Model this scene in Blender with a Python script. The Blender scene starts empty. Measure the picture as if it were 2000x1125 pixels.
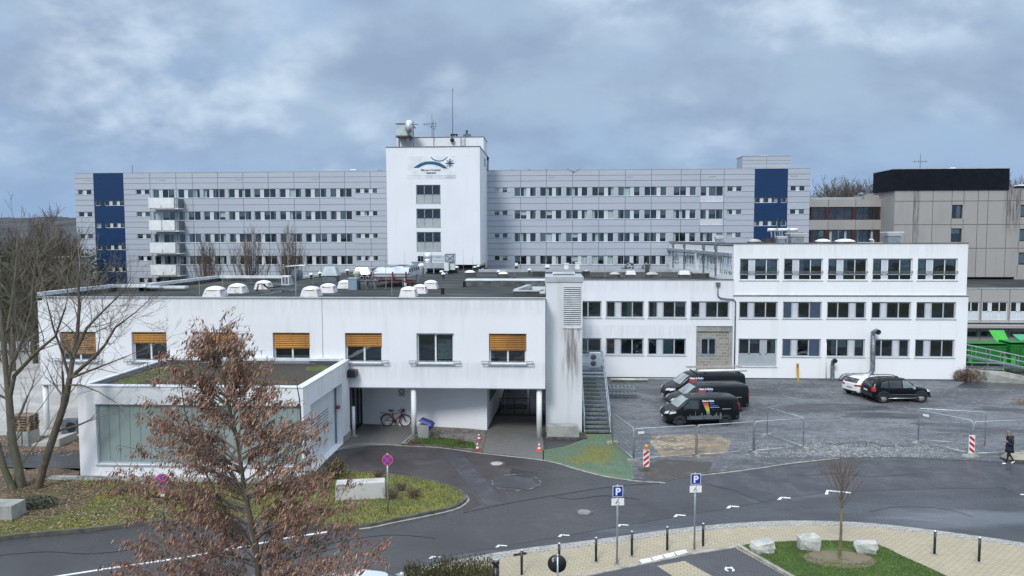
import bpy, bmesh, math, random
from mathutils import Vector, Matrix
H=11.7; F=1444.0
YAW=math.radians(2.9); PIT=math.radians(3.86); ROL=-0.00207
CAMROT=(Matrix.Rotation(YAW,3,'Z')@Matrix.Rotation(math.pi/2-PIT,3,'X')@Matrix.Rotation(ROL,3,'Z'))
CP=Vector((0,0,H))
def ray(u,v): return CAMROT@Vector((u-1000.0,-(v-562.5),-F))
def G(u,v,z=0.0):
    d=ray(u,v); t=(z-H)/d.z; return CP+d*t
def PY(u,v,Y):
    d=ray(u,v); return CP+d*(Y/d.y)
def PX(u,v,X):
    d=ray(u,v); return CP+d*(X/d.x)
def PIX(p):
    c=CAMROT.transposed()@(Vector(p)-CP)
    return (1000+F*c.x/-c.z, 562.5-F*c.y/-c.z)
from mathutils.bvhtree import BVHTree
SC=bpy.context.scene; COL=SC.collection
RND=random.Random(11)
pi=math.pi; rad=math.radians
# ------------------------------------------------------------------ materials
def nodes(m):
    m.use_nodes=True; nt=m.node_tree
    return nt, nt.nodes, nt.links, nt.nodes['Principled BSDF']
def mat(name,col,rough=.7,metal=0.,var=.12,scale=1.5,stretch=(1,1,1),bump=0.,bscale=30.,spec=.5,coord='Position',col2=None,coat=0.,rvar=0.,detail=6.):
    m=bpy.data.materials.new(name); nt,N,L,p=nodes(m)
    p.inputs['Roughness'].default_value=rough; p.inputs['Metallic'].default_value=metal
    p.inputs['Specular IOR Level'].default_value=spec
    if coat: p.inputs['Coat Weight'].default_value=coat; p.inputs['Coat Roughness'].default_value=.06
    if coord=='Position':
        g=N.new('ShaderNodeNewGeometry'); src=g.outputs['Position']
    else:
        g=N.new('ShaderNodeTexCoord'); src=g.outputs['Object']
    mp=N.new('ShaderNodeMapping'); mp.inputs['Scale'].default_value=stretch
    L.new(src,mp.inputs['Vector'])
    no=N.new('ShaderNodeTexNoise'); no.inputs['Scale'].default_value=scale; no.inputs['Detail'].default_value=detail
    L.new(mp.outputs[0],no.inputs['Vector'])
    rp=N.new('ShaderNodeValToRGB')
    c=col; d=col2 if col2 else tuple(max(0,x*(1-2.2*var)) for x in c)
    e=tuple(min(1,x*(1+var*.6)) for x in c) if not col2 else c
    rp.color_ramp.elements[0].position=.3; rp.color_ramp.elements[0].color=(*d,1)
    rp.color_ramp.elements[1].position=.62; rp.color_ramp.elements[1].color=(*e,1)
    L.new(no.outputs['Fac'],rp.inputs['Fac']); L.new(rp.outputs['Color'],p.inputs['Base Color'])
    if rvar:
        mr=N.new('ShaderNodeMapRange'); mr.inputs['From Min'].default_value=.35; mr.inputs['From Max'].default_value=.65
        mr.inputs['To Min'].default_value=max(.03,rough-rvar); mr.inputs['To Max'].default_value=min(1,rough+rvar)
        L.new(no.outputs['Fac'],mr.inputs['Value']); L.new(mr.outputs[0],p.inputs['Roughness'])
    if bump:
        n2=N.new('ShaderNodeTexNoise'); n2.inputs['Scale'].default_value=bscale; n2.inputs['Detail'].default_value=4
        L.new(src,n2.inputs['Vector'])
        b=N.new('ShaderNodeBump'); b.inputs['Strength'].default_value=bump; b.inputs['Distance'].default_value=.02
        L.new(n2.outputs['Fac'],b.inputs['Height']); L.new(b.outputs[0],p.inputs['Normal'])
    m['_p']=1
    return m
def mixcol(N,L,fac,a,b,mode='MIX'):
    mx=N.new('ShaderNodeMix'); mx.data_type='RGBA'; mx.blend_type=mode
    for s,x in ((0,fac),(6,a),(7,b)):
        if hasattr(x,'is_linked') or hasattr(x,'links'): L.new(x,mx.inputs[s])
        else: mx.inputs[s].default_value = x if s==0 else (*x,1) if len(x)==3 else x
    return mx.outputs[2]
def noise_fac(N,L,src,scale,lo,hi,stretch=(1,1,1),detail=5,rough=.55,off=(0,0,0)):
    mp=N.new('ShaderNodeMapping'); mp.inputs['Scale'].default_value=stretch; mp.inputs['Location'].default_value=off
    L.new(src,mp.inputs['Vector'])
    no=N.new('ShaderNodeTexNoise'); no.inputs['Scale'].default_value=scale; no.inputs['Detail'].default_value=detail; no.inputs['Roughness'].default_value=rough
    L.new(mp.outputs[0],no.inputs['Vector'])
    mr=N.new('ShaderNodeMapRange'); mr.interpolation_type='SMOOTHSTEP'
    mr.inputs['From Min'].default_value=lo; mr.inputs['From Max'].default_value=hi
    L.new(no.outputs['Fac'],mr.inputs['Value'])
    return mr.outputs[0]
def layered(name,base,layers,rough=.8,bump=0,bscale=40,rlayers=(),spec=.4,voro=None):
    """base colour, then layers of (colour, scale, lo, hi, stretch, amount)"""
    m=bpy.data.materials.new(name); nt,N,L,p=nodes(m)
    g=N.new('ShaderNodeNewGeometry'); src=g.outputs['Position']
    cur=base; p.inputs['Specular IOR Level'].default_value=spec
    for i,(c,sc,lo,hi,st,am) in enumerate(layers):
        f=noise_fac(N,L,src,sc,lo,hi,st,off=(i*7.3,i*3.1,i*1.7))
        mm=N.new('ShaderNodeMath'); mm.operation='MULTIPLY'; mm.inputs[1].default_value=am; L.new(f,mm.inputs[0])
        cur=mixcol(N,L,mm.outputs[0],cur,c)
    if voro:   # light stones: (colour, scale, threshold)
        c,sc,th=voro
        v=N.new('ShaderNodeTexVoronoi'); v.inputs['Scale'].default_value=sc; L.new(src,v.inputs['Vector'])
        sep=N.new('ShaderNodeSeparateColor'); L.new(v.outputs['Color'],sep.inputs[0])
        lt=N.new('ShaderNodeMath'); lt.operation='GREATER_THAN'; lt.inputs[1].default_value=th; L.new(sep.outputs[0],lt.inputs[0])
        nf=noise_fac(N,L,src,.22,.42,.62,off=(3,9,1))
        mm=N.new('ShaderNodeMath'); mm.operation='MULTIPLY'; L.new(lt.outputs[0],mm.inputs[0]); L.new(nf,mm.inputs[1])
        cur=mixcol(N,L,mm.outputs[0],cur,c)
    L.new(cur,p.inputs['Base Color'])
    p.inputs['Roughness'].default_value=rough
    if rlayers:
        sc,lo,hi,st,r0,r1=rlayers
        f=noise_fac(N,L,src,sc,lo,hi,st,off=(11,5,2))
        mr=N.new('ShaderNodeMapRange'); mr.inputs['To Min'].default_value=r0; mr.inputs['To Max'].default_value=r1
        L.new(f,mr.inputs['Value']); L.new(mr.outputs[0],p.inputs['Roughness'])
    if bump:
        n2=N.new('ShaderNodeTexNoise'); n2.inputs['Scale'].default_value=bscale; n2.inputs['Detail'].default_value=4
        L.new(src,n2.inputs['Vector'])
        b=N.new('ShaderNodeBump'); b.inputs['Strength'].default_value=bump; b.inputs['Distance'].default_value=.03
        L.new(n2.outputs['Fac'],b.inputs['Height']); L.new(b.outputs[0],p.inputs['Normal'])
    return m
def brickmat(name,c1,c2,mortar,bw,bh,ms=.01,rot=0,axis='XY',rough=.8,dirt=None,rl=()):
    m=bpy.data.materials.new(name); nt,N,L,p=nodes(m)
    g=N.new('ShaderNodeNewGeometry'); src=g.outputs['Position']
    mp=N.new('ShaderNodeMapping')
    if axis=='XZ': mp.inputs['Rotation'].default_value=(rad(-90),0,0)
    else: mp.inputs['Rotation'].default_value=(0,0,rot)
    L.new(src,mp.inputs['Vector'])
    b=N.new('ShaderNodeTexBrick'); b.inputs['Scale'].default_value=1
    b.inputs['Color1'].default_value=(*c1,1); b.inputs['Color2'].default_value=(*c2,1); b.inputs['Mortar'].default_value=(*mortar,1)
    b.inputs['Brick Width'].default_value=bw; b.inputs['Row Height'].default_value=bh; b.inputs['Mortar Size'].default_value=ms
    L.new(mp.outputs[0],b.inputs['Vector'])
    cur=b.outputs['Color']
    if dirt:
        for i,(c,sc,lo,hi,st,am) in enumerate(dirt):
            f=noise_fac(N,L,src,sc,lo,hi,st,off=(i*5.3,2,1))
            mm=N.new('ShaderNodeMath'); mm.operation='MULTIPLY'; mm.inputs[1].default_value=am; L.new(f,mm.inputs[0])
            cur=mixcol(N,L,mm.outputs[0],cur,c)
    L.new(cur,p.inputs['Base Color']); p.inputs['Roughness'].default_value=rough
    bp=N.new('ShaderNodeBump'); bp.inputs['Strength'].default_value=.3; bp.inputs['Distance'].default_value=.01
    L.new(b.outputs['Fac'],bp.inputs['Height']); bp.invert=True; L.new(bp.outputs[0],p.inputs['Normal'])
    return m
def glassmat(name,tint,dark=.5,rough=.02):
    m=bpy.data.materials.new(name); m.use_nodes=True; nt=m.node_tree; N=nt.nodes; L=nt.links
    for n in list(N):
        if n.type!='OUTPUT_MATERIAL': N.remove(n)
    out=[n for n in N if n.type=='OUTPUT_MATERIAL'][0]
    tr=N.new('ShaderNodeBsdfTransparent'); tr.inputs[0].default_value=(*[x*dark for x in tint],1)
    gl=N.new('ShaderNodeBsdfGlossy'); gl.inputs['Roughness'].default_value=rough; gl.inputs[0].default_value=(.9,.95,1,1)
    fr=N.new('ShaderNodeFresnel'); fr.inputs['IOR'].default_value=1.6
    ad=N.new('ShaderNodeMath'); ad.operation='ADD'; ad.inputs[1].default_value=.05; L.new(fr.outputs[0],ad.inputs[0])
    # slightly wavy panes
    g=N.new('ShaderNodeNewGeometry'); no=N.new('ShaderNodeTexNoise'); no.inputs['Scale'].default_value=.8; L.new(g.outputs['Position'],no.inputs['Vector'])
    b=N.new('ShaderNodeBump'); b.inputs['Strength'].default_value=.25; b.inputs['Distance'].default_value=.05; L.new(no.outputs['Fac'],b.inputs['Height'])
    L.new(b.outputs[0],gl.inputs['Normal'])
    mx=N.new('ShaderNodeMixShader'); L.new(ad.outputs[0],mx.inputs[0]); L.new(tr.outputs[0],mx.inputs[1]); L.new(gl.outputs[0],mx.inputs[2])
    L.new(mx.outputs[0],out.inputs['Surface'])
    return m
# ------------------------------------------------------------------ mesh builder
class MB:
    def __init__(s): s.v=[]; s.f=[]; s.m=[]; s.mats=[]; s.cur=0; s.sm=set(); s.smooth=False
    def use(s,m):
        if m not in s.mats: s.mats.append(m)
        s.cur=s.mats.index(m); return s
    def face(s,idx):
        s.f.append(tuple(idx)); s.m.append(s.cur)
        if s.smooth: s.sm.add(len(s.f)-1)
    def add(s,vs,fs):
        o=len(s.v); s.v+= [Vector(p) for p in vs]
        for f in fs: s.face([o+i for i in f])
    def quad(s,a,b,c,d): s.add([a,b,c,d],[(0,1,2,3)])
    def poly(s,pts): s.add(pts,[tuple(range(len(pts)))])
    def box(s,x0,y0,z0,x1,y1,z1,skip=''):
        if x0>x1:x0,x1=x1,x0
        if y0>y1:y0,y1=y1,y0
        if z0>z1:z0,z1=z1,z0
        v=[(x0,y0,z0),(x1,y0,z0),(x1,y1,z0),(x0,y1,z0),(x0,y0,z1),(x1,y0,z1),(x1,y1,z1),(x0,y1,z1)]
        F={'b':(3,2,1,0),'t':(4,5,6,7),'f':(0,1,5,4),'r':(1,2,6,5),'k':(2,3,7,6),'l':(3,0,4,7)}
        s.add(v,[F[k] for k in F if k not in skip]); return s
    def obox(s,c,size,rz=0.,rx=0.,ry=0.,taper=1.):
        M=Matrix.Rotation(rz,3,'Z')@Matrix.Rotation(ry,3,'Y')@Matrix.Rotation(rx,3,'X'); c=Vector(c); a,b,h=[x/2 for x in size]
        v=[]
        for z in (-1,1):
            t=1 if z<0 else taper
            for x,y in ((-1,-1),(1,-1),(1,1),(-1,1)): v.append(c+M@Vector((x*a*t,y*b*t,z*h)))
        s.add(v,[(3,2,1,0),(4,5,6,7),(0,1,5,4),(1,2,6,5),(2,3,7,6),(3,0,4,7)]); return s
    def beam(s,p,q,w,h=None,up=(0,0,1)):
        h=h or w; p=Vector(p); q=Vector(q); d=(q-p).normalized(); u=Vector(up)
        if abs(d.dot(u))>.98: u=Vector((0,1,0))
        r=d.cross(u).normalized(); u=r.cross(d)
        v=[]
        for e in (p,q):
            for a,b in ((-1,-1),(1,-1),(1,1),(-1,1)): v.append(e+r*a*w/2+u*b*h/2)
        s.add(v,[(0,1,2,3),(7,6,5,4),(0,4,5,1),(1,5,6,2),(2,6,7,3),(3,7,4,0)]); return s
    def tube(s,pts,r,n=8,cap=True):
        pts=[Vector(p) for p in pts]; rs=r if isinstance(r,(list,tuple)) else [r]*len(pts)
        o=len(s.v); k=len(pts); prev=None
        for i,p in enumerate(pts):
            d=(pts[min(i+1,k-1)]-pts[max(i-1,0)]).normalized()
            if prev is None:
                u=Vector((0,0,1)) if abs(d.z)<.9 else Vector((1,0,0))
                a=d.cross(u).normalized()
            else:
                a=(prev-d*prev.dot(d)); a=a.normalized() if a.length>1e-6 else d.orthogonal().normalized()
            prev=a; b=d.cross(a)
            for j in range(n):
                t=2*pi*j/n; s.v.append(p+(a*math.cos(t)+b*math.sin(t))*rs[i])
        for i in range(k-1):
            for j in range(n):
                j2=(j+1)%n; s.face((o+i*n+j,o+i*n+j2,o+(i+1)*n+j2,o+(i+1)*n+j))
        if cap and n>2:
            sm=s.smooth; s.smooth=False
            s.face([o+j for j in range(n)][::-1]); s.face([o+(k-1)*n+j for j in range(n)])
            s.smooth=sm
        return s
    def cyl(s,c,r,h,n=16,r2=None,axis='Z'):
        c=Vector(c); d={'Z':Vector((0,0,1)),'X':Vector((1,0,0)),'Y':Vector((0,1,0))}[axis]
        return s.tube([c,c+d*h],[r,r if r2 is None else r2],n)
    def lathe(s,c,prof,n=16,axis='Z',cap=True):
        c=Vector(c); o=len(s.v)
        for r,z in prof:
            for j in range(n):
                t=2*pi*j/n; x,y=r*math.cos(t),r*math.sin(t)
                s.v.append(c+(Vector((x,y,z)) if axis=='Z' else Vector((x,z,y)) if axis=='Y' else Vector((z,x,y))))
        for i in range(len(prof)-1):
            for j in range(n):
                j2=(j+1)%n; s.face((o+i*n+j,o+i*n+j2,o+(i+1)*n+j2,o+(i+1)*n+j))
        if cap:
            if prof[0][0]>1e-4: s.face([o+j for j in range(n)][::-1])
            if prof[-1][0]>1e-4: s.face([o+(len(prof)-1)*n+j for j in range(n)])
        return s
    def prism(s,pts,z0,z1,top=True,bottom=True):
        n=len(pts); v=[(p[0],p[1],z0) for p in pts]+[(p[0],p[1],z1) for p in pts]
        fs=[(i,(i+1)%n,(i+1)%n+n,i+n) for i in range(n)]
        if top: fs.append(tuple(range(n,2*n)))
        if bottom: fs.append(tuple(range(n))[::-1])
        s.add(v,fs); return s
    def build(s,name,m=None,parent=None,loc=None,rz=0.,local=False,tri=False):
        """parts are modelled in world coordinates and stored relative to their thing unless local=True"""
        me=bpy.data.meshes.new(name)
        off=Vector((0,0,0)); M=None
        if not local:
            off=rootloc(parent) if parent is not None else Vector((0,0,0))
            if parent is None and loc is not None: off=Vector(loc)
        me.from_pydata([tuple(p-off) for p in s.v],[],s.f)
        ms=s.mats if s.mats else ([m] if m else [])
        for x in ms: me.materials.append(x)
        if s.mats: me.polygons.foreach_set('material_index',s.m)
        if s.sm: me.polygons.foreach_set('use_smooth',[i in s.sm for i in range(len(s.f))])
        me.update()
        bm=bmesh.new(); bm.from_mesh(me)
        if tri: bmesh.ops.triangulate(bm,faces=[f for f in bm.faces if len(f.verts)>4])
        if len(bm.faces)<60000: bmesh.ops.recalc_face_normals(bm,faces=bm.faces)
        bm.to_mesh(me); bm.free()
        o=bpy.data.objects.new(name,me); COL.objects.link(o)
        if parent is not None: o.parent=parent
        elif loc is not None: o.location=loc
        if rz and parent is None: o.rotation_euler=(0,0,rz)
        return o
def rootloc(o):
    v=Vector((0,0,0))
    while o is not None: v+=o.location; o=o.parent
    return v
def tag(o,label,cat,group=None,kind=None):
    if label: o['label']=label
    if cat: o['category']=cat
    if group: o['group']=group
    if kind: o['kind']=kind
    return o
def thing(name,loc,label,cat,group=None,rz=0.):
    o=bpy.data.objects.new(name,None); o.empty_display_size=.3; COL.objects.link(o)
    o.location=loc; o.rotation_euler=(0,0,rz); return tag(o,label,cat,group)
def dup(o,loc=None,rz=None,label=None,parent=None,group=None,scale=None):
    c=o.copy(); COL.objects.link(c); c.parent=parent
    for ch in list(o.children): dup(ch,parent=c)
    if loc is not None: c.location=loc
    if rz is not None: c.rotation_euler=(0,0,rz)
    if label: c['label']=label
    if group: c['group']=group
    if scale: c.scale=(scale,)*3 if not isinstance(scale,tuple) else scale
    return c
def struct(o): o['kind']='structure'; return o
def wordmesh(mb,txt,frame,h,bold=0.,center=True,squeeze=1.):
    """adds flat letters to mb; frame(x,y)->world point, h = letter height"""
    cu=bpy.data.curves.new('w','FONT'); cu.body=txt; cu.size=h/.7; cu.resolution_u=3; cu.offset=bold
    cu.align_x='CENTER' if center else 'LEFT'
    ob=bpy.data.objects.new('w',cu); COL.objects.link(ob)
    dg=bpy.context.evaluated_depsgraph_get(); me=bpy.data.meshes.new_from_object(ob.evaluated_get(dg))
    vs=[frame(v.co.x*squeeze,v.co.y) for v in me.vertices]; fs=[tuple(p.vertices) for p in me.polygons]
    mb.add(vs,fs)
    bpy.data.objects.remove(ob); bpy.data.curves.remove(cu); bpy.data.meshes.remove(me)
# ------------------------------------------------------------------ walls and windows
class Fr:
    """a vertical wall frame: a along the wall, z up, d outwards from the wall's face"""
    def __init__(s,o,ax,out): s.o=Vector(o); s.ax=Vector(ax).normalized(); s.out=Vector(out).normalized()
    def __call__(s,a,d,z): return s.o+s.ax*a+s.out*d+Vector((0,0,z))
    def inv(s,p): q=Vector(p)-s.o; return q.dot(s.ax),q.z
def XF(Y): return Fr((0,Y,0),(1,0,0),(0,-1,0))     # wall facing the camera at depth Y
def fbox(mb,fr,a0,a1,z0,z1,d0,d1):
    v=[fr(a,d,z) for z in (z0,z1) for a,d in ((a0,d0),(a1,d0),(a1,d1),(a0,d1))]
    mb.add(v,[(3,2,1,0),(4,5,6,7),(0,1,5,4),(1,2,6,5),(2,3,7,6),(3,0,4,7)])
def facade(mb,fr,a0,a1,z0,z1,ops,depth=.18):
    xs=sorted(set([a0,a1]+[x for o in ops for x in o[:2] if a0<x<a1])); zs=sorted(set([z0,z1]+[z for o in ops for z in o[2:4] if z0<z<z1]))
    for i in range(len(zs)-1):
        za,zb=zs[i],zs[i+1]; zc=(za+zb)/2; st=None
        for j in range(len(xs)-1):
            xc=(xs[j]+xs[j+1])/2
            hole=any(o[0]<xc<o[1] and o[2]<zc<o[3] for o in ops)
            if not hole and st is None: st=xs[j]
            if hole and st is not None: mb.quad(fr(st,0,za),fr(xs[j],0,za),fr(xs[j],0,zb),fr(st,0,zb)); st=None
        if st is not None: mb.quad(fr(st,0,za),fr(a1,0,za),fr(a1,0,zb),fr(st,0,zb))
    for o in ops:
        a,b,c,d=o[:4]; D=-depth
        mb.quad(fr(a,0,c),fr(b,0,c),fr(b,D,c),fr(a,D,c)); mb.quad(fr(a,D,d),fr(b,D,d),fr(b,0,d),fr(a,0,d))
        mb.quad(fr(a,0,c),fr(a,D,c),fr(a,D,d),fr(a,0,d)); mb.quad(fr(b,D,c),fr(b,0,c),fr(b,0,d),fr(b,D,d))
def window(parent,fr,a0,a1,z0,z1,segs,M,inset=.12,fw=.06,spandrel=0.,sill=0.,name='window',curtain=None,rng=None,low=None,blind=0.,blindmat=None,lit=None):
    """segs: list of (kind,width) g glass / p panel; M: dict frame,panel,glass,curtain"""
    w=MB().use(M['frame']); D=-inset; g=MB(); tot=sum(x[1] for x in segs); W=a1-a0
    ze=z0+spandrel
    fbox(w,fr,a0,a1,z0,z0+fw,D-.05,D); fbox(w,fr,a0,a1,z1-fw,z1,D-.05,D)
    if spandrel: fbox(w,fr,a0+fw,a1-fw,ze-fw/2,ze+fw/2,D-.05,D)
    a=a0; n=len(segs); panes=[]
    for i,(k,s) in enumerate(segs):
        b=a+W*s/tot
        w.use(M['frame'])
        wl=fw if i==0 else fw*.5
        fbox(w,fr,a,a+wl,z0+fw,z1-fw,D-.05,D)
        wr=fw if i==n-1 else fw*.5
        fbox(w,fr,b-wr,b,z0+fw,z1-fw,D-.05,D)
        if k=='p':
            w.use(M['panel']); fbox(w,fr,a+wl,b-wr,z0+fw,z1-fw,D-.045,D-.008)
        else:
            zz=ze+fw/2 if spandrel else z0+fw
            g.quad(fr(a+wl,D-.02,zz),fr(b-wr,D-.02,zz),fr(b-wr,D-.02,z1-fw),fr(a+wl,D-.02,z1-fw))
            panes.append((a+wl,b-wr,zz,z1-fw))
            if spandrel:
                if low=='glass': g.quad(fr(a+wl,D-.02,z0+fw),fr(b-wr,D-.02,z0+fw),fr(b-wr,D-.02,ze-fw/2),fr(a+wl,D-.02,ze-fw/2))
                else: w.use(M['panel']); fbox(w,fr,a+wl,b-wr,z0+fw,ze-fw/2,D-.045,D-.008)
        a=b
    if sill:
        w.use(M.get('sill',M['frame'])); fbox(w,fr,a0-.06,a1+.06,z0-.06,z0-.005,-inset,sill)
    o=w.build(name,parent=parent)
    if panes: g.build('pane',M['glass'],o)
    if curtain and rng:
        cb=MB()
        for (p,q,r,t) in panes:
            x=rng.random()
            if x<curtain:
                k=rng.choice(('full','left','right','half'))
                if k=='left': q2=p+(q-p)*.45; p2=p
                elif k=='right': p2=p+(q-p)*.55; q2=q
                else: p2,q2=p,q
                r2=r if k!='half' else r+(t-r)*rng.uniform(.3,.7)
                m=7; pr=None
                for i in range(m+1):
                    aa=p2+(q2-p2)*i/m; dd=D-.14-(.05 if i%2 else 0)
                    cu=(fr(aa,dd,r2),fr(aa,dd,t))
                    if pr: cb.quad(pr[0],cu[0],cu[1],pr[1])
                    pr=cu
        if cb.v: cb.build('curtain',M['curtain'],o)
    if blind:
        bb=MB(); zt=z1-.01; zb=z1-blind; k=max(2,int(blind/.105)); 
        for i in range(k):
            z=zt-(zt-zb)*i/k
            bb.add([fr(a0+.03,D+.045,z),fr(a1-.03,D+.045,z),fr(a1-.03,D+.095,z-(zt-zb)/k*.74),fr(a0+.03,D+.095,z-(zt-zb)/k*.74)],[(0,1,2,3)])
        bb.use(blindmat); fbox(bb,fr,a0+.03,a1-.03,zb-.04,zb,D+.04,D+.10)
        for t in (.14,.5,.86): fbox(bb,fr,a0+(a1-a0)*t-.008,a0+(a1-a0)*t+.008,zb,zt,D+.1,D+.104)
        bb.build('sun_blind',blindmat,o)
    return o
# ------------------------------------------------------------------ palette
def wallmat(name,c,streak,st_am,blotch_am=.25,rough=.85,low=None):
    m=layered(name,c,[(tuple(x*.82 for x in c),.35,.35,.75,(1,1,1),blotch_am),(streak,1.1,.53,.8,(1.3,1.3,.10),st_am),(tuple(x*.8 for x in c),9,.4,.8,(1,1,1),.12)],rough=rough,bump=.12,bscale=60)
    return m
M_white=wallmat('white_render',(.79,.80,.82),(.47,.47,.46),.38)
M_white2=wallmat('white_render_clean',(.84,.85,.85),(.62,.64,.60),.3,.15)
M_shaft=wallmat('weathered_render',(.66,.68,.69),(.40,.40,.39),.55,.35)
def stain(m,x0,x1,z0,z1,col,am=.8):
    nt=m.node_tree; N=nt.nodes; L=nt.links; p=N['Principled BSDF']; src=N.new('ShaderNodeNewGeometry').outputs['Position']
    sp=N.new('ShaderNodeSeparateXYZ'); L.new(src,sp.inputs[0])
    def ramp(o,a,b):
        r=N.new('ShaderNodeMapRange'); r.interpolation_type='SMOOTHSTEP'; r.inputs['From Min'].default_value=a; r.inputs['From Max'].default_value=b; L.new(o,r.inputs[0]); return r.outputs[0]
    def mul(a,b):
        q=N.new('ShaderNodeMath'); q.operation='MULTIPLY'
        for i,x in enumerate((a,b)):
            if isinstance(x,float): q.inputs[i].default_value=x
            else: L.new(x,q.inputs[i])
        return q.outputs[0]
    e=(x1-x0)*.3; f=mul(mul(ramp(sp.outputs[0],x0-e,x0+e),ramp(sp.outputs[0],x1+e*.6,x1-e)),mul(ramp(sp.outputs[2],z0,z0+(z1-z0)*.6),ramp(sp.outputs[2],z1+.1,z1)))
    n=noise_fac(N,L,src,3.2,.30,.66,(1.6,1,.16),off=(x0,2,3)); f=mul(mul(f,n),am)
    old=p.inputs['Base Color'].links[0].from_socket; L.new(mixcol(N,L,f,old,col),p.inputs['Base Color'])
stain(M_shaft,.85,1.95,2.0,6.35,(.20,.17,.16),.95); stain(M_shaft,-.2,1.97,.0,-1.0,(.3,.27,.2),.0)
for _z0,_z1,_a in ((6.9,8.2,.22),(3.1,4.4,.22)): stain(M_white,-60,60,_z0,_z1,(.45,.45,.44),_a)
for _z0,_z1,_a in ((5.9,6.95,.2),(9.9,11.2,.2)): stain(M_white2,-60,60,_z0,_z1,(.52,.53,.50),_a)
M_tower=wallmat('tower_render',(.80,.81,.84),(.60,.61,.62),.32,.2)
M_clad=layered('grey_cladding',(.44,.475,.53),[((.41,.44,.495),.12,.4,.6,(1,1,3),.6),((.47,.505,.56),.5,.45,.7,(.3,1,2),.35)],rough=.45,spec=.5)
M_joint=mat('dark_joint',(.17,.195,.235),.8)
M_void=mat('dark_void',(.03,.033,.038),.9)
M_blue=layered('blue_cladding',(.008,.038,.115),[((.008,.032,.10),.4,.4,.6,(1,1,2),.5)],rough=.4)
M_bjoint=mat('blue_joint',(.008,.03,.09),.6)
M_conc=layered('ribbed_concrete',(.36,.345,.33),[((.28,.268,.255),.25,.45,.7,(1,1,.5),.6),((.10,.10,.10),.55,.6,.8,(1.2,1.2,.12),.75),((.40,.38,.35),6,.4,.7,(1,1,1),.3)],rough=.9,bump=.3,bscale=25)
for _x0,_x1,_z0,_z1 in ((54.3,56.2,11,17.4),(43.6,44.3,8,18.4)): stain(M_conc,_x0,_x1,_z0,_z1,(.09,.085,.08),.9)
M_cjoint=mat('concrete_joint',(.13,.125,.12),.9)
M_black=mat('black_cladding',(.006,.008,.014),.7,var=.2,spec=.2)
M_brown=mat('brown_frame',(.055,.018,.015),.6)
M_frame=mat('light_window_frame',(.40,.43,.455),.5,var=.05)
M_framew=mat('white_window_frame',(.68,.71,.73),.5,var=.05)
M_frameg=mat('grey_window_frame',(.27,.30,.31),.5,var=.05)
M_panel=mat('window_panel',(.58,.61,.65),.55,var=.05)
M_panelg=mat('grey_green_panel',(.38,.42,.43),.55,var=.05)
M_glass=glassmat('window_glass',(.86,.95,.95),.93)
M_glass2=glassmat('dark_window_glass',(.70,.9,.92),.8)
M_curt=mat('curtain',(.72,.74,.72),.9,var=.1,scale=6,stretch=(3,3,.3))
M_dark=mat('dark_room',(.05,.055,.055),.9)
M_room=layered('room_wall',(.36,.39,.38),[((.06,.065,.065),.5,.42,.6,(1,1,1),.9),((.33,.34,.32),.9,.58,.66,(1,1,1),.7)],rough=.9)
M_orange=mat('orange_blind',(.47,.21,.035),.7,var=.22,scale=.35)
M_orangew=mat('weathered_orange_blind',(.36,.20,.09),.7,var=.3,scale=3)
M_cap=mat('parapet_sheet',(.50,.53,.55),.4,metal=.3,var=.1)
M_capw=mat('pale_parapet_sheet',(.72,.75,.77),.45,metal=.1,var=.1)
M_capd=mat('dark_parapet_sheet',(.17,.165,.165),.5,var=.15)
M_felt=layered('roofing_felt',(.046,.049,.048),[((.022,.024,.025),.3,.4,.65,(1,1,1),.8),((.17,.18,.17),.5,.54,.66,(.3,2.4,1),.6),((.06,.075,.045),.9,.6,.75,(1,1,1),.4)],rough=.85,bump=.3,bscale=8,spec=.2)
M_mossg=layered('green_moss',(.075,.10,.02),[((.05,.045,.035),1.1,.45,.58,(1,1,1),.9),((.15,.19,.03),2.5,.5,.65,(1,1,1),.8)],rough=.95,bump=.8,bscale=14)
M_moss=layered('mossy_roof',(.055,.046,.034),[((.13,.065,.032),.5,.55,.66,(.5,2,1),.8),((.10,.125,.03),.3,.50,.62,(1,1,1),.75),((.05,.05,.05),.9,.5,.62,(.6,2,1),.8),((.15,.15,.145),.4,.62,.7,(.5,3,1),.6)],rough=.95,bump=.8,bscale=14)
M_green=mat('green_steel',(.018,.19,.03),.5,var=.15,scale=.8)
M_greenl=mat('bright_green_steel',(.05,.42,.045),.45,var=.1)
M_greent=mat('teal_green_lid',(.05,.32,.15),.5,var=.12)
M_galv=mat('galvanised_steel',(.42,.46,.48),.4,metal=.6,var=.15,scale=5)
M_galvd=mat('dull_galvanised_steel',(.17,.205,.225),.5,metal=.4,var=.18,scale=5)
M_alu=mat('bright_aluminium',(.75,.77,.78),.3,metal=.7,var=.08,scale=2)
M_domeg=mat('domelight_acrylic',(.78,.79,.81),.3,var=.08,scale=1)
M_domed=mat('dirty_domelight',(.42,.41,.39),.5,var=.15,scale=2)
M_curb=layered('flaking_curb_paint',(.72,.70,.68),[((.13,.11,.11),3.2,.60,.66,(1,1,1.6),.9),((.5,.47,.44),2,.4,.7,(1,1,.3),.5)],rough=.8)
M_curbd=mat('dark_curb',(.06,.065,.065),.8,var=.3)
M_rust=mat('red_oxide_steel',(.11,.035,.03),.7,var=.2)
M_whitep=mat('white_paint',(.78,.79,.79),.5,var=.06)
M_blackp=mat('black_paint',(.018,.018,.022),.35,var=.1)
M_rubber=mat('tyre_rubber',(.018,.018,.018),.8)
M_plastic=mat('black_plastic',(.03,.031,.034),.55)
M_pblue=mat('dark_vehicle_paint',(.005,.007,.009),.2,var=.05,spec=.35,coat=.0,coord='Object')
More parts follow.
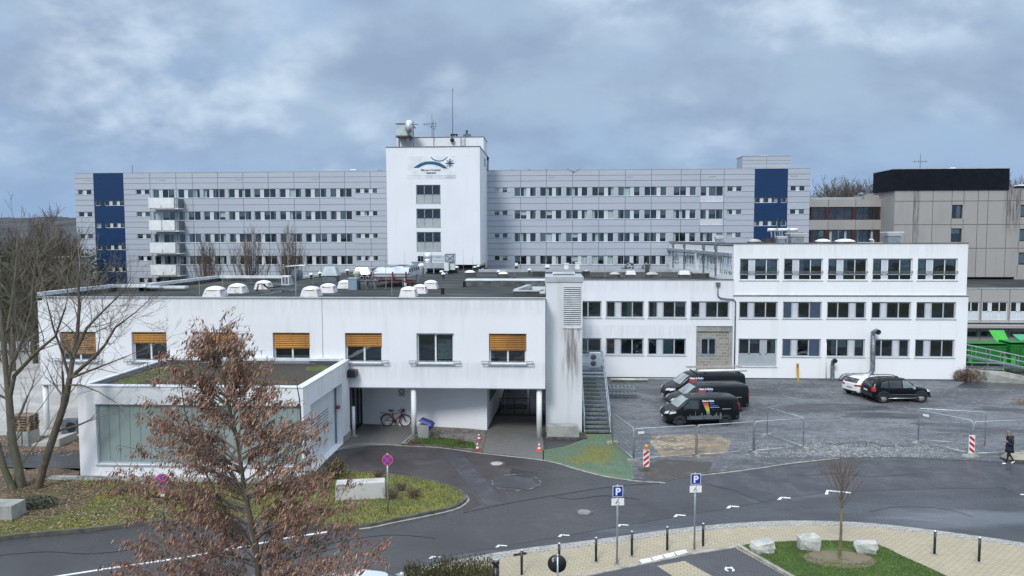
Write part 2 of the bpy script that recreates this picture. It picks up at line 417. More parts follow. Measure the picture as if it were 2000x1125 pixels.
M_pblack=mat('black_vehicle_paint',(.003,.003,.004),.2,var=.05,spec=.35,coat=.0,coord='Object')
M_pwhite=mat('white_vehicle_paint',(.80,.80,.79),.25,var=.02,coat=.8,coord='Object')
M_cglass=mat('vehicle_glass',(.035,.042,.045),.05,var=.1,spec=.9,coord='Object')
M_wscreen=mat('windscreen_glass',(.30,.35,.36),.08,var=.15,spec=.9,coord='Object')
M_lamp=mat('headlamp_glass',(.62,.64,.66),.12,var=.1,spec=.9)
M_red=mat('red_lamp',(.42,.02,.02),.2,var=.1)
M_redp=mat('red_paint',(.50,.025,.03),.5,var=.05)
M_redbike=mat('red_bicycle_paint',(.24,.012,.02),.35,var=.1)
M_rim=mat('alloy_rim',(.68,.69,.70),.3,metal=.7,var=.1)
M_rimd=mat('dark_rim',(.035,.035,.037),.4,var=.1)
M_yellow=mat('yellow_paint',(.65,.36,.03),.5,var=.08)
M_amber=mat('amber_lens',(.80,.33,.01),.2,var=.1)
M_cone=mat('orange_red_cone',(.75,.08,.03),.5,var=.06)
M_coned=mat('faded_red_cone',(.40,.05,.04),.6,var=.1)
M_signb=mat('traffic_blue',(.006,.030,.30),.35,var=.04)
M_signp=mat('faded_violet_sign',(.16,.06,.33),.4,var=.1)
M_signr=mat('faded_red_sign',(.62,.10,.22),.4,var=.08)
M_signk=mat('sign_black',(.015,.018,.02),.5,var=.1)
M_logo=mat('logo_teal',(.015,.095,.20),.6,var=.05)
M_logo2=mat('logo_slate_blue',(.085,.15,.30),.6,var=.05)
M_logok=mat('logo_navy',(.008,.015,.05),.6,var=.05)
M_logot=mat('logo_grey_letters',(.05,.06,.07),.7,var=.05)
M_pallet=mat('pallet_wood',(.30,.22,.15),.85,var=.3,scale=4)
M_block=brickmat('bare_blockwork',(.33,.31,.27),(.24,.22,.19),(.42,.40,.36),.5,.25,.02,axis='XZ',dirt=[((.13,.12,.10),1.5,.62,.72,(1,1,2),.6)])
M_stone=layered('pale_limestone',(.50,.485,.42),[((.27,.30,.31),1.3,.45,.6,(1,1,1),.6),((.42,.28,.13),1.0,.58,.7,(1,1,1),.6),((.72,.74,.70),6,.5,.7,(1,1,1),.4)],rough=.9,bump=.6,bscale=9)
M_oldconc=layered('old_concrete_block',(.34,.34,.31),[((.20,.21,.19),1.6,.4,.65,(1,1,1),.7),((.44,.44,.40),6,.5,.7,(1,1,1),.4)],rough=.9,bump=.4,bscale=20)
M_asph=layered('asphalt',(.060,.058,.061),[((.042,.040,.043),.18,.4,.62,(1,1,1),.75),((.10,.10,.102),.6,.58,.75,(1,1,1),.35),((.115,.115,.118),9,.55,.75,(1,1,1),.35)],rough=.7,bump=.35,bscale=60,rlayers=(.22,.4,.6,(.7,1.3,1),.16,.55))
M_asphd=layered('wet_asphalt',(.044,.046,.053),[((.029,.030,.035),.5,.4,.62,(.6,1.6,1),.8),((.14,.15,.17),.22,.52,.70,(.5,1.8,1),.75),((.10,.10,.10),30,.55,.75,(1,1,1),.3)],rough=.6,bump=.25,bscale=60,rlayers=(.3,.42,.58,(.5,1.6,1),.05,.42),spec=.65)  # pale bluish patches put reflected sky sheen into the colour
M_patch=layered('asphalt_patch',(.052,.052,.060),[((.085,.085,.095),.9,.5,.65,(1,1,1),.6)],rough=.5,bump=.2,bscale=50,rlayers=(.5,.4,.6,(1,1,1),.25,.6))
M_asphw=layered('brownish_asphalt',(.060,.052,.053),[((.040,.035,.036),.3,.4,.62,(1,1,1),.75),((.12,.11,.105),.7,.6,.75,(1,1,1),.4)],rough=.6,bump=.3,bscale=60,rlayers=(.3,.4,.6,(1,1,1),.3,.65))
M_lot=layered('gravelly_lot',(.155,.162,.172),[((.066,.068,.075),.16,.42,.60,(.6,1.4,1),.85),((.21,.217,.226),.40,.52,.70,(.6,1.4,1),.6),((.075,.078,.085),1.3,.48,.66,(.6,1.3,1),.6),((.23,.235,.245),4.2,.50,.64,(.7,1.2,1),.55),((.06,.062,.068),5.5,.50,.64,(.7,1.2,1),.55),((.23,.235,.24),9,.52,.72,(1,1,1),.5),((.05,.05,.055),14,.55,.7,(1,1,1),.4)],rough=.85,bump=1,bscale=18)
M_dirt=layered('sandy_dirt',(.27,.20,.13),[((.14,.12,.10),.9,.42,.6,(1,1,1),.9),((.36,.29,.20),2.5,.5,.7,(1,1,1),.6)],rough=.9,bump=.8,bscale=16,voro=((.42,.38,.32),6,.8))
M_dirtd=layered('damp_earth',(.072,.062,.058),[((.12,.11,.10),.9,.5,.65,(1,1,1),.7)],rough=.7,bump=.7,bscale=20)
M_soil=layered('leaf_strewn_soil',(.15,.10,.065),[((.06,.045,.03),1.2,.4,.6,(1,1,1),.8),((.30,.21,.14),7,.52,.66,(1,1,1),.8)],rough=.95,bump=1,bscale=20)
M_grass=layered('winter_grass',(.145,.155,.045),[((.22,.20,.04),.5,.42,.62,(1,1,1),.8),((.06,.085,.03),1.6,.5,.68,(1,1,1),.7),((.15,.11,.07),.9,.58,.7,(1,1,1),.6),((.24,.25,.08),14,.5,.7,(1,1,1),.4)],rough=.95,bump=1,bscale=28)
M_grassg=layered('green_grass',(.075,.125,.025),[((.045,.085,.018),.9,.4,.62,(1,1,1),.8),((.12,.15,.04),3.5,.5,.7,(1,1,1),.5),((.15,.13,.06),1.2,.62,.74,(1,1,1),.6)],rough=.95,bump=1,bscale=30)
M_ground=layered('wild_ground',(.10,.09,.05),[((.06,.055,.03),.05,.4,.6,(1,1,1),.8),((.12,.13,.05),.02,.5,.65,(1,1,1),.7)],rough=1)
M_paveb=brickmat('tan_paving',(.42,.36,.25),(.37,.32,.225),(.25,.21,.145),.24,.16,.012,rot=.16,rough=.85,dirt=[((.27,.235,.18),.35,.5,.75,(1,1,1),.45),((.52,.47,.37),.5,.58,.75,(1,1,1),.4)])
M_paved=brickmat('dark_paving',(.070,.070,.078),(.085,.078,.085),(.03,.03,.033),.24,.12,.010,rot=.16,rough=.55,dirt=[((.10,.10,.105),.5,.5,.7,(1,1,1),.5)])
M_paveg=brickmat('grey_paving',(.175,.165,.155),(.14,.135,.13),(.08,.08,.07),.2,.12,.012,rot=0,rough=.75,dirt=[((.11,.105,.10),.35,.45,.65,(1,1,1),.7)])
M_pavem=brickmat('mossy_paving',(.115,.18,.125),(.10,.16,.115),(.07,.12,.07),.2,.14,.012,rot=.3,rough=.8,dirt=[((.17,.155,.035),.45,.42,.60,(1,1,1),.9),((.13,.20,.15),.6,.5,.7,(1,1,1),.5)])
M_kerb=mat('kerb_stone',(.36,.34,.30),.85,var=.2,scale=3)
M_kerbd=mat('dark_kerb_stone',(.10,.095,.08),.85,var=.25,scale=3)
M_sett=brickmat('granite_setts',(.42,.41,.38),(.34,.33,.31),(.14,.13,.11),.30,.16,.015,rot=.1,rough=.8)
M_mark=mat('road_marking',(.74,.74,.73),.6,var=.12,scale=5)
M_worn=layered('worn_road_marking',(.06,.06,.063),[((.26,.26,.26),4,.50,.60,(1,1,1),.85)],rough=.6)
M_yard=layered('pale_concrete_yard',(.40,.385,.36),[((.28,.27,.25),.3,.42,.6,(1,1,1),.7),((.48,.46,.43),2,.5,.7,(1,1,1),.4)],rough=.9)
M_bark=layered('bark',(.12,.095,.07),[((.06,.055,.04),2,.4,.6,(1,1,.3),.8),((.19,.18,.13),5,.5,.7,(1,1,.4),.6)],rough=.95,bump=.6,bscale=20)
M_barkm=layered('greenish_bark',(.125,.11,.085),[((.085,.10,.05),1.2,.4,.6,(1,1,.3),.7),((.20,.18,.15),5,.5,.7,(1,1,.4),.6)],rough=.95,bump=.5,bscale=20)
M_twig=mat('twig_bark',(.17,.145,.12),.9,var=.25,scale=.6)
M_twigd=mat('dark_twig_bark',(.13,.105,.085),.9,var=.25,scale=.3)
M_twigf=mat('far_twig_bark',(.115,.102,.092),.9,var=.25,scale=.2)
M_twigo=mat('olive_twig_bark',(.085,.075,.048),.9,var=.25,scale=.3)
def leafmat(name,cols,rough=.6,trans=.2):
    m=bpy.data.materials.new(name); nt,N,L,p=nodes(m)
    g=N.new('ShaderNodeNewGeometry'); r=N.new('ShaderNodeValToRGB'); e=r.color_ramp.elements
    while len(e)<len(cols): e.new(.5)
    for i,c in enumerate(cols): e[i].position=i/(len(cols)-1); e[i].color=(*c,1)
    L.new(g.outputs['Random Per Island'],r.inputs[0]); L.new(r.outputs[0],p.inputs['Base Color'])
    p.inputs['Roughness'].default_value=rough
    return m
M_leaf=leafmat('dry_leaf',[(.36,.165,.115),(.42,.22,.15),(.08,.04,.03),(.46,.29,.14),(.37,.18,.13),(.19,.08,.055),(.52,.38,.26),(.42,.25,.20),(.12,.055,.045)])
M_leafd=leafmat('litter_leaf',[(.20,.12,.07),(.32,.22,.15),(.10,.06,.04),(.40,.33,.25)])
M_blade=leafmat('grass_blade',[(.10,.12,.03),(.19,.18,.05),(.07,.10,.02),(.24,.22,.09)])
M_bladeg=leafmat('green_blade',[(.05,.11,.015),(.085,.15,.03),(.04,.08,.015),(.12,.15,.04)])
M_ever=leafmat('evergreen_leaf',[(.018,.032,.014),(.035,.05,.022),(.05,.06,.03)])
M_hedge=leafmat('hedge_leaf',[(.10,.09,.035),(.15,.13,.05),(.06,.065,.025),(.20,.17,.08)])
M_shrub=leafmat('dry_shrub_leaf',[(.10,.05,.03),(.15,.085,.05),(.06,.035,.025)])
M_gable=M_white
# ================================================================== ward building (far grey slab)
YS=94.73
fs=XF(YS)
def ux(u,Y=YS,v=450): return PY(u,v,Y).x
def zz(u,v,Y=YS): return PY(u,v,Y).z
z1=zz(735,367.3); z4=zz(735,499.3); ST=(z1-z4)/3; ZT=20.3
rowtop=[z1-ST*i for i in range(5)]
WF=dict(frame=M_framew,panel=M_panel,glass=M_glass,curtain=M_curt)
LW=1.16; SW=.66
rw=random.Random(5)
def strips(mb,fr,z,a0,a1,ops,t=.035,d=.012):
    cuts=sorted([(o[0],o[1]) for o in ops if o[2]-.02<z<o[3]+.02 and o[1]>a0 and o[0]<a1]); x=a0
    for p,q in cuts:
        if p>x+.02: fbox(mb,fr,x,p-.01,z-t,z+t,.001,d)
        x=max(x,q+.01)
    if a1>x+.02: fbox(mb,fr,x,a1,z-t,z+t,.001,d)
def vstrips(mb,fr,a,z0,z1,ops,t=.03,d=.010):
    cuts=sorted([(o[2],o[3]) for o in ops if o[0]-.05<a<o[1]+.05]); z=z0
    for p,q in cuts:
        if p>z+.02: fbox(mb,fr,a-t,a+t,z,p-.02,.001,d)
        z=max(z,q+.02)
    if z1>z+.02: fbox(mb,fr,a-t,a+t,z,z1,.001,d)
def ward(name,label,a0,a1,blue,small,bluew,large,vj,special=(),bal=()):
    root=thing(name,((a0+a1)/2,YS,0),label,'hospital building','grey hospital ward wings')
    smallops=[]; bigops=[]; blueops=[]
    for zt in rowtop:
        for (p,q,n) in small: smallops.append((ux(p),ux(q),zt-SW,zt,n))
        for (p,q,n) in large: bigops.append((ux(p),ux(q),zt-LW,zt,n))
        for (p,q,n) in bluew: blueops.append((ux(p),ux(q),zt-ST*.5-SW,zt-ST*.5,n))
    for (p,q,n,rows) in special:
        for i,zt in enumerate(rowtop):
            bigops.append((ux(p),ux(q),zt-(1.95 if i in rows else LW),zt,n if i not in rows else 'S'))
    ops=smallops+bigops+blueops
    b0,b1=ux(blue[0]),ux(blue[1])
    w=MB()
    for (x0,x1,m,j) in ((a0,b0,M_clad,M_joint),(b0,b1,M_blue,M_bjoint),(b1,a1,M_clad,M_joint)):
        sub=[o for o in ops if o[1]>x0 and o[0]<x1]
        w.use(m); facade(w,fs,x0,x1,0,ZT,[(max(o[0],x0),min(o[1],x1),o[2],o[3]) for o in sub],.16)
        w.use(j)
        n=0
        zones=[(x0,x1,0)]
        bl_=min(o[0] for o in bigops)-.4; bh_=max(o[1] for o in bigops)+.4
        if x0<bl_ and bh_<x1: zones=[(x0,bl_,0),(bl_,bh_,1),(bh_,x1,0)]
        for (xa,xb,k) in zones:
            for zt in [ZT-.68,ZT-1.36]+[z for t in rowtop for z in ((t,t-ST*.43,t-ST*.71) if k else (t,t-ST*.235,t-ST*.47,t-ST*.71))]:
                strips(w,fs,zt,xa,xb,[o for o in ops if o[2]<zt<o[3]+.0001] ,.024)
    w.use(M_joint)
    for u in vj: vstrips(w,fs,ux(u),rowtop[-1]-2,ZT,ops)
    # body
    w.use(M_clad)
    w.box(a0,YS+.0,0,a0-.001,YS+14,ZT); w.box(a1,YS,0,a1+.001,YS+14,ZT); w.box(a0,YS+14,0,a1,YS+14.1,ZT)
    w.use(M_felt); w.box(a0,YS+.3,ZT-.3,a1,YS+14,ZT-.2)
    w.use(M_cap); w.box(a0-.02,YS-.03,ZT,a1+.02,YS+.3,ZT+.05)
    w.use(M_room)
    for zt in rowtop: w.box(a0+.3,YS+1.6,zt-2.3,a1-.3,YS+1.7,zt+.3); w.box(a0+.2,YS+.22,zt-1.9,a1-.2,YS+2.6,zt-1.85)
    w.use(M_joint)
    for k in range(8):   # roof drains under the parapet
        pass
    w.build('wall',parent=root)
    for o in ops:
        k=o[4]; seg={'a':[('g',1),('p',.55),('g',1),('g',1)],'b':[('g',1),('g',1),('p',.55),('g',1)],'s':[('g',1),('p',.55),('g',1)],
             't':[('g',1),('p',.7),('g',1),('p',.7),('g',1)],'o':[('g',1)],'u':[('g',1),('p',.5),('g',1),('p',.5),('g',1)],'S':[('g',1),('p',.4),('g',1.2),('g',1.2)]}[k]
        window(root,fs,o[0],o[1],o[2],o[3],seg,WF,inset=.10,fw=.05,spandrel=.75 if k=='S' else 0,curtain=.72,rng=rw)
    return root
XL,XT0,XT1,XR=-62.25,-20.95,-7.97,32.49
LWs=[(300.9,342.7,'a'),(349.8,392.5,'a'),(399,441,'a'),(448,491.5,'a'),(497.8,540.2,'a'),(547.3,590,'a'),(596.8,639,'a'),(646.2,688.3,'a')]
wl=ward('ward_building','long grey panelled ward wing left of the white tower with blue stripe and white balconies',XL,XT0,(186,244.6),
   [(155,181.2,'s'),(267.9,294.4,'s'),(695.2,737.8,'t')],[(188,198.2,'o'),(205.6,244.4,'u')],LWs,[296,346.6,378.6,427.7,477,526,576,625.5,674.7,724.5])
wr_=ward('ward_building','long grey panelled ward wing right of the white tower with blue stripe near its end',XT1,XR,(1472,1536.7),
   [(965.4,991.6,'s'),(1419,1447.7,'s'),(1542,1570.5,'s')],[(1472.5,1517,'u'),(1524,1535,'o')],
   [(1004.7,1047,'b'),(1054.7,1097,'b'),(1105.3,1147.4,'b'),(1156,1198.6,'b'),(1206.6,1249.3,'b'),(1257.8,1301,'b'),(1314.7,1358.5,'b')],
   [1017,1067,1118,1169.3,1220.5,1271.4,1329,1366.7,1412.6],special=[(1367,1411.5,'b',(0,1))])
# balconies
for i,vt in enumerate((386,430,474,517.5)):
    b=MB(); x0,x1=ux(291.5,YS-1.6),ux(341.3,YS-1.6); zt=zz(320,vt,YS-1.6); zb=zt-1.42
    b.use(M_whitep)
    if i==1:
        xm=(x0+x1)/2; b.box(x0,YS-1.6,zb+.1,xm-.06,YS-1.52,zt); b.box(xm+.06,YS-1.6,zb+.1,x1,YS-1.52,zt)
    else: b.box(x0,YS-1.6,zb+.1,x1,YS-1.52,zt)
    b.box(x0,YS-1.5,zb+.1,x0+.08,YS-.03,zt); b.box(x0,YS-1.5,zb-.05,x1+.5,YS-.03,zb+.09)
    b.use(M_galvd); b.box(x1+.46,YS-1.5,zb+.1,x1+.5,YS-.03,zt-.1); b.box(x1+.02,YS-1.58,zt-.12,x1+.5,YS-1.54,zt-.06); b.box(x1+.02,YS-1.58,zb+.1,x1+.06,YS-1.54,zt-.1)
    for k in range(4): b.box(x1+.1+k*.1,YS-1.57,zb+.1,x1+.12+k*.1,YS-1.55,zt-.12)
    b.use(M_joint); b.box((x0+x1)/2-.03,YS-1.64,zb+.15,(x0+x1)/2+.03,YS-1.605,zb+.5)
    b.build('balcony',parent=wl)
# faint roof drains (grey oval slots)
for root,us in ((wl,(175,320,468,618)),(wr_,(1076,1229,1390,1549))):
    for u in us:
        b=MB(); fbox(b,fs,ux(u)-.45,ux(u)+.45,ZT-.98,ZT-.84,.002,.02); b.build('air_slot',M_panelg,root)
# small things on the ward roofs
def onroof(name,u,v,Y,z,fn,label,cat,group=None):
    p=PY(u,v,Y); p.z=z; t=thing(name,p,label,cat,group); fn(t,p); return t
def fn_box(w,d,h,m=M_alu,lid=True):
    def f(t,p):
        b=MB(); b.box(p.x-w/2,p.y-d/2,p.z,p.x+w/2,p.y+d/2,p.z+h); b.build('casing',m,t)
        if lid:
            l=MB(); l.obox((p.x,p.y,p.z+h+.06),(w*1.15,d*1.15,.12),taper=.85); l.build('lid',M_whitep,t)
    return f
onroof('roof_vent',691,333,YS+1.5,ZT-.2,fn_box(.7,.7,.45),'small white roof vent on the left ward roof near the tower','roof vent')
def fn_dome(r,h,m=M_capd):
    def f(t,p):
        b=MB(); b.smooth=True; b.lathe(p,[(r,0),(r*.95,h*.4),(r*.75,h*.75),(r*.4,h*.95),(.02,h)],14); b.build('dome',m,t)
    return f
onroof('roof_dome',743,336,YS+1.5,ZT-.2,fn_dome(.7,.5),'dark domed skylight on the ward roof touching the white tower','skylight')
for u,n in ((1000,'nearest the white tower'),(1034,'in the middle of the three right of the tower'),(1067,'farthest right of the three past the tower')):
    onroof('roof_dome',u,335,YS+2,ZT-.2,fn_dome(.45,.5,M_blackp),'small black domed roof vent '+n,'roof vent','black roof vents')
def fn_pole(h,r=.03,m=M_galvd):
    def f(t,p):
        b=MB(); b.tube([p,p+Vector((0,0,h))],[r,r*.5],6); b.build('rod',m,t)
        b=MB(); b.cyl(p,r*4,.1,8); b.build('foot',m,t)
    return f
onroof('lightning_rod',259,338,YS+2,ZT-.2,fn_pole(1.4,.035,M_signk),'thin dark rod on the roof right of the left blue stripe','lightning rod')
onroof('lightning_rod',152,338,YS+2,ZT-.2,fn_pole(.45,.05,M_signk),'tiny dark rod stub at the far left corner of the ward roof','lightning rod')
# lift housing on right ward roof
rh=thing('roof_housing',(26,YS+.6,ZT),'grey panelled lift housing on top of the right ward wing','roof housing')
b=MB().use(M_clad); x0,x1=ux(1448,YS+.4),ux(1541.6,YS+.4); zt=zz(1500,304.8,YS+.4)
b.box(x0,YS+.4,ZT-.2,x1,YS+3.4,zt); b.use(M_joint)
for k in range(1,4): fbox(b,XF(YS+.4),x0,x1,ZT-.2+k*.42-.015,ZT-.2+k*.42+.015,.001,.008)
xm=(x0+x1)/2; fbox(b,XF(YS+.4),xm-.02,xm+.02,ZT-.2,zt,.001,.01)
b.use(M_cap); b.box(x0-.04,YS+.36,zt,x1+.04,YS+3.45,zt+.06); b.use(M_domed); b.obox((xm,YS+2,zt+.15),(1.1,1,.2),taper=.8)
b.build('housing',parent=rh)
# bird
bd=thing('bird',PY(1121,336.5,88),'dark bird gliding in front of the right ward roof with raised wings','bird')
p=bd.location.copy(); b=MB(); b.smooth=True
b.tube([p+Vector((-.05,-.45,-.02)),p+Vector((-.02,-.25,0)),p,p+Vector((0,.3,.02)),p+Vector((0,.42,.03))],[.02,.06,.09,.06,.02],8)
for s in (-1,1):
    pts=[(0,.0),(s*.35,.16),(s*.65,.34),(s*.86,.62 if s>0 else .42)]
    for (a,c),(e,f) in zip(pts,pts[1:]):
        w0=.17*(1-abs(a)/1.1); w1=.17*(1-abs(e)/1.05)
        b.add([p+Vector((a,-w0,c+.02)),p+Vector((e,-w1,f+.02)),p+Vector((e,w1,f)),p+Vector((a,w0,c)),p+Vector((a,-w0,c-.01)),p+Vector((e,-w1,f-.01)),p+Vector((e,w1,f-.02)),p+Vector((a,w0,c-.02))],
              [(0,1,2,3),(7,6,5,4),(0,4,5,1),(1,5,6,2),(2,6,7,3),(3,7,4,0)])
b.build('bird_body',M_signk,bd)
# ================================================================== white stair tower
YT=84.97; TX0,TX1=-18.76,-7.96; TZ0=zz(850,517,YT); TZ1=zz(850,287.2,YT)
ft=XF(YT)
tw=thing('stair_tower',((TX0+TX1)/2,YT,0),'tall white rendered tower between the two grey ward wings','tower')
ops=[]
for a,c in ((361,397),(407.5,443.5),(453,490.2)): ops.append((ux(813.5,YT),ux(861,YT),zz(837,c,YT),zz(837,a,YT)))
ops.append((ux(815,YT),ux(827,YT),zz(820,513,YT),zz(820,500,YT)))
w=MB().use(M_tower); facade(w,ft,TX0,TX1,TZ0,TZ1,ops,.12)
w.box(TX0,YT,TZ0,TX0-.001,YS,TZ1); w.box(TX1,YT,TZ0,TX1+.001,YS,TZ1); w.box(TX0,YS+3,ZT,TX1,YS+3.01,TZ1)
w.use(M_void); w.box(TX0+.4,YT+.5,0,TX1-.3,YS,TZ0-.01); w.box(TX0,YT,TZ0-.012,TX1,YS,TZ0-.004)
w.use(M_felt); w.box(TX0,YT+.2,TZ1-.15,TX1,YS+3,TZ1-.1)
w.use(M_capd); w.box(TX0-.06,YT-.06,TZ1,TX1+.06,YT+.3,TZ1+.08); w.box(TX1-.2,YT+.3,TZ1,TX1+.06,YS+3,TZ1+.08)
w.use(M_room); w.box(TX0+.3,YT+1.6,TZ0,TX1-.3,YT+1.7,TZ1-.4)
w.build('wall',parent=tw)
WT=dict(frame=M_frameg,panel=M_panelg,glass=M_glass2,curtain=M_curt,sill=M_cap)
for i,o in enumerate(ops[:3]): window(tw,ft,*o,[('g',1),('g',1),('g',1)],WT,inset=.08,fw=.09,spandrel=(o[3]-o[2])*.46,sill=.03)
window(tw,ft,*ops[3],[('g',1),('g',1)],WT,inset=.08,fw=.05)
# penthouse of the tower
YP=90.0; PX0=ux(777,YP); PZ=zz(860,268.5,YP)
w=MB().use(M_tower); w.box(PX0,YP,TZ1-.15,TX1,YP+5,PZ); w.use(M_capd); w.box(PX0-.05,YP-.05,PZ,TX1+.05,YP+5.05,PZ+.07)
fbox(w,XF(YP),ux(812,YP),ux(840,YP),TZ1+.2,TZ1+.5,.002,.03)
w.build('roof_storey',parent=tw)
b=MB(); lx=ux(905,YP)   # access ladder
for s in (-.25,.25): b.box(lx+s-.03,YP-.2,TZ1,lx+s+.03,YP-.15,PZ+.1)
for k in range(6): b.box(lx-.25,YP-.19,TZ1+.15+k*.28,lx+.25,YP-.16,TZ1+.19+k*.28)
b.build('ladder',M_galv,tw)
b=MB(); b.smooth=True; b.lathe((ux(885,YP),YP-.3,zz(885,274,YP)),[(.02,-.25),(.2,-.2),(.27,0),(.2,.2),(.02,.25)],12,axis='Y'); b.build('horn',M_blackp,tw)
b=MB(); x=ux(943,YP+2); b.box(TX1+.01,YP+1,PZ-3.4,TX1+.04,YP+2,PZ-2.4); b.build('side_window',M_joint,tw)
# sign on the tower
sg=thing('wall_sign',(ux(845,YT),YT,zz(845,323,YT)),'hospital name and logo with blue arcs and dark cross high on the white tower','sign')
fl=XF(YT); 
b=MB(); fbox(b,fl,ux(797.5,YT),ux(891,YT),zz(845,342.5,YT),zz(845,304,YT),.002,.02); b.build('backing',mat('sign_backing',(.765,.79,.81),.8,var=.06),sg)
def lp(px,py,d=.03):   # coordinates of the enlarged logo picture
    u=795+px/20.0; v=295+py/20.0; q=PY(u,v,YT); return Vector((q.x,YT-d,q.z))
def arc(mb,outer,inner,d):
    n=len(outer)
    for i in range(n-1): mb.quad(lp(*outer[i],d),lp(*outer[i+1],d),lp(*inner[i+1],d),lp(*inner[i],d))
b=MB(); arc(b,[(235,658),(380,560),(520,480),(720,415),(920,400),(1100,415),(1300,470),(1450,560),(1600,682)],[(450,658),(520,620),(620,570),(760,530),(920,520),(1080,535),(1220,580),(1340,630),(1430,682)],.035); b.build('lower_arc',M_logo,sg)
b=MB(); arc(b,[(900,225),(1000,340),(1120,395),(1270,412),(1400,395),(1500,330),(1595,225)],[(950,235),(1040,310),(1140,355),(1270,372),(1380,355),(1470,300),(1560,225)],.035); b.build('upper_arc',M_logo2,sg)
b=MB().use(M_logok)
def lq(x0,y0,x1,y1): b.quad(lp(x0,y0,.04),lp(x0,y1,.04),lp(x1,y1,.04),lp(x1,y0,.04))
lq(1655,315,1700,635); lq(1515,458,1654,500); lq(1701,458,1840,500)
b.use(M_logo2)
for sx in (-1,1):
    for sy in (-1,1):
        for k,r in enumerate((62,100,140)):   # flame strokes between the arms of the cross
            cx,cy=1677+sx*(r*.74),479+sy*(r*.74); ll=34; th=11
            dx,dy=ll*.7,-ll*.7*(sx*sy); nx,ny=th*.7*sx,th*.7*sy
            b.quad(lp(cx-dx-nx,cy-dy-ny,.04),lp(cx+dx-nx,cy+dy-ny,.04),lp(cx+dx+nx,cy+dy+ny,.04),lp(cx-dx+nx,cy-dy+ny,.04))
b.build('cross_emblem',parent=sg)
cz=lp(925,775); hz=(lp(925,700).z-cz.z)
b=MB(); wordmesh(b,'Marien-Hospital',lambda x,y:Vector((cz.x+x,YT-.04,cz.z+y)),hz,.006,squeeze=1.12); b.build('lettering',M_logot,sg)
c2=lp(945,880); 
b=MB(); wordmesh(b,'Euskirchen',lambda x,y:Vector((c2.x+x,YT-.04,c2.z+y)),hz*.78,.012,squeeze=1.02); b.build('lettering',M_logot,sg)
st=MB(); fbox(st,fl,ux(797,YT),ux(891.5,YT),zz(845,349.5,YT),zz(845,343,YT),.002,.008); st.build('grime_band',mat('grime',(.66,.69,.705),.9,var=.15,scale=1.5),tw)
# tower roof equipment
t=thing('ventilation_unit',(ux(793,88),88,PZ),'greenish grey ventilation box standing on the tower roof at its left','ventilation unit')
x0,x1=ux(776.5,88),ux(803,88); b=MB(); b.box(x0,88,zz(790,265,88),x1,90,zz(790,242,88)); b.build('casing',mat('pale_green_metal',(.46,.55,.55),.5,var=.1),t)
b=MB(); b.box(x0-.1,87.9,zz(790,242,88),x1+.1,90.1,zz(790,242,88)+.08); b.box(x0-.1,87.9,zz(790,266.5,88),x1+.1,90.1,zz(790,264.5,88)); b.box(x0+.2,88.1,TZ1,x0+.35,88.3,zz(790,266,88)); b.box(x1-.35,88.1,TZ1,x1-.2,88.3,zz(790,266,88)); b.build('frame',M_capd,t)
b=MB(); b.smooth=True; cx=ux(801,87.6); b.lathe((cx,87.6,zz(801,245,88)),[(.02,-.9),(.42,-.8),(.5,-.3),(.45,.3),(.3,.5),(.02,.55)],14); b.build('cowl',M_alu,t)
def mast(name,u,vt,vb,Y,r,label,arms=(),cat='antenna'):
    p=PY(u,vb,Y); q=PY(u,vt,Y); t=thing(name,p,label,cat); q.x=p.x
    b=MB(); b.tube([p,p.lerp(q,.5),q],[r,r*.8,r*.45],6); b.build('mast',M_galvd,t)
    for (ua,va,ub,vb2,m) in arms:
        a=PY(ua,va,Y); c=PY(ub,vb2,Y); b=MB(); b.tube([a,c],r*.6,5)
        if m:
            for k in range(m):
                e=a.lerp(c,(k+.5)/m); b.tube([e+Vector((0,-.35,0)),e+Vector((0,.35,0))],r*.35,4); b.tube([e+Vector((0,0,-.2)),e+Vector((0,0,.2))],r*.35,4)
        b.build('arm',M_galvd,t)
    return t
mast('antenna_mast',807.5,237,285,86.5,.09,'thick dark pole with brackets beside the ventilation box on the tower',[(803,243,817,243,0),(804,249,812,249,0),(808,246,812,251,0)],'pole')
mast('antenna',844,224,268,89.5,.05,'lattice television antenna with crossarms on the tower roof',[(826,243,853,241,5),(838,247,852,253,0)])
mast('antenna',847.5,234,285,86.5,.05,'slim antenna pole right in front of the crossarm antenna',[(841,247,853,247,3)])
mast('whip_antenna',884.3,177,268,90.5,.06,'tall thin whip antenna on the tower, highest of all masts',[(883,177.5,886,177.5,0),(883.6,172,884.6,177,0)])
for u,n in ((882,'left'),(887,'middle'),(892,'right')):
    t=thing('spotlight',PY(u,268,90.1),'small dark roof lamp on the tower beside the whip antenna, %s of three'%n,'lamp','roof lamps on the tower'); p=t.location.copy()
    b=MB(); b.cyl(p,.05,.18,8); b.build('stem',M_signk,t); b=MB(); b.smooth=True; b.lathe(p+Vector((0,0,.17)),[(.05,0),(.15,.06),(.15,.2),(.03,.26)],10); b.build('head',M_signk,t)
t=thing('chimney_box',PY(912,268,90.6),'grey flue box with short pipe on the right of the tower roof','flue'); p=t.location.copy()
b=MB(); b.box(p.x-.45,p.y-.3,p.z,p.x+.45,p.y+.5,p.z+.35); b.build('casing',M_galvd,t); b=MB(); b.cyl(p+Vector((0,0,.35)),.1,.4,8); b.cyl(p+Vector((0,0,.75)),.16,.06,8); b.build('pipe',M_signk,t)
mast('lightning_rod',909,256,270,90.2,.03,'short rod beside the flue box on the tower',cat='lightning rod')
mast('lightning_rod',951.5,318,334,YS-2,.08,'short dark post at the tower side above the right ward roof',cat='lightning rod')
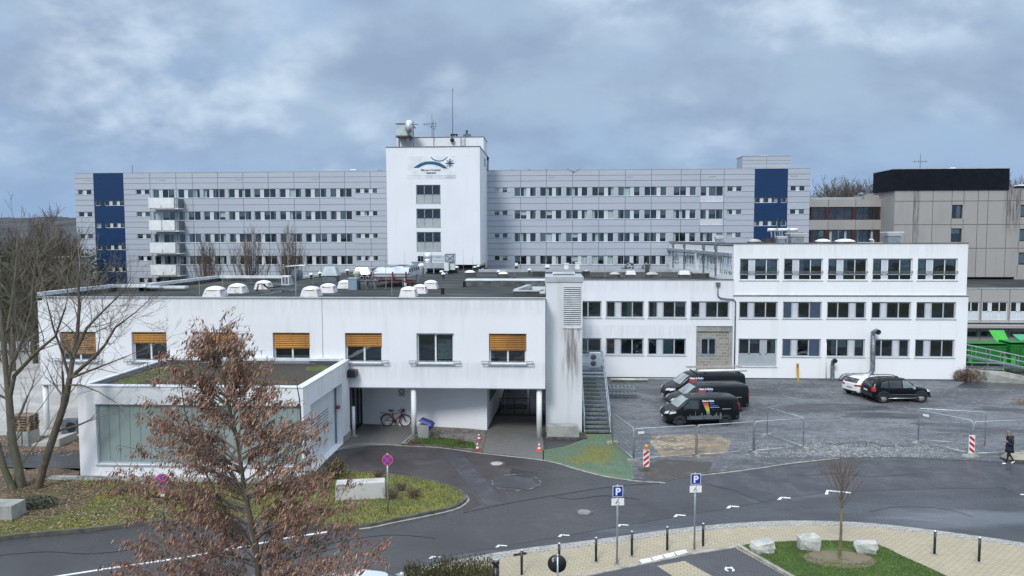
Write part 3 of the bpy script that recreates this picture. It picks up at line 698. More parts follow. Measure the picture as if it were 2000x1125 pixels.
# ================================================================== concrete building on the right
YC=91.4; fc=XF(YC); CX0=ux(1745.6,YC); CZT=zz(1850,370.5,YC); CZB=zz(1950,541,YC)
cb=thing('concrete_building',(44,YC,0),'stained beige concrete building with black roof storey at the right edge','building')
lk_x0=XR; YK=YS+.25; fk=XF(YK); lkx1=ux(1720,YK)
zt,za,zb,zc,zd=[zz(1650,v,YK) for v in (389.5,404,429.5,448.6,474)]
w=MB()
kops=[(lk_x0+.02,lkx1-.05,zb,za),(lk_x0+.02,lkx1-.05,zd,zc)]
w.use(M_conc); facade(w,fk,lk_x0+.01,lkx1,0,zt,kops,.25)
w.use(M_cjoint)
for u in (1617,1670):
    vstrips(w,fk,ux(u,YK),zd-3,zt,kops,.03)
w.use(M_brown)
for (o) in kops:
    for (p,q) in ((1583.5,1586),(1612,1619.5),(1664,1671),(1716,1720)):
        fbox(w,fk,ux(p,YK),min(ux(q,YK),lkx1-.05),o[2],o[3],-.24,-.05)
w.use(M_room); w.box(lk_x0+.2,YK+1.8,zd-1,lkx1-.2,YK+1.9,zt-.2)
w.use(M_felt); w.box(lk_x0,YK+.02,zt-.05,lkx1,YK+9,zt-.01)
w.use(M_cap); w.box(lk_x0,YK+1.5,zt+.02,ux(1702,YK),YK+1.7,zt+.35); w.use(M_conc); w.box(ux(1690,YK),YK+.5,zt,lkx1,YK+6,zt+.55)
# main block
cops=[(ux(1857.6,YC),ux(1879,YC),zz(1868,426.8,YC),zz(1868,400,YC)),(ux(1857.6,YC),ux(1879,YC),zz(1868,472.7,YC),zz(1868,446,YC))]
sops=[]
for a,c in ((400,424),(447,471),(493,517)): sops.append((ux(1991.5,YC),ux(2060,YC),zz(1995,c,YC),zz(1995,a,YC)))
band=(ux(1870,YC),ux(1985,YC),zz(1940,562.5,YC),CZB)
CX1=ux(2150,YC)
w.use(M_conc); facade(w,fc,CX0,CX1,0,CZT,cops+sops+[band],.3)
w.box(CX0,YC,0,CX0-.001,YC+12,CZT); w.box(CX0,YC+12,0,CX1,YC+12.01,CZT); w.box(CX1,YC,0,CX1+.001,YC+12,CZT)
w.use(M_cjoint); allc=cops+sops
for v in (392.6,438.6,484.8): strips(w,fc,zz(1850,v,YC),CX0,CX1,[(o[0]-.05,o[1]+.05,o[2],o[3]) for o in allc],.035)
for u in (1783,1820,1857,1880.5,1908,1927.6,1965,1990): vstrips(w,fc,ux(u,YC),CZB,CZT,[(o[0]-.2,o[1]+.2,o[2],o[3]) for o in allc],.03)
w.use(M_felt); w.box(CX0,YC+.2,CZT-.1,CX1,YC+12,CZT-.04)
w.use(M_cap); w.box(ux(1968,YC),YC-.04,CZT,CX1,YC+.3,CZT+.07)
w.use(M_black); w.box(band[0],YC+.25,band[2],band[1],YC+.29,band[3])
w.use(M_room); w.box(CX0+.3,YC+2.2,0,CX1-.3,YC+2.3,CZT-.3)
w.build('wall',parent=cb)
WB=dict(frame=M_brown,panel=M_brown,glass=M_glass,curtain=M_curt)
for o in kops:
    for (p,q,n) in ((1586,1612,2),(1619.5,1664,3),(1671,1716,3)): window(cb,fk,ux(p,YK),ux(q,YK),o[2],o[3],[('g',1)]*n,WB,inset=.15,fw=.09,curtain=.3,rng=rw)
for o in cops: window(cb,fc,*o,[('g',1)],dict(WB,glass=M_glass),inset=.2,fw=.08,curtain=1,rng=rw)
for o in sops: window(cb,fc,*o,[('g',1),('g',1)],dict(WB,frame=M_black,glass=M_glass),inset=.15,fw=.1,curtain=.9,rng=rw)
# black roof storey
b=MB().use(M_black); bx0,bx1=ux(1742.5,YC-.1),ux(1967,YC-.1); bz=zz(1850,329.8,YC-.1)
b.box(bx0,YC-.12,CZT-.06,bx1,YC+5.6,bz)
nb=60
for k in range(1,nb): x=bx0+(bx1-bx0)*k/nb; b.box(x-.012,YC-.135,CZT-.03,x+.012,YC-.12,bz-.02)
b.use(M_cap); b.box(bx0-.05,YC-.18,bz,bx1+.05,YC+5.7,bz+.07)
b.build('roof_storey',parent=cb)
mast('antenna',1797,300,329,93,.045,'crossarm antenna on the black roof storey at the right',[(1783,315.5,1812,315,4)])
onroof('roof_dome',1860,329,93,bz,fn_dome(.6,.3,M_domeg),'pale flat skylight on the black roof storey','skylight')
onroof('roof_vent',1682,385,YK+3,zt,lambda t,p:(MB().cyl(p,.3,.7,12).build('pipe',M_galvd,t),MB().lathe(p+Vector((0,0,.72)),[(.5,0),(.5,.1),(.05,.35)],12).build('cap',M_galvd,t)),'round grey vent pipe with cap on the brown windowed link roof','roof vent')
onroof('roof_vent',1993,365,YC+3,CZT,fn_box(.9,.9,.6,M_blackp),'dark vent box on the concrete roof at the right edge','roof vent')
# lower service wing, far right
YE=74.0; fe=XF(YE); EX0=33.95; EX1=62; EZ=zz(1950,564,YE)
sv=thing('service_wing',(45,YE,0),'low concrete service wing with white windows behind the green dumpsters','building')
eops=[]
for (p,q) in ((1868,1919.5),(1924.5,1975),(1980.5,2031),(2036,2087)):
    eops.append((ux(p,YE),ux(q,YE),zz(1950,625,YE),zz(1950,589.5,YE)))
for (p,q) in ((1868,1918),(1924,1974.5),(1981,2031),(2036,2087)): eops.append((ux(p,YE),ux(q,YE),zz(1950,658.5,YE),zz(1950,646.5,YE)))
eops=[(max(o[0],EX0+.1),o[1],o[2],o[3]) for o in eops]
w=MB().use(M_conc); facade(w,fe,EX0,EX1,0,EZ,eops,.2); w.box(EX0,YE,0,EX0-.001,YC,EZ); w.box(EX1,YE,0,EX1+.01,YC,EZ)
w.use(M_felt); w.box(EX0,YE+.2,EZ-.1,EX1,YC-.01,EZ-.05); w.use(M_cap); w.box(EX0,YE-.05,EZ,EX1,YE+.25,EZ+.08)
w.use(M_cjoint)
for u in (1922,1978,2033): vstrips(w,fe,ux(u,YE),0,EZ,[],.03)
w.use(M_room); w.box(EX0+.3,YE+1.6,.2,EX1-.3,YE+1.7,EZ-.3)
w.use(M_conc); w.box(EX0,YE-1.2,zz(1950,641,YE-1.2),EX1,YE-.001,zz(1950,636,YE-1.2)); w.use(M_cap); w.box(EX0,YE-.35,zz(1950,629.5,YE),EX1,YE-.02,zz(1950,628,YE))
w.build('wall',parent=sv)
for i,o in enumerate(eops):
    if i<4: window(sv,fe,*o,[('g',1),('p',.45),('g',1.2),('g',1.2)],dict(frame=M_framew,panel=M_panel,glass=M_glass2,curtain=M_curt),inset=.1,fw=.09,spandrel=(o[3]-o[2])*.45)
    else: window(sv,fe,*o,[('g',1),('g',1.4)],dict(frame=M_frameg,panel=M_panelg,glass=M_glass2,curtain=M_curt),inset=.1,fw=.08)
# ================================================================== three-storey white wing
YW=61.48; YU=61.58; WX0=15.12; WX1=33.9; ZL=6.95; ZU=11.19; fw_=XF(YW); fu=XF(YU)
ww=thing('white_wing',((WX0+WX1)/2,YW,0),'white three storey wing with rows of grey framed windows behind the parked black suv','building')
WU=dict(frame=M_framew,panel=M_panel,glass=M_glass2,curtain=M_curt,sill=M_cap)
WG=dict(frame=M_frame,panel=M_panel,glass=M_glass2,curtain=M_curt,sill=M_cap)
xs=[(1446.4,1522.3),(1532.8,1609),(1619.3,1696.4),(1706.9,1784.8),(1795,1873.3)]
uo=[(ux(p,YU),ux(q,YU),zz(1650,547.5,YU),zz(1650,504.9,YU)) for p,q in xs]
mo=[(ux(p,YW),ux(q,YW),zz(1650,622.6,YW),zz(1650,589.6,YW)) for p,q in xs]
lo=[(ux(p,YW),ux(q,YW),zz(1650,697.5 if i else 717.5,YW),zz(1650,662.3,YW)) for i,(p,q) in enumerate(xs)]
w=MB().use(M_white2); facade(w,fu,WX0,WX1-.12,ZL+.02,ZU,uo,.22); facade(w,fw_,WX0,WX1,.12,ZL,mo+lo,.20)
w.box(WX1,YW,.0,WX1+.001,YS-.2,ZL); w.box(WX1-.12,YU,ZL,WX1-.119,YS-.2,ZU)
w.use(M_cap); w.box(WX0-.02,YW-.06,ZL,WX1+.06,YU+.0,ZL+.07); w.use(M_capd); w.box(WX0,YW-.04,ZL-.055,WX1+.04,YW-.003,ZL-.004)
w.box(WX0-.08,YU-.06,ZU,WX1-.06,YU+.3,ZU+.07); w.box(WX0-.08,YU+.3,ZU,WX0+.2,YS-.5,ZU+.07)
w.use(M_joint); w.box(WX0,YW+.05,-.05,WX1,YW+.1,.12); w.use(M_felt); w.box(WX0,YU+.3,ZU-.2,WX1-.12,YS-.3,ZU-.12)
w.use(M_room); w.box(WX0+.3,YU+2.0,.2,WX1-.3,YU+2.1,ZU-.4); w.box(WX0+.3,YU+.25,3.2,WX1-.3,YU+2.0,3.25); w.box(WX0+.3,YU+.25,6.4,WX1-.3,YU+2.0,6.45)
# side wall (facing left), ribbon openings
fsd=Fr((WX0,0,0),(0,1,0),(-1,0,0))
def sy(u): return PX(u,500,WX0).y
sgrp=[(sy(1429.5),sy(1402)),(sy(1399),sy(1361)),(sy(1357),sy(1305.5))]
zs0,zs1=8.45,10.12
sop=[(a,b,zs0,zs1) for a,b in sgrp]
w.use(M_white2); facade(w,fsd,YU+.001,YS-.3,ZL,ZU,sop,.12)
w.build('wall',parent=ww)
rr=random.Random(3)
for i,o in enumerate(uo):
    wo=window(ww,fu,*o,[('g',1),('p',.62),('g',1.25),('g',1.25)],WU,inset=.14,fw=.075,spandrel=(o[3]-o[2])*.27,sill=.05,low='glass',curtain=.55,rng=rr)
    b=MB()
    for k in (0,.10): fbox(b,fu,o[0]-.03,o[1]+.03,o[2]+.62+k,o[2]+.66+k,.04,.08)
    b.build('guard_rail',M_galvd,wo)
midseg=['A','A','B','A','A']; lowseg=['B','A','B','B','A']
SG={'A':[('g',1),('p',.62),('g',1.25),('g',1.25)],'B':[('g',1.1),('g',1.1),('p',.6),('g',1)]}
M_navy=mat('navy_roller_blind',(.045,.07,.115),.8,var=.08)
def navy(wo,fr,o,parts):
    b=MB()
    for (p,q) in parts:
        W=o[1]-o[0]; fbox(b,fr,o[0]+W*p,o[0]+W*q,o[2]+.09,o[3]-.09,-.10,-.09)
    b.build('roller_blind',M_navy,wo)
for i,o in enumerate(mo):
    wo=window(ww,fw_,*o,SG[midseg[i]],WG,inset=.12,fw=.10,sill=.05)
    if i==1: navy(wo,fw_,o,[(.03,.22),(.71,.97)])
for i,o in enumerate(lo):
    wo=window(ww,fw_,*o,SG[lowseg[i]],dict(WG,panel=M_panelg if i==0 else M_panel),inset=.12,fw=.10,sill=.05,spandrel=(o[3]-o[2])*.45 if i==0 else 0,curtain=.8 if i in(0,2) else .2,rng=rr)
    if i==1: navy(wo,fw_,o,[(.03,.22),(.71,.97)])
for gi,(a,b_) in enumerate(sgrp):
    n=[3,5,8][gi]
    for k in range(n):
        p=a+(b_-a)*k/n; q=a+(b_-a)*(k+1)/n
        window(ww,fsd,p+.08,q-.08,zs0+.02,zs1-.02,[('g',1),('g',1)],WU,inset=.08,fw=.12,spandrel=.4,low='glass',curtain=.5,rng=rr)
    b=MB(); fbox(b,fsd,a-.05,b_+.1,zs1+.02,zs1+.30,.0,.22); b.build('awning_box',M_galv,ww)
for u in (1316,1338,1376,1400):
    y=sy(u); b=MB(); x=WX0-.1
    b.tube([(x,y,ZL+1.1),(x,y,ZU-.6)],.07,8); b.box(x-.14,y-.14,ZU-.62,x+.09,y+.14,ZU-.15); b.build('downpipe',M_galvd,ww)
# ================================================================== low two-storey middle part + blockwork niche
MX0=1.99; MX1=WX0-.01; ZM=8.22
ml=thing('link_building',(8,YW,0),'white two storey link building with blockwork niche behind the black vans','building')
mxs=[(1100,1176),(1184.7,1259.6),(1267.5,1343),(1351,1427.5)]
m1=[(ux(p,YW),ux(q,YW),zz(1280,621.2,YW),zz(1280,588.3,YW)) for p,q in mxs]
m2=[(ux(p,YW),ux(q,YW),zz(1280,693.8,YW),zz(1280,661,YW)) for p,q in mxs[:3]]
m1[0]=(MX0+.1,)+m1[0][1:]; m2[0]=(MX0+.1,)+m2[0][1:]
niche=(ux(1363,YW),ux(1434.5,YW),.12,zz(1400,637,YW))
w=MB().use(M_white); facade(w,fw_,MX0,MX1,.12,ZM,m1+m2+[niche],.20)
w.use(M_capd); w.box(MX0,YW-.05,ZM,MX1,YW+.3,ZM+.08); w.use(M_joint); w.box(MX0,YW+.05,-.05,MX1,YW+.1,.12)
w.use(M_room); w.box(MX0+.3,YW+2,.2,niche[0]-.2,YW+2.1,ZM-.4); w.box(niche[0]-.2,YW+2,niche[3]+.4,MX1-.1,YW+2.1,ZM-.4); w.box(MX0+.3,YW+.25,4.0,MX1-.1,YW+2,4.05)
nb=(ux(1372,YW),ux(1404,YW),zz(1385,694.5,YW),zz(1385,660,YW))
w.use(M_block); facade(w,XF(YW+.2),niche[0],niche[1],niche[2],niche[3],[nb],.1)
w.use(M_oldconc); fbox(w,fw_,niche[0],niche[1],niche[3]-.45,niche[3]-.01,-.195,-.08); fbox(w,fw_,niche[1]-.28,niche[1]-.005,niche[2],niche[3]-.46,-.195,-.12); fbox(w,fw_,niche[0]+.005,niche[0]+.12,niche[2],niche[3]-.46,-.195,-.12)
fbox(w,fw_,niche[0],niche[1],.13,zz(1400,724,YW)-.05,-.19,-.02)
w.build('wall',parent=ml)
for i,o in enumerate(m1+m2):
    window(ml,fw_,*o,[('g',1.1),('g',1.1)] if i in (0,4) else [('g',1),('p',.62),('g',1.25),('g',1.25)],WG,inset=.12,fw=.10,sill=.05,curtain=.3,rng=rr)
window(ml,XF(YW+.2),*nb,[('g',1),('g',1)],dict(frame=mat('bluish_frame',(.25,.31,.37),.5),panel=M_panel,glass=M_glass2,curtain=M_curt),inset=-.02,fw=.12)
b=MB(); dx=ux(1403.5,YW); dz=zz(1403,582,YW); d=YW-.12; x2=ux(1438.5,YW)
b.smooth=True; b.tube([(dx,d,zz(1403,556,YW)),(dx,d,dz+.2),(dx+.2,d,dz)],.055,8); b.tube([(dx+.2,d,dz),(x2-.15,d,dz-.12),(x2,d,dz-.3),(x2,d,.1)],.055,8)
b.smooth=False; b.obox((dx,d,zz(1403,555,YW)),(.28,.18,.3),taper=1.3); b.build('downpipe',M_galvd,ml)
# ================================================================== clinic wing at the front
YL=42.54; LZ0=2.96; LZ1=8.22; LX0=-30.55; LX1=-.23; fl_=XF(YL)
cl=thing('clinic_wing',((LX0+LX1)/2,YL,0),'white flat roofed front wing on round columns with orange window blinds','building')
wxs=[(108,178.5),(249,318),(389,458.3),(527.5,600.5),(670,743),(811,884.7),(954,1028)]
lops=[(ux(p,YL),ux(q,YL),zz(800,711,YL),zz(800,650.8,YL)) for p,q in wxs]
w=MB().use(M_white); facade(w,fl_,LX0,LX1,LZ0,LZ1,lops,.30)
SY=44.0  # shaft front
# side wall at the right, roof edge polygon
R0=[(LX0,YL),(LX0,50.4),(-28.6,50.4),(-28.6,62.3),(-22.4,62.3),(-20.6,86.4),(TX1+.3,86.4),(TX1+.3,80),(WX0-.12,80),(WX0-.12,YW+.3),(MX0,YW+.3),(MX0,48),(LX1,48),(LX1,YL)]
for i in range(len(R0)-1):
    (a,b_),(c,d)=R0[i],R0[i+1]
    if i in (9,10,11): continue
    z0=LZ0 if i in (0,12) else 0
    w.quad((a,b_,z0),(c,d,z0),(c,d,LZ1),(a,b_,LZ1))
w.quad((MX0,48,0),(MX0,YW,0),(MX0,YW,LZ1),(MX0,48,LZ1))
w.quad((LX0,YL,LZ0),(LX1,YL,LZ0),(LX1,50.6,LZ0),(LX0,50.6,LZ0))          # soffit
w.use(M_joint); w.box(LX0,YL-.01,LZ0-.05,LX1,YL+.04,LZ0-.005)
w.use(M_felt)
wy0,wy1,wx0=50.6,57.4,-1.7   # open light court beside the shaft
w.poly([(x,y,LZ1-.17) for x,y in R0[:11]]+[(MX0,wy1,LZ1-.17),(wx0,wy1,LZ1-.17),(wx0,wy0,LZ1-.17),(MX0,wy0,LZ1-.17),(MX0,48,LZ1-.17),(LX1,48,LZ1-.17),(LX1,YL,LZ1-.17)])
w.use(M_white); w.quad((wx0,wy1,LZ0),(MX0,wy1,LZ0),(MX0,wy1,LZ1+.1),(wx0,wy1,LZ1+.1)); w.quad((wx0,wy0,LZ0),(wx0,wy1,LZ0),(wx0,wy1,LZ1+.1),(wx0,wy0,LZ1+.1)); w.quad((wx0,wy0,LZ0),(MX0,wy0,LZ0),(MX0,wy0,LZ1-.17),(wx0,wy0,LZ1-.17))
w.use(M_cap)
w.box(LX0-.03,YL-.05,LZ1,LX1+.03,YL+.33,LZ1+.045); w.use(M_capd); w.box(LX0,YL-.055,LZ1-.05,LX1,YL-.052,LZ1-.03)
w.use(M_capw)
def edge(i,h=.10,wd=.30):
    a=Vector((*R0[i],0)); c=Vector((*R0[i+1],0)); n=(c-a).normalized(); nn=Vector((n.y,-n.x,0))*wd
    V=[a+Vector((0,0,LZ1-.17)),c+Vector((0,0,LZ1-.17)),c+nn+Vector((0,0,LZ1-.17)),a+nn+Vector((0,0,LZ1-.17)),a+Vector((0,0,LZ1+h)),c+Vector((0,0,LZ1+h)),c+nn+Vector((0,0,LZ1+h)),a+nn+Vector((0,0,LZ1+h))]
    m_=LZ1+h-.22
    V2=[Vector((p.x,p.y,m_)) for p in V[:4]]
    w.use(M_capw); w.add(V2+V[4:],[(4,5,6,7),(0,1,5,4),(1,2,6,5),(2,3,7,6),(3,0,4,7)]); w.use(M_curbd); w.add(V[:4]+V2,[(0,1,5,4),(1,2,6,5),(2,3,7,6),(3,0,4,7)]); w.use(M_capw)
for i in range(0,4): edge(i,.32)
w.box(LX0+.3,50.1,LZ1+.1,LX0+3.4,50.45,LZ1+.2); w.box(-28.6,50.6,LZ1+.0,-25.6,51.2,LZ1+.15)
w.use(M_capd); edge(4,.12,.25); w.use(M_cap); w.box(TX1+.3,79.7,LZ1-.17,WX0-.12,80,LZ1+.12)
w.use(M_moss); w.poly([(-28.0,55,LZ1-.165),(-25.5,55,LZ1-.165),(-25.8,61.8,LZ1-.165),(-28.0,61.8,LZ1-.165)]); w.poly([(-22.2,62.8,LZ1-.165),(-21.2,62.8,LZ1-.165),(-18.0,86,LZ1-.165),(-20.4,86,LZ1-.165)])
w.use(M_room); w.box(LX0+.4,YL+1.8,LZ0+.05,LX1-.3,YL+1.9,LZ1-.3)
# seam in the render
w.use(M_cap); fbox(w,fl_,ux(626,YL)-.02,ux(626,YL)+.02,zz(626,706,YL),LZ1-.05,.002,.012)
# rooms under the wing
w.use(M_white)
FW=[(-29.8,46.2),(-11.9,46.2),(-11.9,45.6),(-3.79,44.35),(-3.5,50.5),(-3.5,60),(-29.8,60)]
w.prism(FW,0,LZ0-.01,top=False)
w.box(-3.5,60.6,0,1.9,60.8,LZ0)    # end of passage
w.build('wall',parent=cl)
# windows of the front wing
bl=[694,672,682,680.7,676.3,None,682.5]
WC=dict(frame=M_framew,panel=M_panel,glass=M_glass2,curtain=M_curt,sill=M_cap)
for i,o in enumerate(lops):
    wo=window(cl,fl_,*o,[('g',1),('g',1)],WC,inset=.22,fw=.10,sill=.06,blind=(o[3]-zz(800,bl[i],YL)) if bl[i] else 0,blindmat=M_orangew if i==0 else M_orange)
    b=MB(); o0,o1=o[0]-.42,o[1]+.42; z=o[2]+.02     # flower-box rail
    for zz_ in (z,z+.18): fbox(b,fl_,o0,o1,zz_,zz_+.035,.16,.20)
    for a in (o0,o0+.38,o1-.42,o1-.035): fbox(b,fl_,a,a+.035,z,z+.21,.155,.195)
    for a in (o0+.1,o1-.14): fbox(b,fl_,a,a+.03,z+.05,z+.08,0,.16)
    b.build('window_rail',M_galv,wo)
    # interior slat blind behind the panes
    b=MB(); zt_=o[3]-.1
    for k in range(16):
        z=zt_-.3-k*.075; b.quad(fl_(o[0]+.15,-.42,z),fl_(o[1]-.15,-.42,z),fl_(o[1]-.15,-.38,z-.03),fl_(o[0]+.15,-.38,z-.03))
    b.build('inner_blind',M_galv,wo)
# columns
for u,v,n in ((90,862,0),(808,855,1),(1053,882,2)):
    p=PY(u,800,YL+.25); b=MB(); b.smooth=True; b.cyl((p.x,YL+.28,0),.158,LZ0-.003,20); b.build('column',M_whitep,cl)
b=MB(); b.smooth=True; b.cyl((-26.5,YL+.28,0),.158,LZ0-.003,20); b.build('column',M_whitep,cl)
# glazed entrance wall under the wing
fg=Fr((-11.86,0,0),(0,1,0),(1,0,0))
eg=MB().use(M_signk)
for y in (42.7,43.6,44.6,45.45): fbox(eg,fg,y,y+.09,.02,LZ0-.02,.0,.08)
fbox(eg,fg,42.7,45.5,.02,.12,.001,.07); fbox(eg,fg,42.7,45.5,LZ0-.25,LZ0-.02,.001,.07); eo=eg.build('entrance_glazing',parent=cl)
g=MB(); g.quad(fg(42.7,.03,.1),fg(45.5,.03,.1),fg(45.5,.03,LZ0-.1),fg(42.7,.03,LZ0-.1)); g.build('pane',M_cglass,eo)
# dark openings in the passage wall, rail and steps
b=MB().use(M_joint)
fp=Fr((-3.78,44.35,0),(.29,6.15,0),(1,-.047,0)); fbox(b,fp,1.2,4.6,1.5,2.7,.0,.03); b.build('louvre_window',parent=cl)
b=MB()
for y in (48.6,): 
    for x in (-3.3,-2.3,-1.3): b.box(x-.025,y-.025,0,x+.025,y+.025,1.05)
    b.box(-3.3,y-.02,1.02,-1.3,y+.02,1.07); b.box(-3.3,y-.02,.55,-1.3,y+.02,.59)
rl=b.build('passage_rail',M_blackp); tag(rl,'black rail at the inner end of the paved passage','railing')
t=thing('metal_steps',(-2.3,50,0),'short grey steel steps at the far end of the passage under the wing','steps')
b=MB()
for k in range(6): b.box(-3.0,50+k*.28,.17*k+.1,-1.5,50.26+k*.28,.17*k+.14)
b.build('treads',M_galvd,t); b=MB()
for x in (-3.03,-1.47): b.beam((x,49.95,.1),(x,51.7,1.15),.05,.2); b.beam((x,49.95,1.1),(x,51.7,2.1),.04,.04); b.box(x-.02,49.93,0,x+.02,49.97,1.1)
b.build('side_rails',M_galv,t)
# notice on the undercroft wall
t=thing('wall_notice',PY(785,771,45.2),'small faded white notice with round symbol on the wall above the bicycle','sign'); p=t.location.copy()
fn=Fr((-11.88,45.6,0),(8.09,-1.25,0),(-1.25,-8.09,0)); a=(p.x+11.88)/.988
b=MB(); fbox(b,fn,a-.25,a+.25,p.z-.1,p.z+.45,.002,.02); b.build('panel',mat('faded_notice',(.58,.58,.57),.6,var=.05),t)
b=MB(); c=fn(a,.025,p.z+.2)
for k in range(16):
    t0,t1=2*pi*k/16,2*pi*(k+1)/16
    b.quad(*[fn(a+math.cos(q)*r,.026,p.z+.22+math.sin(q)*r) for q,r in ((t0,.12),(t1,.12),(t1,.17),(t0,.17))])
fbox(b,fn,a-.18,a+.18,p.z-.04,p.z-.0,.021,.026); b.build('symbol',M_signk,t)
# ------------------------------------------------------------------ garage with frosted front
YG=34.34; GX0,GX1=-22.88,-11.75; GZ=4.57; fgz=XF(YG)
ga=thing('garage',((GX0+GX1)/2,YG,0),'white garage box with mossy flat roof and wide frosted glass front behind the brown tree','garage')
go=(ux(172,YG),ux(581,YG),zz(300,908,YG),zz(300,790.5,YG))
w=MB().use(M_white); facade(w,fgz,GX0,GX1,.16,GZ,[go],.25)
w.box(GX0,YG,0,GX0-.001,YL,GZ)
fgs=Fr((GX1,0,0),(0,1,0),(1,0,0)); dop=(35.4,41.0,0.02,3.52)
facade(w,fgs,YG,YL-.02,.02,GZ,[dop],.45)
w.use(M_kerbd); w.box(GX0+.05,YG+.06,0,GX1-.05,YG+.1,.16)
w.use(M_oldconc); w.box(GX1-.3,41.02,0.0,GX1+.03,YL+.3,.38)
w.use(M_capw); w.box(GX0-.03,YG-.04,GZ,GX1+.04,YG+.40,GZ+.05); w.box(GX0-.03,YG+.40,GZ,GX0+.33,YL,GZ+.05); w.box(GX1-.36,YG+.40,GZ,GX1+.04,YL-.02,GZ+.05); w.box(GX0+.33,YL-.3,GZ-.02,GX1-.36,YL-.01,GZ+.12)
w.use(M_moss); w.quad((GX0+.3,YG+.4,GZ-.22),(GX1-.3,YG+.4,GZ-.22),(GX1-.3,YL-.2,GZ-.22),(GX0+.3,YL-.2,GZ-.22))
w.use(M_mossg)
for _k,(xa,xb,ya,yb) in enumerate(((GX0+.36,GX0+2.3,YG+.45,YL-.4),(GX0+2.3,GX0+5.6,YG+.45,YG+1.5),(GX1-2.2,GX1-.5,YL-2.4,YL-.6))):
    rq_=random.Random(_k); w.poly([(xa+(xb-xa)*(.5+.5*math.cos(2*pi*j/26)*rq_.uniform(.8,1.02)),ya+(yb-ya)*(.5+.5*math.sin(2*pi*j/26)*rq_.uniform(.85,1.02)),GZ-.215-.002*_k) for j in range(26)])
w.use(M_room); w.box(GX0+.2,YL-1,0,GX1-.5,YL-.9,GZ-.3)
w.use(M_oldconc); w.box(GX0,YG+.1,.02,GX1-.5,YL-1,.05)
w.build('wall',parent=ga)
M_frost=bpy.data.materials.new('frosted_glass'); M_frost.use_nodes=True
_N=M_frost.node_tree.nodes; _L=M_frost.node_tree.links; _p=_N['Principled BSDF']
_p.inputs['Base Color'].default_value=(.33,.41,.40,1); _p.inputs['Roughness'].default_value=.22; _p.inputs['Alpha'].default_value=.78
fo=MB().use(M_frame); a0,a1,c0,c1=go
fbox(fo,fgz,a0,a1,c0,c0+.08,-.24,-.12); fbox(fo,fgz,a0,a1,c1-.05,c1,-.24,-.12); fbox(fo,fgz,a0,a0+.06,c0+.08,c1-.05,-.24,-.12); fbox(fo,fgz,a1-.06,a1,c0+.08,c1-.05,-.24,-.12)
fbox(fo,fgz,a0-.05,a1+.05,c0-.07,c0-.005,-.1,.06)
fo.use(M_frost)
x=a0+.55
xs2=[]
while x<a1-.2:
    fbox(fo,fgz,x-.006,x+.006,c0+.08,c1-.05,-.175,-.155); x+=.52
fo_=fo.build('front_window',parent=ga)
g=MB(); g.quad(fgz(a0+.06,-.18,c0+.08),fgz(a1-.06,-.18,c0+.08),fgz(a1-.06,-.18,c1-.05),fgz(a0+.06,-.18,c1-.05)); g.build('pane',M_frost,fo_)
# sectional door with louvre lines
d=MB().use(M_framew); X=GX1-.45; d.box(X-.06,35.4,.03,X,40.95,3.5)
d.use(M_joint)
for k in range(7): z=1.35+k*.16; d.box(X,36.6,z,X+.012,39.7,z+.05)
d.box(X,40.95,.03,X+.1,41.0,3.5)
d.build('garage_door',parent=ga)
b=MB(); b.smooth=True; q=(GX1-.22,40.98,zz(649.6,794,41)); b.lathe(q,[(.09,0),(.11,-.05),(.10,-.18),(.02,-.22)],12,axis='Y'); b.build('alarm_light',M_red,ga)
# canopy fixture over the entrance
b=MB(); b.box(GX1+.03,42.0,3.62,GX1+.5,42.5,4.05); b.build('wall_lamp',M_blackp,ga)
# ------------------------------------------------------------------ shaft
SX0,SX1=-.2,1.97; SZ=zz(1100,541,SY)
sh=thing('stair_shaft',((SX0+SX1)/2,SY,0),'tall weathered white shaft with louvre grille beside the steel stairs','shaft')
w=MB().use(M_shaft); sop_=(ux(1101,SY),ux(1135.5,SY),zz(1118,638,SY),zz(1118,561,SY))
fsh=XF(SY); facade(w,fsh,SX0,SX1,0,SZ-.28,[sop_],.3)
w.box(SX0,SY,0,SX0-.001,SY+4,SZ-.28); w.box(SX1,SY,0,SX1+.001,SY+4,SZ-.28); w.box(SX0,SY+4,0,SX1,SY+4.01,SZ-.28)
w.use(M_cap); w.box(SX0-.06,SY-.06,SZ-.3,SX1+.06,SY+4.05,SZ); w.use(M_signk); w.box(SX0+.45,SY+2.2,SZ+.001,SX1-.4,SY+3.2,SZ+.02); w.use(M_capw); w.box(SX0+.4,SY+3.2,SZ,SX1-.35,SY+3.5,SZ+.14)
w.use(M_signk); fbox(w,fsh,sop_[0],sop_[1],sop_[2],sop_[3],-.31,-.29)
w.build('wall',parent=sh)
b=MB(); n=19
for k in range(n):
    z=sop_[2]+(sop_[3]-sop_[2])*(k+.1)/n; h=(sop_[3]-sop_[2])/n
    b.add([fsh(sop_[0],.01,z),fsh(sop_[1],.01,z),fsh(sop_[1],-.05,z+h*.58),fsh(sop_[0],-.05,z+h*.58),fsh(sop_[0],.01,z+h*.52),fsh(sop_[1],.01,z+h*.52)],[(0,1,5,4),(4,5,2,3),(3,2,1,0)])
fbox(b,fsh,sop_[0]-.03,sop_[1]+.03,sop_[2]-.1,sop_[2]-.005,-.1,.06)
b.build('louvre_grille',M_capw,sh)
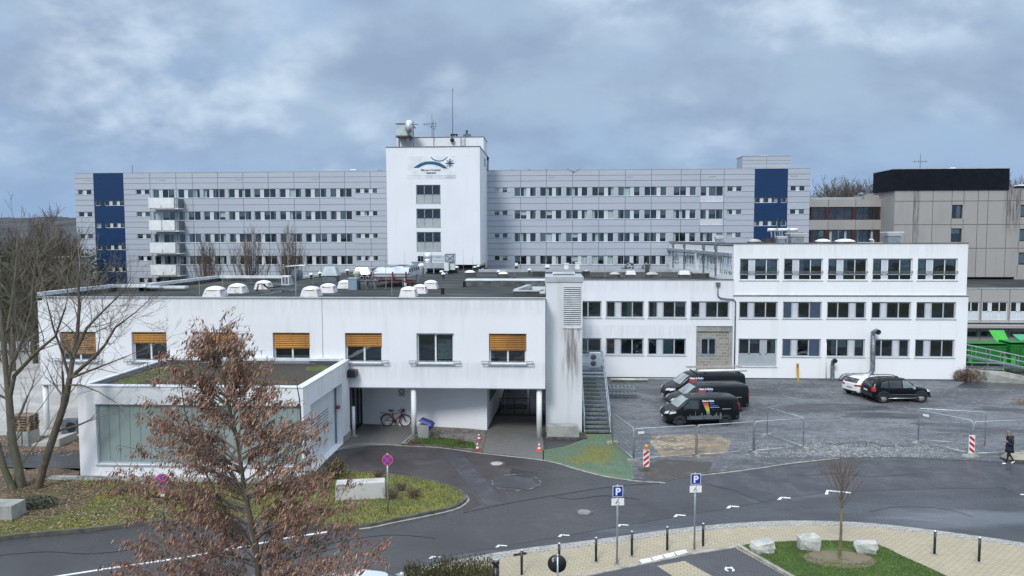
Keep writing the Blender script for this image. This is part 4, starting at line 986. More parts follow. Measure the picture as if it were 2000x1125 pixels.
# ------------------------------------------------------------------ external steel stairs
es=thing('steel_stairs',(2.95,43.9,0),'grey galvanised outdoor steel stairs rising beside the weathered shaft','stairs')
sx0,sx1=2.12,3.66; y0,y1=43.75,49.6; zt_=2.85; n=16
b=MB()
for k in range(n):
    y=y0+(y1-y0)*k/n; z=zt_*(k+1)/n
    b.box(sx0+.05,y,z-.04,sx1-.05,y+.30,z); b.box(sx0+.05,y,z-.10,sx1-.05,y+.03,z-.041)
b.build('tread',M_galvd,es)
for x in (sx0,sx1):
    b=MB(); b.beam((x,y0-.1,.05),(x,y1,zt_),.05,.26); b.beam((x,y1,zt_),(x,y1+1.6,zt_),.05,.26); b.build('stringer',M_galv,es)
    b=MB(); h=1.0
    b.tube([(x,y0,h+.05),(x,y1,zt_+h),(x,y1+1.6,zt_+h)],.028,6); b.tube([(x,y0,.55),(x,y1,zt_+.5),(x,y1+1.6,zt_+.5)],.018,6)
    for k in range(6):
        t=k/5; y=y0+(y1-y0)*t; b.tube([(x,y,zt_*t),(x,y,zt_*t+h)],.022,6)
    b.tube([(x,y1+1.6,0),(x,y1+1.6,zt_+h)],.03,6); b.build('handrail',M_galv,es)
b=MB(); b.box(sx0+.03,y1+.02,zt_-.05,sx1-.03,y1+1.6,zt_); b.build('landing',M_galvd,es)
b=MB(); b.box(sx0,y1+1.58,zt_+.98,sx1,y1+1.62,zt_+1.03); b.box(sx0,y1+1.58,zt_+.1,sx1,y1+1.62,zt_+.14)
b.build('landing_rail',M_galv,es)
ac=thing('heat_pump',(3.0,y1+1.05,zt_),'white heat pump with two round fans on the landing of the steel stairs','air conditioner'); 
b=MB(); b.box(2.75,y1+.8,zt_,3.5,y1+1.2,zt_+1.0); b.build('casing',M_whitep,ac)
for z in (.28,.72):
    b=MB(); b.smooth=True; b.lathe((3.02,y1+.795,zt_+z),[(.19,0),(.19,-.02),(.12,-.03),(.02,-.02)],18,axis='Y'); b.build('fan',M_galvd,ac)
# planter block at the foot of the shaft
b=MB(); b.obox((ux(1100,43.2),43.0,.36),(1.9,.75,.72),rz=.03,taper=.96); o=b.build('concrete_block',M_oldconc); tag(o,'weathered grey concrete block at the foot of the white shaft','concrete block')
b=MB(); b.box(-.1,42.45,0,2.15,42.55,.12); b.box(2.1,42.55,0,2.2,43.4,.12); struct(b.build('shaft_kerb',M_kerbd))
# ================================================================== roof equipment
ZR=LZ1-.165
def RG(u,v): return G(u,v,ZR)
def pxm(u,v): a=RG(u-10,v); c=RG(u+10,v); return 20/(c-a).length
def skylight(u,v,wpx,label,dark=False,flat=False,dirty=False):
    k=pxm(u,v); W=.78*wpx/k; p=RG(u-wpx/2,v)+Vector((W*.5,W*.5,0)); W2=W/2
    t=thing('skylight',p,label,'skylight','skylights on the flat roof')
    h=.42 if not dark else .36
    b=MB(); b.obox(p+Vector((0,0,h/2)),(W,W,h),taper=.80); 
    b.build('curb',M_curbd if dark else M_curb,t)
    d=MB()
    if flat: d.obox(p+Vector((0,0,h+.17)),(W*.98,W*.9,.34),taper=.8)
    else:
        d.smooth=True; r=W*.46; n=20; rings=[(1,.0),(1,.05),(.82,.17),(.55,.26),(.25,.31),(.01,.33)]; o=len(d.v)
        for (s,z) in rings:
            for j in range(n):
                a=2*pi*j/n; c_,s_=math.cos(a),math.sin(a); q=3.5 if s>.5 else 2.5
                e=(abs(c_)**q+abs(s_)**q)**(-1/q)
                d.v.append(p+Vector((c_*e*r*s,s_*e*r*s,h+z*W*.62)))
        for i in range(len(rings)-1):
            for j in range(n): d.face((o+i*n+j,o+i*n+(j+1)%n,o+(i+1)*n+(j+1)%n,o+(i+1)*n+j))
    d.build('dome',M_domed if dirty else M_whitep if flat else M_domeg,t)
SK=[(418,580,47,'white skylight dome nearest the left end of the front roof edge'),(462,573,42,'skylight dome just behind and right of the leftmost one'),
(514,565.3,37,'skylight dome left of the white air conditioner'),(608,579.5,45,'peeling skylight dome at the roof edge right of the satellite dish'),
(641,572.4,39,'skylight dome behind and right of the peeling one by the dish'),(674,563.6,32,'half hidden skylight dome beside the blue grey metal box'),
(800,580,42,'front white skylight dome of the cluster of three in mid roof'),(822,573.8,36,'middle skylight dome of the cluster of three in mid roof'),
(843.5,564.4,35,'rear skylight dome of the cluster of three in mid roof')]
for u,v,w_,l in SK: skylight(u,v,w_,l)
for u,v,w_,l,fl2,dt in ((889.5,529,23,'distant white dome left of the trio beneath the tower',0,0),(907,526.5,19,'distant white dome in the middle of the trio beneath the tower',0,0),(917,524.5,16,'distant white dome at the right of the trio beneath the tower',0,0),
 (920,540,29,'white dome on a dark curb behind the long upstand',0,0),(985,543,27,'white dome on a dark curb left of the shaft top',0,0),(1205,544,30,'dirty beige dome right of the shaft top',0,1),(1235.5,544.5,25,'white flat lidded rooflight between two beige domes',1,0),
 (1279,544.5,34,'dirty beige dome left of the right white rooflight',0,1),(1341,544.5,28,'white flat lidded rooflight nearest the three storey wing',1,0),(1070,529,12,'small white lidded rooflight just behind the shaft',1,0),(1009.5,525,8,'tiny white lidded rooflight near the tower corner',1,0)):
    skylight(u,v,w_,l,dark=True,flat=bool(fl2),dirty=bool(dt))
vents=[(588,546.5,'beside the satellite dish'),(608,546,'first right of the satellite dish'),(625,543,'second right of the satellite dish'),(660,540,'right of the steel hood'),(678.5,537,'left of the second hood'),
(745.5,545,'under the left of the white roof unit'),(770,546.5,'under the middle of the white roof unit'),(862.5,540,'behind the right mid roof dome'),(866,545,'in front of its twin behind the mid roof dome'),(927.5,530,'first of the slanting row below the tower'),(934,528,'second of the slanting row below the tower'),(938,526,'third of the slanting row below the tower'),(942,524.3,'fourth of the slanting row below the tower'),(945,522.6,'last of the slanting row below the tower'),(1034,536,'left of the shaft top, dark stemmed'),(974,540,'next to the open dark curb dome'),(1145,540,'right behind the shaft')]
for u,v,l in vents:
    p=RG(u,v); t=thing('vent_pipe',p,'small white capped roof vent '+l,'roof vent','small capped roof vents'); s=1.0
    b=MB(); b.cyl(p,.11,.42,10); b.build('stem',M_curbd,t)
    b=MB(); b.smooth=True; b.lathe(p+Vector((0,0,.40)),[(.20,0),(.21,.05),(.14,.16),(.01,.2)],12); b.build('cap',M_whitep,t)
for u,v,l in ((864.5,575,'front black pipe stub right of the dome cluster'),(907,560.5,'black pipe stub at the left end of the long upstand')):
    p=RG(u,v); b=MB(); b.lathe(p,[(.12,0),(.12,.42),(.09,.42),(.09,.1)],12); o=b.build('pipe_stub',M_blackp,loc=p); tag(o,l,'roof pipe')
rods=[(389.6,579.5,519,'in front of the leftmost dome'),(435.5,571,517,'behind the two leftmost domes'),(490.5,556,520,'left of the third dome'),(563.5,556,492,'left of the satellite dish'),(611.5,558,514,'behind the peeling dome'),
(652.5,532,513,'behind the steel hood'),(765.5,579.5,541,'at the front roof edge left of the dome cluster'),(754,566.5,488,'tallest one by the white roof unit'),(700,548,490,'by the second hood'),(713,545,484,'right of the second hood'),
(787,566,535,'just in front of the white roof unit'),(791,530,487,'left of the tower duct'),(822,528,492,'before the tower duct'),(905,529,487,'at the trio of distant domes'),(923,530,499,'right of the trio of distant domes'),(949,525,480,'at the tower corner'),(992,540,478,'at the open dark curb dome'),
(1005,543,520,'short one left of the shaft top'),(1182,543,486,'first right of the shaft top'),(1213,544,487,'at the first beige dome'),(1290,543,515,'at the second beige dome'),(1180,541,495,'thin twin right of the shaft top')]
for u,v,vt,l in rods:
    p=RG(u,v); q=PY(u,vt,p.y); h=q.z-p.z; t=thing('lightning_rod',p,'slim lightning rod '+l,'lightning rod','lightning rods on the flat roof')
    b=MB(); b.tube([p,p+Vector((0,0,h*.6)),p+Vector((.0,0,h))],[.022,.016,.008],5); b.build('rod',M_galv,t); b=MB(); b.lathe(p,[(.2,0),(.2,.07),(.05,.1)],10); b.build('foot',M_curbd,t)
# satellite dish on mast
p=RG(578,580); t=thing('satellite_dish',p,'dark round satellite dish on a mast at the front roof edge','satellite dish')
hM=PY(577,519,p.y).z-p.z; b=MB(); b.tube([p,p+Vector((0,0,hM))],.045,8); b.tube([p+Vector((-.6,0,hM-.05)),p+Vector((.65,0,hM+.02))],.04,6); 
for k in range(7): x=-.5+k*.17; b.tube([p+Vector((x,-.12,hM-.03)),p+Vector((x,.12,hM-.03))],.015,4)
b.build('mast',M_galv,t)
c=PY(578.5,537,p.y+.25); b=MB(); b.smooth=True; b.lathe(c,[(.01,-.02),(.20,.0),(.33,.06),(.39,.13)],22,axis='Y',cap=False); b.lathe(c+Vector((0,.012,0)),[(.01,-.02),(.20,.0),(.33,.06),(.39,.13)],22,axis='Y',cap=False)
b.build('dish',mat('dish_grey',(.10,.125,.15),.5),t)
b=MB(); b.tube([c+Vector((0,.1,-.38)),c+Vector((0,.5,-.1))],.02,5); b.cyl(c+Vector((0,.45,-.1)),.05,.12,8,axis='Y'); b.build('receiver_arm',M_galvd,t)
# white air conditioner
p=RG(557,559); t=thing('air_conditioner',p,'white outdoor air conditioner on the roof left of the dish','air conditioner')
b=MB(); b.box(p.x-.28,p.y,p.z+.1,p.x+.28,p.y+.95,p.z+.78); b.build('casing',M_whitep,t)
b=MB(); b.box(p.x-.21,p.y-.012,p.z+.17,p.x-.03,p.y-.002,p.z+.7); b.box(p.x+.02,p.y-.012,p.z+.17,p.x+.22,p.y-.002,p.z+.7)
for k in range(7): b.box(p.x+.285,p.y+.1,p.z+.2+k*.075,p.x+.295,p.y+.85,p.z+.22+k*.075)
b.build('grille',M_galvd,t)
b=MB(); b.box(p.x-.4,p.y-.1,p.z,p.x+.5,p.y+1,p.z+.1); b.build('stand',M_galvd,t)
b=MB(); b.smooth=True; b.tube([RG(502,570)+Vector((0,0,.1)),RG(505,566)+Vector((0,0,.4)),RG(512,565)+Vector((0,0,.45)),RG(524,566)+Vector((0,0,.12)),RG(548,564)+Vector((0,0,.2))],.06,8); o=b.build('roof_hose',M_blackp); tag(o,'black insulated hose running to the white air conditioner','hose')
b=MB(); b.smooth=True
pts=[RG(528+i*6,570.5)+Vector((0,0,.06+.07*math.sin(i*1.5))) for i in range(10)]; b.tube(pts,.035,6); o=b.build('roof_cable',M_blackp); tag(o,'wavy black cable lying on the roof below the air conditioner','cable')
b=MB(); b.tube([RG(510,577)+Vector((0,0,.03)),RG(535,573)+Vector((0,0,.03)),RG(560,569)+Vector((0,0,.03)),RG(578,567)+Vector((0,0,.03))],.03,6); o=b.build('roof_cable',M_galv); tag(o,'thin pale conduit crossing the felt near the third dome','cable')
# exhaust hoods
def hood(u,v,wpx,hz,label,m=M_galv,dark=False):
    p=RG(u,v); k=pxm(u,v); W=wpx/k; t=thing('exhaust_hood',p,label,'exhaust hood')
    b=MB(); b.obox(p+Vector((0,W*.4,.25)),(W*.82,W*.7,.5)); b.build('base',M_signk if dark else M_galvd,t)
    b=MB(); b.obox(p+Vector((0,W*.4,.5+hz/2)),(W,W*.85,hz),taper=.62); b.build('hood',m,t)
hood(643,550,32,.75,'pale green trapezoid metal hood behind the front domes',mat('pale_green_sheet',(.36,.46,.47),.45,var=.1))
hood(706,546,33,.55,'bright metal hood on a dark base left of the white roof unit',M_alu,True)
p=RG(689,566.5); t=thing('metal_cabinet',p,'blue grey metal cabinet on the roof behind the front domes','metal cabinet'); bgrey=mat('blue_grey_metal',(.22,.30,.36),.5,var=.08)
b=MB(); b.box(p.x-.33,p.y,p.z,p.x+.28,p.y+.6,p.z+.8); b.build('casing',bgrey,t); b=MB(); b.box(p.x-.36,p.y-.03,p.z+.8,p.x+.31,p.y+.63,p.z+.85); b.build('lid',M_cap,t)
b=MB(); b.smooth=True; q=p+Vector((.0,1.2,0)); b.lathe(q,[(.2,0),(.2,1.0),(.28,1.1),(.28,1.25),(.16,1.35)],14); b.build('flue',mat('beige_flue',(.45,.44,.38),.6),t)
# pipework bench
t=thing('pipe_bench',RG(715,566),'low grey pipe rack with looped pipes right of the blue grey cabinet','pipe rack'); p=RG(715,566)
b=MB(); b.box(p.x-.7,p.y,p.z+.62,p.x+.8,p.y+.5,p.z+.68)
for x in (-.55,0,.6): b.box(p.x+x-.03,p.y,p.z,p.x+x+.03,p.y+.06,p.z+.62); b.box(p.x+x-.03,p.y+.44,p.z,p.x+x+.03,p.y+.5,p.z+.62)
b.build('rack',M_galvd,t); b=MB(); b.smooth=True
for x in (-.35,.05): b.lathe((p.x+x,p.y+.2,p.z+.85),[(.12,-.02),(.16,0),(.12,.02)],14,axis='Y',cap=False)
b.tube([(p.x+.3,p.y+.2,p.z+.7),(p.x+.45,p.y+.2,p.z+1.0),(p.x+.5,p.y+.2,p.z+1.3),(p.x+.7,p.y+.2,p.z+1.35)],.05,8); b.build('pipes',M_galv,t)
# big white roof unit on red frame
p=RG(763,562); Y0=p.y+1.0; k=F/(p.y+2); t=thing('cooling_unit',(p.x,Y0,ZR),'large white cooling unit with louvred side on a red steel frame','cooling unit')
x0,x1=ux(725,Y0,545),ux(797,Y0,545); zb=zz(760,541,Y0); ztp=zz(760,524,Y0+1.2); Y1=Y0+5.6
b=MB(); b.add([(x0,Y0,zb),(x1,Y0,zb),(x1,Y1,zb),(x0,Y1,zb),(x0+.2,Y0+1.2,ztp+.05),(x1-.1,Y0+1.2,ztp+.05),(x1-.1,Y1-.6,ztp+.05),(x0+.2,Y1-.6,ztp+.05),(x0,Y0,zb+.28),(x1,Y0,zb+.28),(x1,Y1,zb+.28),(x0,Y1,zb+.28)],
 [(3,2,1,0),(0,1,9,8),(1,2,10,9),(2,3,11,10),(3,0,8,11),(8,9,5,4),(9,10,6,5),(10,11,7,6),(11,8,4,7),(4,5,6,7)]); b.build('casing',mat('unit_sheet',(.55,.58,.60),.4,metal=.2,var=.15,scale=1),t)
b=MB()
for kx in range(2):
    for ky in range(3): b.lathe((x0+.9+kx*1.5,Y0+1.9+ky*1.1,ztp+.05),[(.35,0),(.35,.12),(.3,.12),(.28,.03)],14)
b.build('fan',M_galv,t)
b=MB()
for kk in range(5):
    ya=Y0+.7+kk*.95; b.add([(x1+.012,ya,zb+.33),(x1+.012,ya+.5,zb+.33),(x1-.06,ya+.5,zb+.62),(x1-.06,ya,zb+.62)],[(0,1,2,3)])
b.build('louvre',M_signk,t)
b=MB()
for xx in (x0+.25,x1-.25):
    for yy in (Y0+.2,Y1-.4): b.obox((xx,yy,(zb+ZR)/2),(.16,.16,zb-ZR-.01),taper=1.3)
b.build('leg',M_whitep,t)
b=MB()
for zq in (zb+.0,zb+.22): b.beam((x0-.2,Y0-.25,zq),(x1+.25,Y0-.25,zq),.05,.05)
for xx in (x0+.1,(x0+x1)/2+.3,x1-.1): b.beam((xx,Y0-.28,ZR+.3),(xx,Y0-.28,zb+.4),.10,.10)
b.beam((x0-1.6,Y0-.3,ZR+.42),(x1+.5,Y0-.3,ZR+.42),.07,.10); b.beam((x0-.3,Y0+.9,ZR+.42),(x1+.5,Y0+.9,ZR+.42),.07,.10)
for k2 in range(5): xx=x0-.2+k2*(x1-x0+.4)/4; b.beam((xx,Y0-.3,ZR+.36),(xx,Y0+1.6,ZR+.36),.08,.1)
for xx in (x0-.2,x1+.2): b.beam((xx,Y0-.3,ZR),(xx,Y0-.3,ZR+.42),.1,.1)
b.build('frame',M_rust,t)
# duct cluster beneath the tower
p=RG(850,534); Y0=p.y-1; t=thing('ventilation_duct',p,'large bright metal duct assembly on the roof at the foot of the tower','ventilation duct')
def ub(mb,u0,u1,v0,v1,dy0,dy1): mb.box(ux(u0,Y0+dy0,520),Y0+dy0,zz(850,v1,Y0+dy0),ux(u1,Y0+dy0,520),Y0+dy1,zz(850,v0,Y0+dy0))
b=MB(); ub(b,826,868,513,524,0,1.6); ub(b,845,880,507,513,.3,1.4); b.build('main_duct',M_alu,t)
b=MB(); b.smooth=True; q=Vector((ux(833,Y0,505),Y0+.8,zz(833,504,Y0))); b.tube([q+Vector((-.4,0,.1)),q+Vector((.4,0,.1))],.5,14); b.lathe(q+Vector((0,0,-.9)),[(.25,0),(.4,.4),(.5,.8)],12); b.build('elbow',M_alu,t)
b=MB(); ub(b,868,887,497,512,.2,1.6); ub(b,843,868,499,509,.5,1.5); b.build('filter_box',M_alu,t)
b=MB()
for u in (870,885.5): ub(b,u,u+1,497,512,.17,.2)
ub(b,869,887,496,497,.15,1.6); ub(b,869,887,511,512,.15,.2)
b.beam((ux(871,Y0),Y0+.15,zz(850,499,Y0)),(ux(885,Y0),Y0+.15,zz(850,510,Y0)),.05); b.beam((ux(885,Y0),Y0+.15,zz(850,499,Y0)),(ux(871,Y0),Y0+.15,zz(850,510,Y0)),.05)
b.build('box_frame',M_galvd,t)
b=MB(); ub(b,867,876,513,529,-.2,.6); ub(b,878,888,509,527,.3,1); b.build('riser',M_capw,t)
b=MB(); ub(b,828,834,524,531,0,.4); ub(b,846,848,524,534,0,.2); b.add([(ux(801,Y0),Y0+.2,zz(850,511.5,Y0)),(ux(826,Y0),Y0+.2,zz(850,511,Y0)),(ux(826,Y0),Y0+.2,zz(850,521,Y0)),(ux(808,Y0),Y0+.2,zz(850,521,Y0)),(ux(801,Y0),Y0+1.2,zz(850,511.5,Y0)),(ux(826,Y0),Y0+1.2,zz(850,511,Y0)),(ux(826,Y0),Y0+1.2,zz(850,521,Y0)),(ux(808,Y0),Y0+1.2,zz(850,521,Y0))],[(0,1,2,3),(7,6,5,4),(0,4,5,1),(1,5,6,2),(2,6,7,3),(3,7,4,0)])
ub(b,828,832,531,535,0,.4); ub(b,870,874,529,536,-.1,.3); b.build('support',bgrey,t)
b=MB(); ub(b,824,868,527,533,1.0,1.6); b.build('under_duct_shade',M_signk,t)  # black box painted in as the shade beneath the ducts
p2=RG(823,541); t=thing('vent_pipe',p2,'white capped flue standing left of the bright duct','roof vent'); b=MB(); b.smooth=True; b.lathe(p2,[(.2,0),(.2,.9),(.3,1.0),(.3,1.15),(.1,1.3)],14); b.build('flue',M_whitep,t)
# long upstand, light well
p=RG(910,559.5); x1=LX1-.1; t=thing('roof_upstand',(p.x,p.y,ZR),'long low felt covered upstand with bright white top left of the shaft','roof upstand')
b=MB(); b.box(p.x,p.y,ZR,x1,p.y+1.3,ZR+.42); b.build('base',mat('dark_felt_side',(.11,.125,.12),.8,var=.25,scale=2),t); b=MB(); b.box(p.x-.05,p.y-.05,ZR+.42,x1,p.y+1.4,ZR+.52); b.build('cover',M_capw,t)
p=RG(1002.5,581); t=thing('light_well',(p.x,p.y,ZR),'angular light well frame on the roof corner next to the shaft','light well')
xw=ux(1052,p.y,580); b=MB(); b.add([(p.x,p.y+.1,ZR),(xw,p.y+.1,ZR),(xw+.08,p.y+.1,ZR+.36),(p.x,p.y+.1,ZR+.36),(p.x,p.y+.45,ZR),(xw,p.y+.45,ZR),(xw+.08,p.y+.45,ZR+.36),(p.x,p.y+.45,ZR+.36)],[(0,1,2,3),(7,6,5,4),(0,4,5,1),(1,5,6,2),(2,6,7,3),(3,7,4,0)]); b.build('front_upstand',M_curbd,t)
b=MB(); b.box(p.x-.03,p.y+.05,ZR+.36,xw+.1,p.y+.55,ZR+.42); b.beam((p.x+.15,p.y+.5,ZR+.38),(p.x+.9,p.y+3.2,ZR+.5),.32,.2); b.beam((xw,p.y+.5,ZR+.38),(LX1-.2,p.y+1.0,ZR+.40),.25,.08); b.build('cover',M_cap,t)
b=MB(); b.box(p.x+.95,p.y+3.3,ZR,LX1-.05,p.y+3.4,ZR+.45); b.box(p.x+.35,p.y+.9,ZR,p.x+.4,p.y+3.2,ZR+.3); b.build('white_wall',M_whitep,t)
# mid distance roof extras on the right
for (u,v,kind,l) in ((1106,529,'ac','white air conditioner on the roof behind the shaft'),(1128,527,'ac','white vent housing with black hose behind the shaft')):
    p=RG(u,v); t=thing('air_conditioner',p,l,'air conditioner'); b=MB(); b.box(p.x-.24,p.y,p.z,p.x+.24,p.y+.5,p.z+.75); b.build('casing',M_whitep,t); b=MB(); b.box(p.x-.3,p.y-.05,p.z+.76,p.x+.3,p.y+.55,p.z+.85); b.build('lid',M_whitep,t)
b=MB(); q=RG(1166,543); b.obox(q+Vector((0,0,.02)),(.1,1.6,.1),rz=.6); b.obox(q+Vector((.3,.5,.05)),(.1,1.5,.1),rz=-.9); b.obox(q+Vector((1.0,.2,.05)),(.8,.1,.1)); o=b.build('roof_debris',M_curbd,loc=q); tag(o,'dark battens lying on the roof right of the shaft','battens')
for (u0,u1,v,h,l) in ((1040,1064,540,.45,'dark low box left of the shaft top'),(1355,1385,546,.5,'black low box on the roof at the three storey wing'),(1137,1152,541,.5,'dark box right behind the shaft'),(858,892,533,.45,'dark felt covered box below the distant trio of domes'),(1262,1268,533,.8,'slim grey box near the second beige dome')):
    p=RG((u0+u1)/2,v); k=pxm((u0+u1)/2,v); W=(u1-u0)/k; t=thing('roof_box',p,l,'roof box'); b=MB(); b.box(p.x-W/2,p.y,ZR,p.x+W/2,p.y+.9,ZR+h); b.build('box_body',M_curbd,t); b=MB(); b.box(p.x-W/2-.04,p.y-.04,ZR+h,p.x+W/2+.04,p.y+.94,ZR+h+.05); b.build('lid',M_capd,t)
for (u,v,l) in ((1222,529,'tangled grey metal pipework behind the beige domes'),(1255,531,'low grey pipework right of the white lidded rooflight')):
    p=RG(u,v); b=MB(); b.smooth=True
    b.tube([p,p+Vector((0,0,.6)),p+Vector((.4,0,.9)),p+Vector((.8,.1,.7))],.12,8); b.tube([p+Vector((-.5,0,.3)),p+Vector((.6,.2,.35))],.09,8); b.tube([p+Vector((.8,.1,0)),p+Vector((.8,.1,.75))],.1,8)
    o=b.build('roof_pipework',M_galvd,loc=p); tag(o,l,'pipework')
# upper roof (three storey wing) equipment
def UR(u,dy=4.0,z=ZU-.12): q=PY(u,470,YU+dy); q.z=z; return q
def uh(u0,u1,vt,label,dy=4.,m=M_galv,lid=True,name='roof_vent'):
    a=UR(u0,dy); c=UR(u1,dy); h=zz((u0+u1)/2,vt,YU+dy)-a.z; W=(c.x-a.x); x=(a.x+c.x)/2; t=thing(name,(x,a.y,a.z),label,'roof vent')
    b=MB(); b.box(x-W*.36,a.y,a.z,x+W*.36,a.y+W*.7,a.z+h*.72); b.build('casing',m,t)
    if lid: b=MB(); b.obox((x,a.y+W*.35,a.z+h*.86),(W*.8,W*.8,h*.28),taper=1.22); b.build('lid',M_whitep,t); b=MB(); b.obox((x,a.y+W*.35,a.z+h*1.02),(W*.98,W*.98,h*.05+.03)); b.build('cap',M_whitep,t)
uh(1396.5,1413,462,'small white capped vent at the left end of the upper roof',6)
uh(1517,1537,462,'white capped vent before the blue stripe on the upper roof',3)
uh(1541,1575,456,'large grey vent with white lid right of the blue stripe',4)
uh(1730,1764,454,'broad white lidded vent in front of the stained concrete wall',3)
t=thing('pipe_manifold',UR(1530,9),'row of white capped pipes on a frame above the blue stripe','roof pipes'); q=UR(1530,9); b=MB(); b.smooth=True
zt2=zz(1530,449,YU+9); 
for u0,u1 in ((1499,1516),(1518,1540),(1541,1557)): b.tube([(UR(u0,9).x,q.y,zt2),(UR(u1,9).x,q.y,zt2)],.16,10)
b.build('top_pipe',M_whitep,t); b=MB(); b.smooth=True
for u in (1505,1512,1521,1526): b.tube([(UR(u,9).x,q.y,q.z),(UR(u,9).x+.05,q.y-.2,q.z+.7),(UR(u,9).x,q.y,zt2)],.09,8)
b.build('riser',M_galvd,t); b=MB()
for u0,u1 in ((1494,1508),(1509,1518)): b.box(UR(u0,7).x,q.y-2,q.z,UR(u1,7).x,q.y-1,q.z+.55)
b.build('plinth_box',M_curbd,t)
def uskylight(u,w_,label,dy=4):
    p=UR(u,dy); W=w_/22.; t=thing('skylight',p,label,'skylight','skylights on the upper roof'); b=MB(); b.obox(p+Vector((0,0,.12)),(W,W,.24),taper=.9); b.build('curb',M_curbd,t)
    b=MB(); b.smooth=True; b.lathe(p+Vector((0,0,.24)),[(W*.52,0),(W*.45,.12),(W*.25,.24),(.01,.28)],16); b.build('dome',M_domed if u<1500 else M_domeg,t)
uskylight(1474,26,'dull dome on the upper roof left of the blue stripe'); uskylight(1607,30,'white dome on the upper roof below the brown windows, left one'); uskylight(1650,38,'white dome on the upper roof below the brown windows, right one')
p=UR(1706,3); b=MB(); b.smooth=True; b.tube([p,p+Vector((0,0,.35)),p+Vector((-.06,0,.45)),p+Vector((-.3,0,.45)),p+Vector((-.34,0,.38))],.06,8); o=b.build('pipe_hook',M_whitep,loc=p); tag(o,'white bent pipe on the upper roof left of the broad vent','roof pipe')
for u,vt,l in ((1518,425,'thin rod left of the blue stripe edge, upper roof'),(1527,428,'thin rod in front of the blue stripe, upper roof'),(1637,435,'thin rod before the brown windows, upper roof'),(1675,440,'thin rod right of the brown window pillar, upper roof'),(1776,428,'thin rod before the stained concrete, upper roof')):
    p=UR(u,5); h=zz(u,vt,p.y)-p.z; t=thing('lightning_rod',p,l,'lightning rod','lightning rods on the upper roof'); b=MB(); b.tube([p,p+Vector((0,0,h))],[.02,.01],5); b.build('rod',M_galv,t); b=MB(); b.lathe(p,[(.15,0),(.15,.06),(.04,.08)],8); b.build('foot',M_curbd,t)
# ================================================================== ground
def gp(pts,z=0.0): return [ (lambda q:(q.x,q.y,z))(G(u,v,z)) for u,v in pts]
def smoothpts(pts,n=4,closed=True):
    out=[]; N=len(pts)
    for i in range(N if closed else N-1):
        p0,p1,p2,p3=[Vector((*pts[(i+k)%N][:2],0)) if closed else Vector((*pts[max(0,min(N-1,i+k))][:2],0)) for k in (-1,0,1,2)]
        for k in range(n):
            t=k/n; q=.5*((2*p1)+(-p0+p2)*t+(2*p0-5*p1+4*p2-p3)*t*t+(-p0+3*p1-3*p2+p3)*t*t*t); out.append((q.x,q.y))
    if not closed: out.append(tuple(pts[-1][:2]))
    return out
def sheet(name,pts,m,z,label=None,kind='structure'):
    """flat ground sheet from image points, triangulated"""
    q=gp(pts); b=MB(); b.poly([(x,y,z) for x,y,_ in q]); o=b.build(name,m,tri=True)
    for p in o.data.polygons:
        if p.normal.z<0: p.flip()
    o['kind']=kind
    if label: o['label']=label
    return o
def wsheet(name,pts,m,z):
    b=MB(); b.poly([(x,y,z) for x,y in pts]); o=b.build(name,m,tri=True)
    for p in o.data.polygons:
        if p.normal.z<0: p.flip()
    return struct(o)
def slab(name,pts,m,z,skirt=M_kerbd,down=0.0):
    """raised ground (grass island, pavement) from world xy points"""
    b=MB().use(m); b.poly([(x,y,z) for x,y in pts]); b.use(skirt)
    n=len(pts)
    for i in range(n): p,q=pts[i],pts[(i+1)%n]; b.quad((p[0],p[1],down),(q[0],q[1],down),(q[0],q[1],z),(p[0],p[1],z))
    o=b.build(name,tri=True); return struct(o)
def strip(name,pts,w,z0,z1,m,side=1,gap=.0):
    """kerb line along world xy points; side=+1 left of travel"""
    b=MB(); P=[Vector((x,y,0)) for x,y in pts]; L=[]
    for i,p in enumerate(P):
        d=(P[min(i+1,len(P)-1)]-P[max(i-1,0)]).normalized(); nn=Vector((-d.y,d.x,0))*side; L.append((p,p+nn*w))
    for i in range(len(L)-1):
        a,b_=L[i]; c,d=L[i+1]; up=Vector((0,0,z1)); lo=Vector((0,0,z0))
        b.quad(a+up,c+up,d+up,b_+up); b.quad(a+lo,c+lo,c+up,a+up); b.quad(b_+up,d+up,d+lo,b_+lo)
    return struct(b.build(name,m))
# one sheet to the horizon
b=MB(); b.poly([(-1800,-200,-.02),(1800,-200,-.02),(1800,2600,-.02),(-1800,2600,-.02)]); gr=struct(b.build('ground',M_ground))
wsheet('asphalt_road',[(-70,4),(70,4),(70,41.5),(20,41.5),(2,43.6),(-12,43.4),(-12.2,34.5),(-34,34.2),(-34,32),(-70,31)],M_asph,.0)
# gravelly building lot
wl_=[(1192,846),(1229,893),(1240,936),(1285,943),(1372,925),(1450,919),(1550,906),(1640,896),(1720,892),(1850,898),(1962,902),(2080,905),(2300,905)]
q=gp(wl_); lot=[(x,y) for x,y,_ in q]
lot+= [(60,60),(60,73.9),(34.0,73.9),(34.0,61.5),(3.8,61.5)]
wsheet('gravel_lot',lot,M_lot,.008)
wsheet('passage_ground',[(-3.4,48.4),(1.9,48.4),(1.9,61.0),(-3.4,61.0)],M_lot,.006)
M_lotd=layered('damp_lot',(.058,.060,.066),[((.105,.11,.117),.9,.45,.65,(.6,1.4,1),.8),((.18,.18,.19),9,.55,.75,(1,1,1),.4)],rough=.5,bump=.9,bscale=18)
